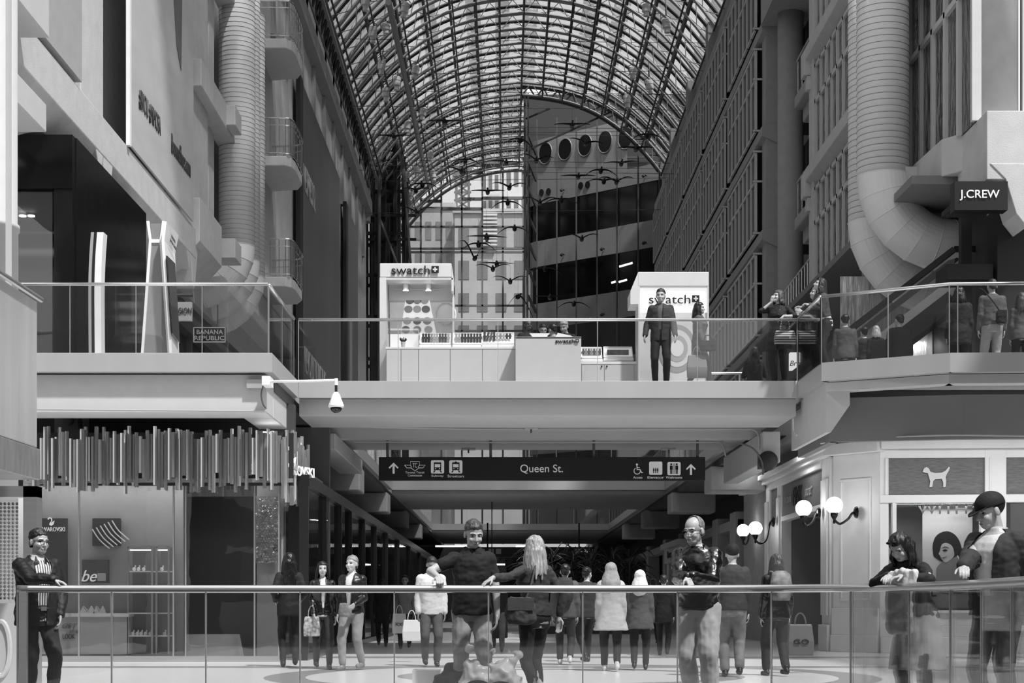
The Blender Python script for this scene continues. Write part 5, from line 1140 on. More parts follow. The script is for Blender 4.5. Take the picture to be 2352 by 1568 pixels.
box('body', WM, X(1335, YD), X(1466, YD), YD, YD+.8, UF, Z(836, YD), o); box('worktop', WHITE, X(1335, YD), X(1466, YD), YD-.02, YD+.82, Z(836, YD), Z(830, YD), o)
for a, c, kn in ((1335, 1388, 1382), (1388, 1456, 1394)): d_o = box('door', mat('door_white', 205, .4), X(a, YD)+.008, X(c, YD)-.008, YD-.02, YD, UF, Z(838, YD), o, bevel=.003); MB().ball(P(kn, 841, YD-.035), .018, 8, 6).build('knob', DARK, o)
# trays and watches
def tray(px0, px1, py0, py1, Y, label):
    o = thing('watch_tray', P((px0+px1)/2, py1+8, Y), label, 'tray'); mb = MB()
    a, c = P(px0, py1, Y), P(px1, py0, Y); mb.prism([(a.x, Y, a.z), (c.x, Y, a.z), (c.x, Y+.22, c.z), (a.x, Y+.22, c.z)], (0, .03, 0)); mb.build('backboard', mat('tray_white', 240, .4, emit=.25), o)
    mb = MB(); mb.tube([(a.x, Y-.01, a.z), (c.x, Y-.01, a.z), (c.x, Y+.21, c.z), (a.x, Y+.21, c.z), (a.x, Y-.01, a.z)], .022, 6); mb.build('rim', WHITE, o)
    box('tray_base', WHITE, a.x-.02, c.x+.02, Y-.03, Y+.28, a.z-.07, a.z-.02, o, bevel=.01); return o
T = [(965, 1034, 763, 790, 'lit tray of wrist watches, first from the left on the white counter'), (1041, 1106, 762, 790, 'lit tray of dark-strapped wrist watches, second from the left'), (1107, 1180, 761, 789, 'lit tray with tilted and small round watches, third from the left'),
     (1336, 1382, 795, 822, 'lit tray of small watches right of the cash desk'), (1388, 1453, 794, 820, 'lit picture tray at the right end of the stand')]
for a, c, d, e_, lab in T: tray(a, c, d, e_, YD+.15, lab)
box('printed_card', mat('card_print', 110, .5, var=.5, scale=6), *sum(((X(1396, YD), X(1446, YD), YD+.2, YD+.22, Z(817, YD), Z(799, YD)),), ()), bpy.data.objects['watch_tray.004'])
def watch(px, py, Y, h, g_, lean=0):
    mb = MB(); H = h*Y/F; mb.box(-.022, .022, -.008, 0, -H/2, H/2); mb.lathe((0, -.012, 0), [(.034, 0), (.034, .012)], 12, 'Y')
    o = mb.build('wrist_watch', mat('watch_%d' % g_, g_, .4), local=True); o.location = P(px, py, Y); o.rotation_euler = (-.3, lean, 0); tag(o, 'upright wrist watch standing in a lit tray of the watch stand', 'watch', 'wrist watches in the lit trays'); return o
for k in range(10): watch(972+k*6.4, 776, YD+.2, 22, (25, 25, 25, 120, 150, 150, 60, 60, 60, 150)[k])
for k in range(9): watch(1048+k*6.9, 776, YD+.2, 22, (150, 150, 25, 25, 25, 25, 25, 25, 25)[k])
for k in range(9): watch(1113+k*7.3, 773 if k < 4 else 772, YD+.2, 22 if k < 4 else 14, (25, 25, 60, 25, 150, 120, 150, 25, 25)[k], .2 if k in (1, 2) else 0)
for k in range(7): watch(1340+k*6.2, 808, YD+.2, 15, (60, 120, 60, 120, 60, 120, 60)[k])
o = thing('laptop_stand', P(1240, 773, YC+.3), 'open white folding display on the cash desk', 'display'); mb = MB(); mb.prism([P(1223, 773, YC+.3), P(1256, 773, YC+.3), P(1263, 765, YC+.3), P(1216, 765, YC+.3)], (0, .02, 0)); mb.build('lid', WHITE, o)
o = thing('paper_stack', P(1290, 773, YC+.3), 'white tilted papers on the right of the cash desk', 'papers'); mb = MB(); mb.prism([P(1276, 773, YC+.3), P(1316, 773, YC+.3), P(1310, 770, YC+.3), P(1281, 764, YC+.3)], (0, .02, 0)); mb.build('sheet', WHITE, o)
# right kiosk panel
YR = 30.2
o = thing('watch_kiosk', (X(1547, YR), YR, UF), 'white illuminated watch kiosk panel with logo behind the walking man', 'kiosk')
box('header', WM, X(1466, YR), X(1628, YR), YR, YR+.8, Z(657, YR), Z(624, YR), o, bevel=.01)
mb = MB(); mb.prism([P(1466, 624, YR), P(1448, 668, YR), P(1448, 698, YR), P(1466, 698, YR)], (0, .7, 0)); mb.build('canopy_side', WM, o)
mb = MB(); mb.box(X(1466, YR), X(1470, YR), YR, YR+.7, UF, Z(657, YR)); mb.box(X(1625, YR), X(1628, YR), YR, YR+.7, UF, Z(657, YR)); mb.build('side_frame', WM, o)
box('lit_panel', mat('lit_logo_panel', 240, .4, emit=.5), X(1470, YR), X(1625, YR), YR+.05, YR+.1, Z(716, YR), Z(659, YR), o)
box('picture_panel', mat('kiosk_picture', 190, .5, var=.25, scale=1.2, emit=.12), X(1470, YR), X(1625, YR), YR+.05, YR+.1, UF, Z(717, YR), o)
logo(o, 1538, 687, 95, 20, YR+.03)
for r_, g_ in ((.46, 150), (.36, 210), (.26, 165), (.16, 220)):
    mb = MB(); c0 = P(1555, 800, YR+.045-.002*(5-r_*10)*1); mb.prism([c0+Vector((r_*.8*math.cos(2*PI*k/32), 0, r_*math.sin(2*PI*k/32))) for k in range(32)], (0, -.006-(.5-r_)*.03, 0)); mb.build('printed_dial_ring', mat('dial_ring_%d' % g_, g_, .5), o)
o = thing('low_handrail', (X(1700, 30), 30, UF), 'short low metal rail right of the kiosk panel', 'railing'); MB().tube([P(1629, 857, 30), P(1705, 857, 30)], .025, 6).build('rail', CHROME, o); MB().tube([P(1700, 857, 30), P(1700, 900, 30)], .02, 6).build('post', CHROME, o)
# Browns-like lit box sign seen through the glass
o = thing('lit_shop_sign', P(1828, 850, 40), 'small glowing box sign with script letters behind the bridge glass', 'sign'); box('sign_box', mat('sign_lit', 240, .5, emit=.7), X(1815, 40), X(1838, 40), 40, 40.2, Z(849, 40), Z(809, 40), o); text('Bro', INK, P(1826, 834, 39.98), 24*40/F, 12*40/F, o, shear=.3); box('wall_mount', DARK, X(1838, 40), X(1850, 40), 40.05, 40.15, Z(840, 40), Z(820, 40), o)
# ================================================================ PEOPLE
V = Vector
SKIN = mat('skin', 168, .5, var=.05, scale=12); SKIND = mat('skin_dark', 70, .5, var=.05)
EYED = mat('eye_dark', 20, .3); EYEW = mat('eye_white', 150, .3); LIP = mat('lips', 112, .5); BROW = mat('brow_hair', 45, .7)
def hairmat(n, g, sh=.45): return mat(n, g, sh, var=.55, scale=40, bump=.5, bscale=60, stretch=(1, 1, .12))
H_DARK = hairmat('hair_dark', 22); H_BLOND = hairmat('hair_blond', 150); H_BROWN = hairmat('hair_brown', 60); H_GREY = hairmat('hair_grey', 125); H_BLK = hairmat('hair_black', 10, .3)
def cloth(n, g, rough=.8, var=.12, scale=9, **k): return mat(n, g, rough, var=var, scale=scale, bump=k.pop('bump', .3), bscale=k.pop('bscale', 14), **k)
JEANS = cloth('jeans_mid', 110, var=.35, scale=6); JEANSD = cloth('jeans_dark', 42); JEANSP = cloth('jeans_pale', 150, var=.3)
KHAKI = cloth('khaki_trousers', 168, var=.08); BLACKC = cloth('black_cloth', 13); BLAZER = cloth('velvet_blazer', 14, .6)
LEATH = mat('leather_jacket', 12, .28, var=.1, bump=.5, bscale=9, coat=.2); GREYC = cloth('grey_cloth', 80); GREYL = cloth('light_grey_cloth', 140); WHITEC = cloth('white_cloth', 205, var=.05); CHAR = cloth('charcoal_cloth', 45)
TEE = cloth('white_tee', 200, var=.05); SHOE = mat('shoe_dark', 25, .4); SHOEL = mat('shoe_light', 120, .5); SHOEW = mat('shoe_pale', 190, .5)
STRIPE = bpy.data.materials.new('striped_cloth'); STRIPE.use_nodes = True
_t = STRIPE.node_tree; _tc = _t.nodes.new('ShaderNodeTexCoord'); _w = _t.nodes.new('ShaderNodeTexWave'); _w.inputs['Scale'].default_value = 13; _w.bands_direction = 'X'
_r = _t.nodes.new('ShaderNodeValToRGB'); _r.color_ramp.elements[0].color = (.05, .05, .05, 1); _r.color_ramp.elements[1].color = (.6, .6, .6, 1); _r.color_ramp.elements[0].position = .35; _r.color_ramp.elements[1].position = .55
_t.links.new(_tc.outputs['Object'], _w.inputs[0]); _t.links.new(_w.outputs[0], _r.inputs[0]); _t.links.new(_r.outputs[0], _t.nodes['Principled BSDF'].inputs['Base Color'])
STRIPEH = STRIPE.copy(); STRIPEH.node_tree.nodes['Wave Texture'].bands_direction = 'Z'
def bake(name, mb, vox, sm, mats, parent=None):
    bmesh.ops.recalc_face_normals(mb.bm, faces=mb.bm.faces)
    me = bpy.data.meshes.new('tmp'); mb.bm.to_mesh(me); mb.bm.free(); t = bpy.data.objects.new('tmp', me); COL.objects.link(t)
    r = t.modifiers.new('r', 'REMESH'); r.mode = 'VOXEL'; r.voxel_size = vox; s = t.modifiers.new('s', 'SMOOTH'); s.iterations = sm; s.factor = .5
    dg = bpy.context.evaluated_depsgraph_get(); dg.update(); m2 = bpy.data.meshes.new_from_object(t.evaluated_get(dg)); m2.name = name
    bpy.data.objects.remove(t); bpy.data.meshes.remove(me)
    for p in m2.polygons: p.use_smooth = True
    m2.materials.clear()
    for m in mats: m2.materials.append(m)
    o = bpy.data.objects.new(name, m2); COL.objects.link(o)
    if parent: o.parent = parent
    return o
def wrinkle(o, amp, fr, st=(1, 1, 1), seed=0):
    me = o.data
    ns_ = [v.normal.copy() for v in me.vertices]
    for v, n in zip(me.vertices, ns_):
        q = V((v.co.x*fr*st[0]+seed, v.co.y*fr*st[1], v.co.z*fr*st[2])); v.co += n*(noise.noise(q)*amp+noise.noise(q*2.3)*amp*.5)
def trim(o, test):
    bm = bmesh.new(); bm.from_mesh(o.data); d = [f for f in bm.faces if test(f.calc_center_median())]
    bmesh.ops.delete(bm, geom=d, context='FACES')
    for _ in range(6):   # even out the cut edge
        new = {}
        for v in bm.verts:
            nb = [e.other_vert(v).co for e in v.link_edges if e.is_boundary]
            if len(nb) == 2: new[v] = v.co*.4+(nb[0]+nb[1])*.3
        for v, c in new.items(): v.co = c
    bm.to_mesh(o.data); bm.free()
    s = o.modifiers.new('thickness', 'SOLIDIFY'); s.thickness = .006; s.offset = -1
def cap(mb, p, q, r0, r1, n=12):   # tapered capsule
    p, q = V(p), V(q); d = q-p; L = d.length or 1e-4; d = d/L if L > 1e-4 else V((0, 0, 1))
    up = V((0, 0, 1)) if abs(d.z) < .9 else V((0, 1, 0)); a = d.cross(up).normalized(); b = a.cross(d)
    st = [(-r0*math.cos(t), r0*math.sin(t)) for t in (.25, .8, 1.25)]+[(0, r0), (L*.33, r0+(r1-r0)*.33), (L*.66, r0+(r1-r0)*.66), (L, r1)]+[(L+r1*math.cos(t), r1*math.sin(t)) for t in (1.25, .8, .25)]
    rings = [[mb.bm.verts.new(p+d*s+(a*math.cos(2*PI*k/n)+b*math.sin(2*PI*k/n))*r) for k in range(n)] for s, r in st]
    for x, y in zip(rings, rings[1:]):
        for k in range(n): mb.bm.faces.new((x[k], x[(k+1) % n], y[(k+1) % n], y[k]))
    mb.bm.faces.new(rings[0][::-1]); mb.bm.faces.new(rings[-1])
def ell(mb, c, r, R=None, off=V((0, 0, 0))):
    g = bmesh.ops.create_icosphere(mb.bm, subdivisions=3, radius=1)
    for v in g['verts']:
        q = V((v.co.x*r[0], v.co.y*r[1], v.co.z*r[2]))+V(c); v.co = (R@q if R else q)+off
def loft(mb, rings, f=None, n=24, ex=2.3):
    rr = []
    for z, rx, ry, yc in rings:
        ring = []
        for k in range(n):
            a = 2*PI*k/n; c, s = math.cos(a), math.sin(a); c = math.copysign(abs(c)**(2/ex), c); s = math.copysign(abs(s)**(2/ex), s)
            q = V((rx*c, ry*s+yc, z)); ring.append(mb.bm.verts.new(f(q) if f else q))
        rr.append(ring)
    for x, y in zip(rr, rr[1:]):
        for k in range(n): mb.bm.faces.new((x[k], x[(k+1) % n], y[(k+1) % n], y[k]))
    mb.bm.faces.new(rr[0][::-1]); mb.bm.faces.new(rr[-1])
def ik(S, T, l1, l2, pole):
    S, T = V(S), V(T); d = T-S; L = d.length
    if L > l1+l2-.004: T = S+d*((l1+l2-.004)/L); d = T-S; L = d.length
    u = d.normalized(); a = (l1*l1-l2*l2+L*L)/(2*L); h = math.sqrt(max(0, l1*l1-a*a)); p = V(pole); p = (p-u*p.dot(u)).normalized()
    return S+u*a+p*h, T
MT = [(.80, .15, .10, .01), (.90, .168, .118, .008), (1.0, .160, .112, 0), (1.1, .158, .108, -.005), (1.22, .166, .115, -.01), (1.33, .176, .118, 0), (1.385, .168, .106, .008), (1.43, .120, .085, .015), (1.46, .082, .068, .015), (1.49, .062, .06, .015)]
FT = [(.80, .155, .10, .01), (.90, .172, .120, .01), (1.0, .150, .108, 0), (1.08, .128, .095, 0), (1.18, .138, .105, -.01), (1.27, .158, .125, -.025), (1.34, .152, .108, -.005), (1.385, .140, .095, .008), (1.43, .100, .075, .015), (1.46, .070, .058, .015), (1.49, .052, .052, .015)]
def interp(T_, z):
    if z <= T_[0][0]: return T_[0][1:]
    for a, b in zip(T_, T_[1:]):
        if z <= b[0]: f = (z-a[0])/(b[0]-a[0]); return tuple(a[i]+(b[i]-a[i])*f for i in (1, 2, 3))
    return T_[-1][1:]
def hand(mb, W, d, n, side, curl=.5, r=.0085):
    d = V(d).normalized(); n = V(n); n = (n-d*n.dot(d)).normalized(); c = d.cross(n)*side   # c points to the thumb
    cap(mb, W-d*.01, W+d*.03, .025, .024); 
    for k, (o_, L) in enumerate(((.029, .072), (.010, .080), (-.010, .075), (-.028, .060))):
        b = W+c*o_*.8+d*.02; m = W+c*o_+d*.088; cap(mb, b, m, .0145, .0115, 8)
        dir_ = d; p = m; an = 0
        for j, f in enumerate((.45, .32, .25)):
            an += curl*(.55 if j == 0 else .8); q = p+(d*math.cos(an)+n*math.sin(an)+c*(o_*1.2 if j == 0 else 0))*L*f; cap(mb, p, q, r+.0012-.0008*j, r-.0008*j, 8); p = q
    t0 = W+d*.025+c*.025; t1 = t0+(d*.6+c*.65+n*.35).normalized()*.042; t2 = t1+(d*.85+c*.2+n*.45).normalized()*.033; cap(mb, t0, t1, .0145, .011, 8); cap(mb, t1, t2, .0105, .0085, 8)
def person(label, loc, face=0, H=1.75, lean=0, side=0, head=(0, 0, 0), fem=False, fat=1., drop=0, wl=None, wr=None, al=None, ar=None, world=True, hl=None, hr=None, vox=.012,
           top=None, sleeve=1., topm=BLACKC, under=None, open_=0, toplow=.82, flare=1., tm=.022, bottom=JEANS, btm=.016, skirt=None, shoes=SHOE, hair='short', hairm=H_DARK, skin=SKIN, acc=(), el=None, er=None, curl=.45, wleg=1., cuff=.075, seat=False):
    loc = V(loc); a = math.radians(face); s = H/1.75; Rz = Matrix.Rotation(a, 3, 'Z'); Ri = Rz.inverted(); T_ = [(z, x*fat*(1 if fem else .95), y*fat*(fat if fat > 1 else 1), c) for z, x, y, c in (FT if fem else MT)]
    w2l = lambda p: (Ri@(V(p)-loc))/s
    RL = Matrix.Rotation(math.radians(side), 3, 'Y')@Matrix.Rotation(math.radians(lean), 3, 'X'); pv = V((0, 0, .95)); dz = V((0, 0, -drop))
    def bend(p):
        p = V(p)
        if p.z > .95: p = RL@(p-pv)+pv
        elif p.z > .8: f = (p.z-.8)/.15; q = RL@(p-pv)+pv; p = p.lerp(q, f)
        return p+dz
    def unbend(p):
        p = V(p)-dz; return RL.inverted()@(p-pv)+pv if p.z > .95 else p
    sh = .146 if fem else .156*min(fat, 1.08)
    N = bend((0, .012, 1.468)); RH = Matrix.Rotation(math.radians(head[0]), 3, 'Z')@Matrix.Rotation(math.radians(head[2]), 3, 'Y')@Matrix.Rotation(math.radians(head[1]), 3, 'X')
    HC = N+RL@V((0, -.004, .05))+RH@V((0, -.018, .100)); hs = 1.01 if fem else 1.06
    hp = lambda p: RH@(V(p)*hs)+HC
    arms = []; RH3 = lambda r: tuple(x*hs for x in r)
    for sg, W, pole, hd in ((1, wl, el, hl), (-1, wr, er, hr)):
        S_ = bend((sg*sh, .008, 1.385)); 
        W = V((sg*(sh+.055), -.05, .86-drop)) if W is None else (w2l(W[:3]) if len(W) == 4 else V(W))
        if pole is None: pole = (sg*.35, 1, -.3)
        E, W2 = ik(S_, W, .285, .255, pole); arms.append((sg, S_, E, W2, hd))
    legs = []
    for sg, A in ((1, al), (-1, ar)):
        Hh = V((sg*.088, 0, .90-drop)); A = V((sg*.10, .02, .085)) if A is None else V(A); K, A2 = ik(Hh, A, .435, .415, (sg*.12, -1, 0)); legs.append((sg, Hh, K, A2))
    # ---- body (one continuous mesh)
    mb = MB(); loft(mb, T_, bend); cap(mb, bend((0, .015, 1.44)), HC+RH@V((0, .012, -.05)), .054 if not fem else .046, .05 if not fem else .044)
    ell(mb, (0, .014*hs, .034*hs), RH3((.075, .094, .084)), RH, HC); ell(mb, (0, -.022*hs, -.028*hs), RH3((.062, .068, .082)), RH, HC); ell(mb, (0, -.045*hs, -.078*hs), RH3((.044, .044, .034)), RH, HC)
    for q in (-1, 1): ell(mb, (q*.036*hs, -.055*hs, -.03*hs), RH3((.026, .028, .028)), RH, HC); ell(mb, (q*.076*hs, .012*hs, -.008*hs), RH3((.011, .02, .032)), RH, HC); cap(mb, hp((q*.012, -.078, .026)), hp((q*.045, -.066, .024)), .0115*hs, .0105*hs, 8)
    cap(mb, hp((0, -.084, .012)), hp((0, -.104, -.026)), .0095, .0125, 8); cap(mb, hp((-.011, -.094, -.030)), hp((.011, -.094, -.030)), .0085, .0085, 8); cap(mb, hp((-.017, -.086, -.058)), hp((.017, -.086, -.058)), .008, .008, 8); cap(mb, hp((-.013, -.086, -.068)), hp((.013, -.086, -.068)), .008, .008, 8)
    for sg, S_, E, W, hd in arms:
        cap(mb, S_, E, .052 if not fem else .044, .040 if not fem else .034); cap(mb, E, W, .042 if not fem else .034, .027 if not fem else .023)
        d = (V(hd[0]) if hd else (W-E)); n = V(hd[1]) if hd else V((-sg, .2, 0)); hand(mb, W, d, n, sg if True else 1, hd[2] if hd and len(hd) > 2 else curl, r=max(.0085, vox*.8))
    for sg, Hh, K, A in legs: cap(mb, Hh, K, .085, .056); cap(mb, K, A, .055, .036); cap(mb, A+V((0, .02, -.035)), A+V((0, -.12, -.05 if A.z < .12 else -.10)), .032, .028)
    body = bake('person', mb, vox, 3 if vox < .006 else 2, [skin, EYED, EYEW, LIP, BROW]); me = body.data
    near = vox < .009
    hi_ = RH.transposed()
    for v in me.vertices:   # eye sockets
        q = (hi_@(v.co-HC))/hs
        if q.y < -.03 and abs(q.z) < .05:
            for sx_ in (-1, 1):
                e_ = (q.x-sx_*.031)**2+(q.z-.006)**2; v.co += RH@V((0, .010*math.exp(-e_/.00028), 0))
    for p in me.polygons:
        q = (hi_@(p.center-HC))/hs
        if q.y < -.045:
            ax = abs(abs(q.x)-.031)
            if ax < .0135 and abs(q.z-.005) < .0058*(1-(ax/.016)**2)+.0012: p.material_index = 1 if ax < .0058 or not near else 2
            elif ax < .0135 and .009 < q.z < .0135: p.material_index = 1 if fem else 0
            elif ax < .018 and abs(q.z-.026+.12*ax) < .0042: p.material_index = 4
            elif abs(q.x) < .022 and abs(q.z+.063) < (.0075 if fem else .005): p.material_index = 3
    body.location = loc; body.rotation_euler[2] = a; body.scale = (s, s, s); tag(body, label, 'person')
    cv = max(vox*1.35, .0075)
    # ---- top
    def torso(m, low, flare_, n='top', mt=topm, sl=sleeve, seed=0, rag=.010, thick=0, opn=0):
        mb = MB(); rings = []
        z = low
        if low < .95:
            rx, ry, yc = interp(T_, .93); k = 0
            for f in (0, .33, .66, 1.0): zz = low+(.93-low)*f; fl = 1+(flare_-1)*(1-f); ml = m if n == 'shirt' else max(m, btm*.8+.016); rings.append((zz, (rx+ml)*fl, (ry+ml)*fl, yc))
            z = .94
        else: rings.append((low,)+tuple((v_+m if i < 2 else v_) for i, v_ in enumerate(interp(T_, low))))
        for t_ in T_:
            if t_[0] > z+.02 and t_[0] < 1.44: ml = max(m, btm*.8+.014) if t_[0] < 1.05 and n != 'shirt' else m; rings.append((t_[0], t_[1]+ml, t_[2]+ml, t_[3]))
        rings.append((1.46, .088+m*.6, .074+m*.6, .015)); rings.append((1.482, .072+m*.4, .064+m*.4, .015)); loft(mb, rings, bend)
        for sg, S_, E, W, hd in (arms if sl > 0 else ()):
            r0 = (.050 if not fem else .043)+m*.8
            cap(mb, S_, S_.lerp(E, .55 if sl < .5 else 1), r0+.006, r0-(.004 if sl < .5 else .012))
            if sl > .5: cap(mb, E, E.lerp(W, min(1., (sl-.5)*2)*.97), r0-.008, .032+m*.6)
        o = bake(n, mb, cv, 3, [mt], body); wrinkle(o, rag, 9, (1, 1, 1.4), seed)
        if opn:
            def t(c):
                u = unbend(c); w_ = opn*(.35+.65*min(1, max(0, (u.z-low)/(1.4-low)))) if u.z < 1.35 else opn*1.0
                
                for sg, S_, E, W, hd in arms:
                    for A_, B_ in ((E, W), (S_, E)):
                        ab = B_-A_; f_ = max(0, min(1, (c-A_).dot(ab)/ab.dot(ab)))
                        if (c-(A_+ab*f_)).length < .085 and (A_ is E or abs(u.x) > .1): return False
                return u.y < -.02 and abs(u.x) < w_ and u.z < 1.49
            trim(o, t)
        return o
    if under is not None: torso(.005, .84, 1.0, 'shirt', under, 0, 3, .003)
    if top != 'none': torso(tm, toplow, flare, top or 'top', topm, sleeve, len(label) % 9, .012 if near else .008, opn=open_)
    # ---- legs
    if skirt is None or skirt[0] > .25:
        mb = MB(); loft(mb, [(z-drop, x+btm*.8, y+btm*.8, c) for z, x, y, c in T_ if z < 1.01], None)
        for sg, Hh, K, A in legs: cap(mb, Hh, K, (.086+btm)*wleg, (.058+btm)*wleg); cap(mb, K, K.lerp(A, 1-cuff), (.058+btm)*wleg, (.040+btm)*wleg)
        o = bake('trousers', mb, cv, 3, [bottom], body); wrinkle(o, .010 if near else .006, 10, (1, 1, .8), 5)
    if skirt is not None:
        zl, fl, mt = skirt; mb = MB(); rx, ry, yc = interp(T_, .95); loft(mb, [(zl-drop, (rx+.03)*fl, (ry+.03)*fl, yc), ((zl+.95)/2-drop, (rx+.025)*(1+(fl-1)*.6), (ry+.025)*(1+(fl-1)*.6), yc), (.97-drop, rx+.02, ry+.02, yc)]); o = bake('skirt', mb, cv, 2, [mt], body); wrinkle(o, .02, 9, (1, 1, .25), 2)
    mb = MB()
    for sg, Hh, K, A in legs:
        lift = A.z > .14; toe = A+V((0, -.17, -.055 if not lift else -.14)); heel = A+V((0, .045, -.045)); cap(mb, heel, toe, .036, .032); cap(mb, A+V((0, .01, -.04)), A+V((0, .0, .02)), .044, .045)
        cap(mb, heel+V((0, 0, -.018)), toe+V((0, 0, -.01)), .03, .03)
    bake('shoes', mb, max(cv, .009), 1, [shoes], body)
    # ---- hair
    def capmesh(r, c=(0, .018, .042)): m = MB(); ell(m, tuple(x*hs for x in c), RH3(r), RH, HC); return m
    loc_ = lambda p: (hi_@(V(p)-HC))/hs
    def hl_(y): return .070 if y < -.055 else (.070-(y+.055)*.65 if y < 0 else .034-(y)*1.1)
    if hair in ('short', 'bald', 'buzz'):
        rr = {'short': (.081, .101, .091), 'bald': (.080, .100, .088), 'buzz': (.079, .098, .088)}[hair]
        m = capmesh(rr); ell(m, (0, .036*hs, -.022*hs), RH3((.067, .074, .068)), RH, HC); o = bake('hair', m, cv*.8, 1, [hairm], body); wrinkle(o, .007 if hair == 'short' else .002, 30, (1, 1, 1), 1)
        if hair == 'short':
            trim(o, lambda p: loc_(p).z < hl_(loc_(p).y)+.010*noise.noise(loc_(p)*45)+.006*math.cos(loc_(p).x*55))
        elif hair == 'buzz': trim(o, lambda p: loc_(p).z < hl_(loc_(p).y)+.004)
        else: trim(o, lambda p: loc_(p).z < hl_(loc_(p).y) or loc_(p).y < -.03+(loc_(p).z-.03)*.5)
    elif hair in ('long', 'bob', 'verylong'):
        L = {'long': .25, 'bob': .13, 'verylong': .40}[hair]; m = capmesh((.085, .104, .094)); rnd = random.Random(len(label))
        for k in range(22):
            t = -1.95+3.9*k/21; x = .082*math.sin(t); y = .02+.092*math.cos(t); p0 = hp((x*.8, y*.8, .07)); p1 = hp((x*1.1, y*1.12, -.04))
            l = L*(.85+.3*rnd.random())*(1 if abs(t) < 1.4 else .85); p2 = V((HC.x+(p1.x-HC.x)*1.18, HC.y+(p1.y-HC.y)*1.15+.0, HC.z-.04-l*.6)); p3 = V((HC.x+(p1.x-HC.x)*1.1+rnd.uniform(-.02, .02), HC.y+(p1.y-HC.y)*1.1+.01, HC.z-.04-l)); 
            cap(m, p0, p1, .022, .022, 8); cap(m, p1, p2, .022, .02, 8); cap(m, p2, p3, .02, .008, 8)
        o = bake('hair', m, cv*.9, 1, [hairm], body); wrinkle(o, .009, 34, (1, 1, .25), 1)
        trim(o, lambda p: (loc_(p).y < -.035 and abs(loc_(p).x) < .066 and loc_(p).z < .068 and loc_(p).z > -.3) or (loc_(p).y < -.02 and abs(loc_(p).x) < .045 and loc_(p).z < .05 and loc_(p).z > -.16))
    elif hair == 'beanie':
        o = bake('knit_cap', capmesh((.088, .108, .098), (0, .015, .048)), cv, 1, [hairm], body); trim(o, lambda p: loc_(p).z < (.03 if loc_(p).y < 0 else .03-loc_(p).y*.55))
    elif hair in ('hood', 'scarf'):
        m = capmesh((.098, .118, .108), (0, .025, .035)); cap(m, hp((0, .035, -.01)), bend((0, .04, 1.42)), .108, .17)
        if hair == 'scarf': cap(m, hp((0, .02, -.09)), bend((0, .0, 1.40)), .08, .13)
        o = bake('head_covering', m, cv, 2, [hairm], body); wrinkle(o, .008, 14, (1, 1, 1), 4); trim(o, lambda p: loc_(p).y < -.03 and abs(loc_(p).x) < .068 and -.095 < loc_(p).z < .075)
    elif hair == 'cap':
        o = bake('hair', capmesh((.080, .100, .088)), cv*.8, 1, [H_DARK], body); trim(o, lambda p: loc_(p).z < hl_(loc_(p).y)-.01)
        m = capmesh((.088, .108, .092), (0, .012, .046)); o = bake('cap', m, cv*.8, 1, [hairm], body); trim(o, lambda p: loc_(p).z < .032)
        m = MB(); rg = []
        for zz in (0, -.006):
            pts = []
            for k in range(13): t = -1.25+2.5*k/12; pts.append(hp((.078*math.sin(t), -.068-.085*math.cos(t)**.7, .040+zz-.028*math.cos(t))))
            rg.append([m.bm.verts.new(p) for p in pts]+[m.bm.verts.new(hp((.07, -.04, .046+zz))), m.bm.verts.new(hp((-.07, -.04, .046+zz)))])
        n_ = len(rg[0]); m.bm.faces.new(rg[0]); m.bm.faces.new(rg[1][::-1])
        for k in range(n_): m.bm.faces.new((rg[0][k], rg[0][(k+1) % n_], rg[1][(k+1) % n_], rg[1][k]))
        o = m.build('cap_visor', hairm, body, local=True)
        m = MB(); c_ = hp((-.055, -.078, .062)); m.bar(c_, hp((-.025, -.098, .062)), .004, .008); m.build('cap_tab', WINK, body, local=True)
    for ac in acc:
        if ac == 'glasses':
            m = MB()
            for q in (-1, 1):
                pts = [hp((q*x, -.103, z)) for x, z in ((.010, .014), (.052, .016), (.050, -.010), (.034, -.018), (.014, -.014), (.010, .014))]; m.tube(pts, .0026, 5)
                m.tube([hp((q*.052, -.102, .012)), hp((q*.078, -.05, .012)), hp((q*.080, .02, .006))], .0026, 5)
            m.tube([hp((-.010, -.106, .010)), hp((.010, -.106, .010))], .0026, 5); m.build('glasses', BLK, body, local=True)
        if ac == 'sunglasses_up':
            m = MB()
            for q in (-1, 1): m.ball(hp((q*.03, -.075, .105)), (.024, .014, .014), 8, 6)
            m.build('sunglasses', BLACK, body, local=True)
        if ac == 'belt':
            m = MB(); rx, ry, yc = interp(T_, .96); m.tube([V(((rx+.026)*math.cos(2*PI*k/24), (ry+.026)*math.sin(2*PI*k/24)+yc, .965-drop)) for k in range(25)], .014, 6); m.build('belt', BLK, body, local=True)
            m = MB(); m.box(-.028, .028, -ry-.045+yc, -ry-.036+yc, .945-drop, .985-drop); m.build('belt_buckle', CHROME, body, local=True)
        if ac == 'collar':
            m = MB()
            for q in (-1, 1): m.prism([bend((q*.02, -.085, 1.41)), bend((q*.085, -.07, 1.425)), bend((q*.085, .0, 1.485)), bend((q*.06, -.03, 1.495)), bend((q*.03, -.07, 1.465))], (0, -.008, .004))
            m.build('collar', topm, body, local=True)
        if ac == 'necklace':
            m = MB()
            for k in range(19): t = -1.1+2.2*k/18; m.ball(bend((.085*math.sin(t)*1.0, -.115-.02*math.cos(t), 1.44-.16*math.cos(t)**1.0)), .009, 6, 5)
            m.build('bead_necklace', WHITE, body, local=True)
        if ac == 'lapel':
            m = MB()
            for q in (-1, 1): m.prism([bend((q*.03, -.13, 1.15)), bend((q*.085, -.125, 1.32)), bend((q*.075, -.10, 1.42)), bend((q*.045, -.06, 1.48)), bend((q*.03, -.10, 1.42))], (0, -.012, 0))
            m.build('lapel', topm, body, local=True)
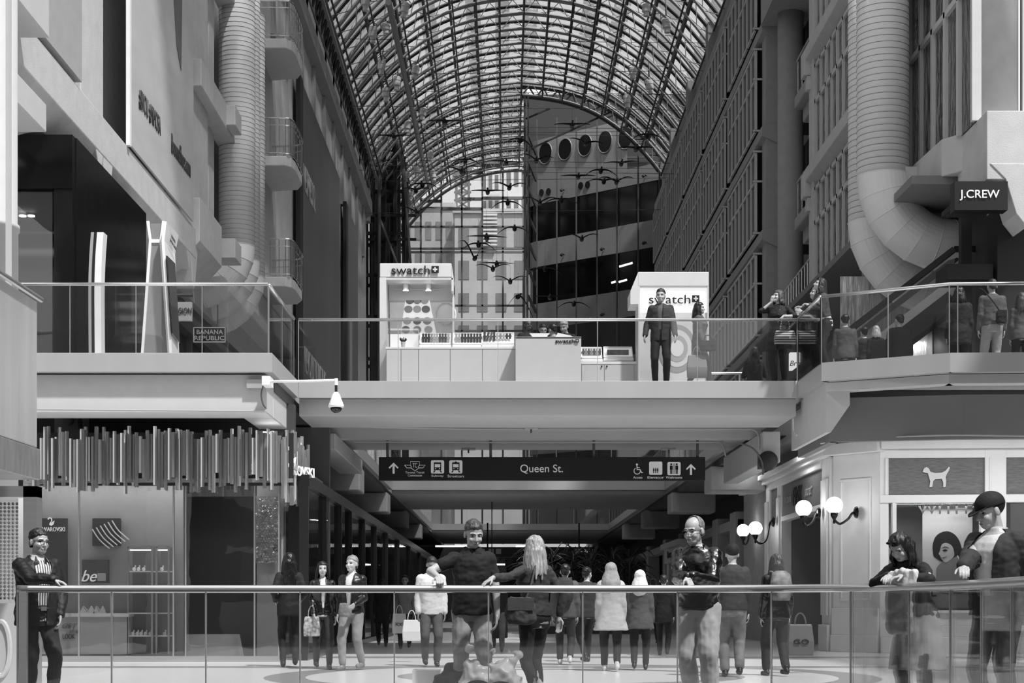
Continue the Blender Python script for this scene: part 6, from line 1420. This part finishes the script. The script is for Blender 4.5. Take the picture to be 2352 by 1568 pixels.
    body['_l'] = 0; del body['_l']
    return body, (lambda p: loc+Rz@(V(p)*s)), bend, arms
def strap(pts, w, m, label, cat='strap'): 
    o = MB().tube(pts, w, 6).build(cat, m); return o
def bag(loc, w, d, h, m, label, cat='bag', name='shoulder_bag', rz=0, taper=.9, handles=.16, strap_pts=None, flap=True, lettering=None, group=None):
    loc = V(loc); o = thing(name, loc, label, cat, rz=rz)
    if handles and handles > .12:
        mb = MB(); b = [(-w/2, -d/2), (w/2, -d/2), (w/2, d/2), (-w/2, d/2)]; lo = [mb.bm.verts.new((x, y, 0)) for x, y in b]; md = [mb.bm.verts.new((x*1.04, y*1.25, h*.45)) for x, y in b]; hi = [mb.bm.verts.new((x*taper, y*.55, h)) for x, y in b]
        mb.bm.faces.new(lo[::-1]); mb.bm.faces.new(hi)
        for q, r_ in ((lo, md), (md, hi)):
            for k in range(4): mb.bm.faces.new((q[k], q[(k+1) % 4], r_[(k+1) % 4], r_[k]))
        mb.build('bag_body', m, o, local=True, bevel=.015)
    else:
        mb = MB(); loft(mb, [(0, w*.40, d*.38, 0), (h*.15, w*.5, d*.6, 0), (h*.5, w*.5, d*.6, 0), (h*.85, w*.42, d*.36, 0), (h, w*.36, d*.2, 0)]); e = bake('bag_body', mb, .010, 2, [m], o); wrinkle(e, .012, 14, seed=3)
    if flap: mb = MB(); mb.box(-w*.42, w*.42, -d*.66, -d*.6, h*.5, h*.97); mb.build('flap', m, o, local=True, bevel=.01)
    if handles:
        for y in (-d*.25, d*.25): mb = MB(); mb.tube([V((w*.22*math.cos(t), y, h+handles*math.sin(t))) for t in [PI*k/10 for k in range(11)]], .006, 6); mb.build('handle', m, o, local=True)
    if strap_pts: mb = MB(); mb.tube(smoothpts([V(p)-loc if not rz else Matrix.Rotation(-rz, 3, 'Z')@(V(p)-loc) for p in strap_pts], 5), .011, 6); mb.build('strap', m, o, local=True)
    if lettering: text(lettering, INK, V((0, -d*.68, h*.45)), w*.6, h*.16, o, local=True)
    return o
def backpack(pw, bend_, m, label, s=1., rz=0):
    # pw maps wearer coordinates into the world
    c = pw(bend_((0, .20, 1.08))); o = thing('backpack', c, label, 'bag', rz=rz)
    mb = MB(); loft(mb, [(0, .12, .06, 0), (.08, .145, .085, 0), (.25, .15, .09, 0), (.36, .13, .07, -.01), (.41, .07, .04, -.02)]); e = bake('pack_body', mb, .012, 2, [m], o)
    mb = MB(); loft(mb, [(.03, .09, .03, .09), (.12, .1, .04, .095), (.19, .09, .025, .09)]); bake('front_pocket', mb, .012, 1, [m], o)
    for q in (-1, 1): mb = MB(); mb.tube(smoothpts([(q*.08, -.05, .36), (q*.10, -.14, .40), (q*.11, -.26, .30), (q*.11, -.27, .15)], 4), .016, 6); mb.build('shoulder_strap', m, o, local=True)
    return o
def at_(px, pyfoot, z=0): # stand on a floor point seen at a pixel row
    Y = (z-EYE)*F/(CY-pyfoot); return V((X(px, Y), Y, z))
def up(px, Y): return V((X(px, Y), Y, UF))
NV = .005
# ---- foreground, leaning on the rail
RY = 14.66
W4 = lambda v: (v.x, v.y, v.z, 1)   # marks a world-space target
rail = lambda px, dz=0, dy=0: V((X(px, RY), RY+dy, 1.17+dz))
class WT(tuple): pass
def wt(v): return (v[0], v[1], v[2], 1)
# --- the six in front
OVER = ((0, -1, -.35), (0, 0, -1), .75)
person('person in black velvet blazer and striped shirt leaning on the rail, leftmost', (X(84, 15.06), 15.06, 0), 38, H=1.72, lean=3, head=(12, 6, 0), fat=1.12, vox=NV,
       wl=(.20, -.10, .90), el=(.6, .6, 0), wr=wt(rail(122, .05, .02)), er=(-1, .6, -.3), hr=((.8, -.5, -.3), (0, 0, -1), .5), top='blazer', topm=BLAZER, under=STRIPE, open_=.085, tm=.030, toplow=.80, bottom=JEANSD, hair='short', hairm=H_DARK, acc=('glasses', 'belt', 'lapel'), al=(.14, -.06, .085), ar=(-.06, .06, .085))
person('person in black polo shirt and pale jeans with one fist on the rail', (X(1084, 15.1), 15.1, 0), 4, H=1.81, lean=4, head=(14, 20, 0), vox=NV, fat=1.0,
       wr=wt(rail(1006, .075, .03)), er=(-1, .5, -.2), hr=((.15, -1, -.35), (0, 0, -1), 1.25), wl=(.23, -.10, .86), el=(.8, .8, 0), hl=((-.1, -.1, -1), (-1, .1, 0), .5), top='polo_shirt', topm=cloth('polo_black', 15, .85), sleeve=.2, tm=.020, toplow=.86, bottom=JEANSP, hair='short', hairm=H_BROWN, acc=('collar',), al=(.10, -.02, .085), ar=(-.10, .10, .085), btm=.020)
person('person with long blond hair, dark sweater and cropped leggings, one arm stretched along the rail', (X(1228, 15.2), 15.2, 0), 214, H=1.66, head=(-24, 4, 0), fem=True, vox=NV,
       wl=wt(rail(1126, .06, .02)), el=(.2, .6, -.5), hl=((.9, -.1, -.5), (0, 0, -1), .45), wr=(-.25, .08, .90), er=(-1, .6, .1), hr=((.1, .2, -1), (.7, .3, 0), .4), top='sweater', topm=CHAR, sleeve=.93, tm=.016, toplow=.93, under=GREYL, bottom=BLACKC, btm=.008, cuff=.42, shoes=SHOE, hair='long', hairm=H_BLOND, al=(.05, .12, .085), ar=(-.12, -.06, .085))
person('person with glasses and thinning hair in black leather jacket, forearms folded over the rail', (X(1606, 15.14), 15.14, 0), -20, H=1.85, lean=12, head=(-22, 12, 0), vox=NV, fat=1.0,
       wr=wt(rail(1578, .075, -.02)), er=(-.5, .1, -1), wl=wt(rail(1588, .085, .04)), el=(.5, .1, -1), hr=((.5, -.5, -.8), (0, -.2, -1), .6), hl=((-.7, -.5, -.5), (0, 0, -1), .6), top='leather_jacket', topm=LEATH, tm=.034, toplow=.90, sleeve=.98, bottom=KHAKI, hair='bald', hairm=H_GREY, acc=('glasses', 'collar'), btm=.026, al=(.12, -.04, .085), ar=(-.08, .08, .085), wleg=1.08)
GL = (3.55, 13.5, 0)
person('person with dark bob and raised sunglasses bending over the curved rail, head down', GL, -42, H=1.68, lean=24, head=(-8, 40, 0), fem=True, vox=NV,
       wr=(3.22, 13.12, 1.23, 1), er=(-1, .2, -.4), wl=(3.30, 12.98, 1.23, 1), el=(1, .2, -.4), hr=((.3, -1, -.2), (0, 0, -1), .6), hl=((-.6, -.6, -.2), (0, 0, -1), .6), top='top', topm=BLACKC, tm=.014, toplow=.90, sleeve=.95, skirt=(.45, 1.35, cloth('pale_skirt', 165, var=.2)), bottom=JEANSD, hair='bob', hairm=H_DARK, acc=('sunglasses_up',))
person('person in black cap, dark jacket and white tee looking down beside the curved rail', (3.76, 11.95, 0), -52, H=1.85, lean=3, head=(-30, 18, 0), vox=NV, fat=1.12,
       wr=(3.37, 11.55, 1.24, 1), er=(-.6, .8, -.4), hr=((.6, -.8, -.2), (0, 0, -1), .7), wl=(.30, .02, .88), top='jacket', topm=cloth('dark_jacket', 38), under=TEE, open_=.10, tm=.036, toplow=.86, bottom=cloth('dark_trousers', 45), hair='cap', hairm=BLACKC, acc=(), al=(.13, 0, .085))
# draped coat on the rail before the bending woman
mb = MB()
for k in range(5): cap(mb, (3.22+.035*k, 13.12-.05*k, 1.15), (3.23+.035*k, 13.10-.05*k, 1.27-.012*abs(k-2)), .038, .034)
for k in range(5): cap(mb, (3.22+.03*k, 13.16-.04*k, 1.16), (3.27+.028*k, 13.28-.03*k, .78), .035, .045)
o = bake('folded_coat', mb, .012, 3, [cloth('pale_coat', 195, var=.06)]); wrinkle(o, .016, 14); tag(o, 'pale rain coat bunched over the curved rail under the bending person', 'coat')
# bags on the floor by the rail
def floor_bag(px, Y, w, h, m, label, letter=None, ears=True, seed=0):
    mb = MB(); x = X(px, Y); loft(mb, [(.02, w*.42, .13, 0), (h*.25, w*.5, .17, 0), (h*.6, w*.46, .14, 0), (h*.85, w*.3, .08, 0), (h, w*.16, .04, 0)])
    if ears:
        for q in (-1, 1): cap(mb, (q*w*.2, 0, h*.8), (q*w*.42, 0, h*1.12), .05, .02); cap(mb, (q*w*.42, 0, h*1.12), (q*w*.15, -.03, h*1.2), .018, .015)
    o = bake('plastic_bag' if ears else 'dark_bag', mb, .012, 2, [m]); wrinkle(o, .05, 7, seed=seed); o.location = (x, Y, 0); tag(o, label, 'bag')
    if letter:
        mb = MB(); mb.prism([V((.13*math.cos(2*PI*k/24), -.225, .075*math.sin(2*PI*k/24)+h*.42)) for k in range(24)], (0, .02, 0)); mb.build('printed_oval', INK, o, local=True); text(letter, WINK, (0, -.235, h*.42), .2, .05, o, local=True)
    return o
PB = mat('plastic_white', 240, .25, var=.03)
floor_bag(1098, 15.0, .36, .48, PB, 'white plastic bag with dark printed oval, left of the two by the rail', 'OLD', seed=2)
floor_bag(1150, 14.95, .40, .46, PB, 'white plastic bag with dark printed oval, right of the two by the rail', 'OLD NAVY', seed=5)
floor_bag(1040, 15.1, .42, .42, BLACKC, 'slouching black bag on the floor behind the white box', None, False, seed=8)
o = box('carton', WHITE, X(948, 15.6), X(1012, 15.6), 15.5, 15.8, .001, .34, bevel=.004); tag(o, 'plain white carton on the floor left of the black bag', 'box')
o = box('small_carton', WHITE, X(1165, 15.5), X(1200, 15.5), 15.4, 15.6, .001, .27, bevel=.004); tag(o, 'small white carton partly hidden right of the plastic bags', 'box')
# blond person's shoulder bag
c0 = V((X(1196, 14.98), 14.98, .80))
bag(c0, .30, .10, .26, cloth('bag_grey', 70), 'grey fabric shoulder bag hanging at the hip of the blond person', strap_pts=[c0+V((.05, .02, .24)), c0+V((.10, .04, .38)), c0+V((.14, .08, .55)), c0+V((.17, .18, .66))], handles=0)
# --- walkers behind
def walk(label, px, foot, H, face, ph=1, **k):
    st = .16*ph; k.setdefault('al', (.09, -st, .085 if st > 0 else .12)); k.setdefault('ar', (-.09, st, .12 if st > 0 else .085))
    return person(label, at_(px, foot), face, H=H, **k)
walk('person all in black with long straight dark hair seen from behind by the shop corner', 664, 1531, 1.80, 190, ph=.3, fem=True, hair='verylong', hairm=H_BLK, top='coat', topm=BLACKC, toplow=.78, tm=.022, bottom=BLACKC, btm=.008, vox=.009, wl=(.2, -.12, 1.02), wr=(-.2, -.15, 1.05))
walk('person with wavy dark hair and leather jacket walking past the shopfront', 741, 1536, 1.64, 12, fem=True, hair='long', hairm=H_BLK, top='jacket', topm=LEATH, under=WHITEC, open_=.04, toplow=.88, bottom=JEANSD, btm=.01, head=(-4, 0, 0), vox=.009, wr=(-.16, -.16, .90))
pm_, pw_, bn_, ar_ = walk('person with pale quiff, bomber jacket and light trousers walking beside the dark-haired one', 809, 1538, 1.72, -18, ph=-1, hair='short', hairm=H_GREY, top='bomber_jacket', topm=mat('satin_black', 16, .35, var=.2, bump=.4, bscale=12), under=WHITEC, open_=.06, toplow=.86, bottom=GREYL, shoes=SHOEL, vox=.009, wl=(.14, -.22, 1.0), head=(-10, 0, 0))
walk('person in pale zipped hoodie and grey trousers standing left of the man in the polo', 990, 1530, 1.75, 8, ph=.2, hair='short', hairm=H_DARK, skin=mat('skin_tan', 130, .5), top='hoodie', topm=WHITEC, tm=.034, bottom=GREYC, head=(10, 20, 0), vox=.009)
walk('small person in dark coat walking far back, left of the one with the tote', 878, 1484, 1.56, 5, fem=True, hair='long', top='coat', topm=BLACKC, toplow=.6, flare=1.15, bottom=BLACKC, skin=SKIND)
walk('person in pale tee carrying a printed carrier bag far back', 930, 1490, 1.62, 0, ph=-1, fem=True, hair='short', hairm=H_BLK, top='tee', topm=GREYL, sleeve=.2, bottom=CHAR, skin=mat('skin_tan', 130, .5))
walk('person with dark hat half hidden between the polo shirt and the blond hair', 1143, 1496, 1.66, 0, fem=True, hair='beanie', hairm=BLACKC, top='coat', topm=BLACKC, toplow=.7, skirt=(.3, 1.2, mat('floral_dark', 50, .7, var=.9, scale=16)))
b1 = walk('person in grey hooded top with a backpack walking away, left of the pale coat', 1298, 1526, 1.64, 176, hair='short', hairm=H_BLK, top='hooded_top', topm=GREYC, tm=.035, bottom=JEANSD, shoes=SHOEW)
backpack(b1[1], b1[2], CHAR, 'dark school backpack on the walker in the grey hooded top', rz=math.radians(176))
walk('person in dark jacket walking away between backpack and pale coat', 1347, 1520, 1.62, 200, ph=-1, hair='short', hairm=H_BLK, top='jacket', topm=CHAR, tm=.03, bottom=BLACKC, head=(-50, 0, 0))
walk('person in pale headscarf and pale knee coat walking away', 1403, 1541, 1.60, 180, fem=True, hair='scarf', hairm=GREYL, top='coat', topm=cloth('pale_wool', 175, var=.06), tm=.045, toplow=.66, flare=1.35, bottom=BLACKC, shoes=SHOEW)
walk('person in white headscarf and grey parka walking away right of the pale coat', 1470, 1538, 1.50, 172, ph=-1, fem=True, hair='scarf', hairm=WHITEC, top='parka', topm=GREYC, tm=.045, toplow=.72, flare=1.2, bottom=BLACKC)
walk('small person in dark coat, far back between headscarf and leather jacket', 1524, 1505, 1.55, 170, hair='short', hairm=H_DARK, top='coat', topm=BLACKC, toplow=.7, bottom=BLACKC)
walk('person in dark knit cap and denim jacket walking away behind the leather jacket', 1682, 1554, 1.80, 178, ph=.3, hair='beanie', hairm=BLACKC, top='denim_jacket', topm=cloth('denim_dark', 48), tm=.03, toplow=.88, bottom=JEANS, btm=.024, vox=.009)
b2 = walk('person with wavy brown hair, dark jacket and backpack near the globe lamps', 1783, 1552, 1.68, 190, fem=True, hair='long', hairm=H_BROWN, top='jacket', topm=LEATH, tm=.035, toplow=.82, bottom=CHAR, vox=.009, btm=.02)
backpack(b2[1], b2[2], mat('pack_patterned', 110, .6, var=.6, scale=10), 'patterned pale backpack on the wavy-haired walker', rz=math.radians(190))
for i, (px, ft, h_, f_) in enumerate(((1225, 1470, 1.6, 170), (1500, 1480, 1.6, 185))):
    walk(('dim person far down the corridor behind the blond hair', 'dim person far down the corridor left of the leather jacket')[i], px, ft, h_, f_, hair='short', top='coat', topm=BLACKC, bottom=BLACKC, vox=.016)
# carried bags
bag(at_(918, 1500)+V((0, -.1, .40)), .28, .08, .40, mat('carrier_pale', 165, .4), 'pale carrier bag with dark lettering held by the person in the pale tee', name='carrier_bag', flap=False, lettering='XXI')
bag(at_(949, 1520)+V((-.02, -.1, .36)), .30, .10, .36, mat('paper_white', 215, .5), 'white paper bag held low beside the pale hoodie', name='paper_bag', flap=False)
bag(at_(722, 1536)+V((-.02, -.15, .5)), .24, .08, .30, mat('pattern_bag', 160, .5, var=.8, scale=20), 'patterned small bag carried by the dark-haired walker', name='patterned_bag', flap=False)
bag(at_(1835, 1545)+V((0, -.1, .25)), .36, .12, .45, mat('carrier_grey', 95, .5), 'grey carrier bag with slanted letters held by the wavy-haired walker', name='carrier_bag', flap=False, lettering='GO')
bag(at_(793, 1538)+V((.03, -.32, .80)), .2, .08, .2, mat('folded_grey', 120, .6, var=.3), 'crumpled grey jacket bundle held by the bomber-jacket walker', name='cloth_bundle', cat='bundle', flap=False, handles=0)
# --- upper gallery
person('person in dark zipped jacket striding along the bridge before the kiosk panel', up(1518, 29.25), -8, H=1.82, head=(-6, 6, 0), vox=.009, hair='short', hairm=H_DARK, top='jacket', topm=CHAR, tm=.030, toplow=.80, under=GREYC, open_=.045, bottom=BLACKC, wl=(.26, -.16, .88), wr=(-.28, -.10, .90))
person('person in profile with dark hair and grey jacket carrying a paper bag on the bridge', up(1606, 29.4), 80, H=1.60, fem=True, hair='long', hairm=H_BLK, top='jacket', topm=cloth('mid_jacket', 75), tm=.035, toplow=.68, bottom=BLACKC, vox=.009, al=(.08, -.2, .085), ar=(-.08, .2, .12), wl=(.2, -.05, .84), wr=(-.2, -.1, .84))
bag(up(1600, 29.2)+V((0, -.05, .14)), .36, .12, .42, mat('paper_grey', 120, .6), 'grey paper shopping bag carried past the kiosk panel', name='paper_bag', flap=False)
bag(up(1622, 29.15)+V((.02, -.08, .62)), .32, .09, .20, BLACKC, 'black handbag under the arm of the walker by the kiosk panel', name='handbag', handles=.1)
person('person with ash bob and bead necklace leaning on the bridge rail, hand at mouth', up(1790, 29.0), -30, H=1.74, lean=7, head=(-32, -6, 0), fem=True, fat=1.14, vox=.008, hair='bob', hairm=H_BROWN, top='top', topm=BLACKC, tm=.018, sleeve=.6, toplow=.62, flare=1.2, bottom=BLACKC, acc=('necklace',),
       wr=(-.07, -.22, 1.50), er=(-1, -.3, -1), hr=((.3, -.1, .9), (0, 1, 0), 1.2), wl=(X(1800, 28.62), 28.62, UF+1.19, 1), el=(1, .3, -.4), hl=((-.8, -.4, -.6), (0, 0, -1), .5))
person('person in denim jacket and pale top leaning on the side rail, looking up left', (5.66, 27.75, UF), -78, H=1.72, lean=12, head=(-10, -18, 0), fem=True, vox=.009, hair='long', hairm=H_DARK, top='denim_jacket', topm=cloth('denim_mid', 62), tm=.024, toplow=1.02, under=WHITEC, bottom=BLACKC, btm=.01, wl=(5.36, 27.6, UF+1.2, 1), wr=(5.30, 27.95, UF+1.22, 1), hl=((0, -1, .2), (0, 0, -1), .8), hr=((0, -1, .2), (0, 0, -1), .8), acc=('sunglasses_up',))
person('person with light hair half hidden behind the denim jacket at the side rail', (5.72, 28.45, UF), -75, H=1.70, lean=10, head=(-10, -10, 0), fem=True, hair='bob', hairm=H_BLOND, top='cardigan', topm=GREYC, tm=.025, bottom=BLACKC, wl=(5.38, 28.3, UF+1.2, 1), wr=(5.36, 28.5, UF+1.2, 1))
STB = STRIPEH.copy(); STB.name = 'striped_bag_cloth'; STB.node_tree.nodes['Wave Texture'].inputs['Scale'].default_value = 7
bag((X(1800, 28.95), 28.82, UF+.70), .38, .10, .26, STB, 'striped fabric handbag hanging behind the glass before the ash-haired person', name='striped_bag', flap=False, handles=.3)
person('person with very long dark hair sitting on the floor behind the bridge glass', up(1733, 29.6), 170, H=1.55, drop=.84, fem=True, hair='verylong', hairm=H_BLK, top='coat', topm=BLACKC, tm=.03, toplow=.9, bottom=BLACKC, al=(.25, -.35, .08), ar=(-.25, -.35, .08), wl=(.15, -.3, .35), wr=(-.15, -.3, .35))
for (px, Yp, h_, f_, lab, kw) in (
    (1941, 31.0, 1.66, 175, 'person in plain grey sweater seen from behind, leftmost behind the angled glass', dict(hair='short', hairm=H_BLK, top='sweater', topm=cloth('sweater_grey', 68), bottom=JEANSD, fat=1.1)),
    (1985, 31.6, 1.52, 185, 'short dark-haired person in black between the sweater and the pale head', dict(hair='short', hairm=H_BLK, top='jacket', topm=BLACKC, bottom=BLACKC)),
    (2012, 30.9, 1.42, 175, 'short person with pale bobbed hair and black coat seen from behind', dict(fem=True, hair='bob', hairm=H_BLOND, top='coat', topm=BLACKC, bottom=BLACKC)),
    (2066, 31.2, 1.70, 165, 'person in black hooded jacket glancing left behind the angled glass', dict(hair='short', hairm=H_BLK, top='hooded_jacket', topm=BLACKC, tm=.05, bottom=BLACKC, head=(40, 0, 0))),
    (2203, 28.9, 1.78, 172, 'person in black parka with patterned scarf seen from behind', dict(fem=True, hair='bob', hairm=H_BLK, top='parka', topm=cloth('parka_black', 20), tm=.045, toplow=.7, bottom=BLACKC, vox=.009, head=(30, 0, 0))),
    (2279, 28.1, 1.76, 180, 'person in grey work shirt with crossbody strap seen from behind', dict(hair='buzz', hairm=H_DARK, top='shirt', topm=cloth('work_shirt', 84), tm=.026, toplow=.9, bottom=GREYL, btm=.022, vox=.009, fat=1.08)),
    (2346, 28.6, 1.62, 170, 'person cut by the right frame edge on the upper gallery', dict(fem=True, hair='long', hairm=H_BROWN, top='jacket', topm=GREYC, bottom=BLACKC))):
    person(lab, up(px, Yp), f_, H=h_, **kw)
c1 = V((X(2300, 27.85), 27.85, UF+.92)); bag(c1, .2, .08, .24, BLACKC, 'small black crossbody pouch on the grey work shirt', name='crossbody_bag', handles=0, strap_pts=[c1+V((-.03, 0, .22)), c1+V((-.14, .0, .38)), c1+V((-.30, .06, .60)), c1+V((-.33, .2, .66))])
for (px, h_, f_, yy, lab, kw) in ((1213, 1.68, 20, 31.6, 'person with short black hair behind the cash desk, leftmost', dict(skin=SKIND, hair='short', hairm=H_BLK, topm=BLACKC)),
    (1246, 1.70, 10, 32.2, 'person with glasses looking down behind the folding display', dict(hair='short', hairm=H_BLK, topm=GREYC, acc=('glasses',), head=(0, 25, 0))),
    (1273, 1.82, 160, 32.9, 'dark-clad person with turned back behind the cash desk', dict(hair='short', hairm=H_BLK, topm=BLACKC, head=(60, 15, 0))),
    (1303, 1.76, -20, 32.2, 'fair-haired person in black bending behind the right of the cash desk', dict(hair='short', hairm=H_BLOND, topm=BLACKC, lean=14, head=(-10, 25, 0))),
    (1071, 1.56, 180, 32.6, 'dark-haired person whose head shows over the middle watch trays', dict(hair='short', hairm=H_BLK, topm=BLACKC))):
    person(lab, up(px, yy), f_, H=h_, top='top', bottom=BLACKC, **kw)
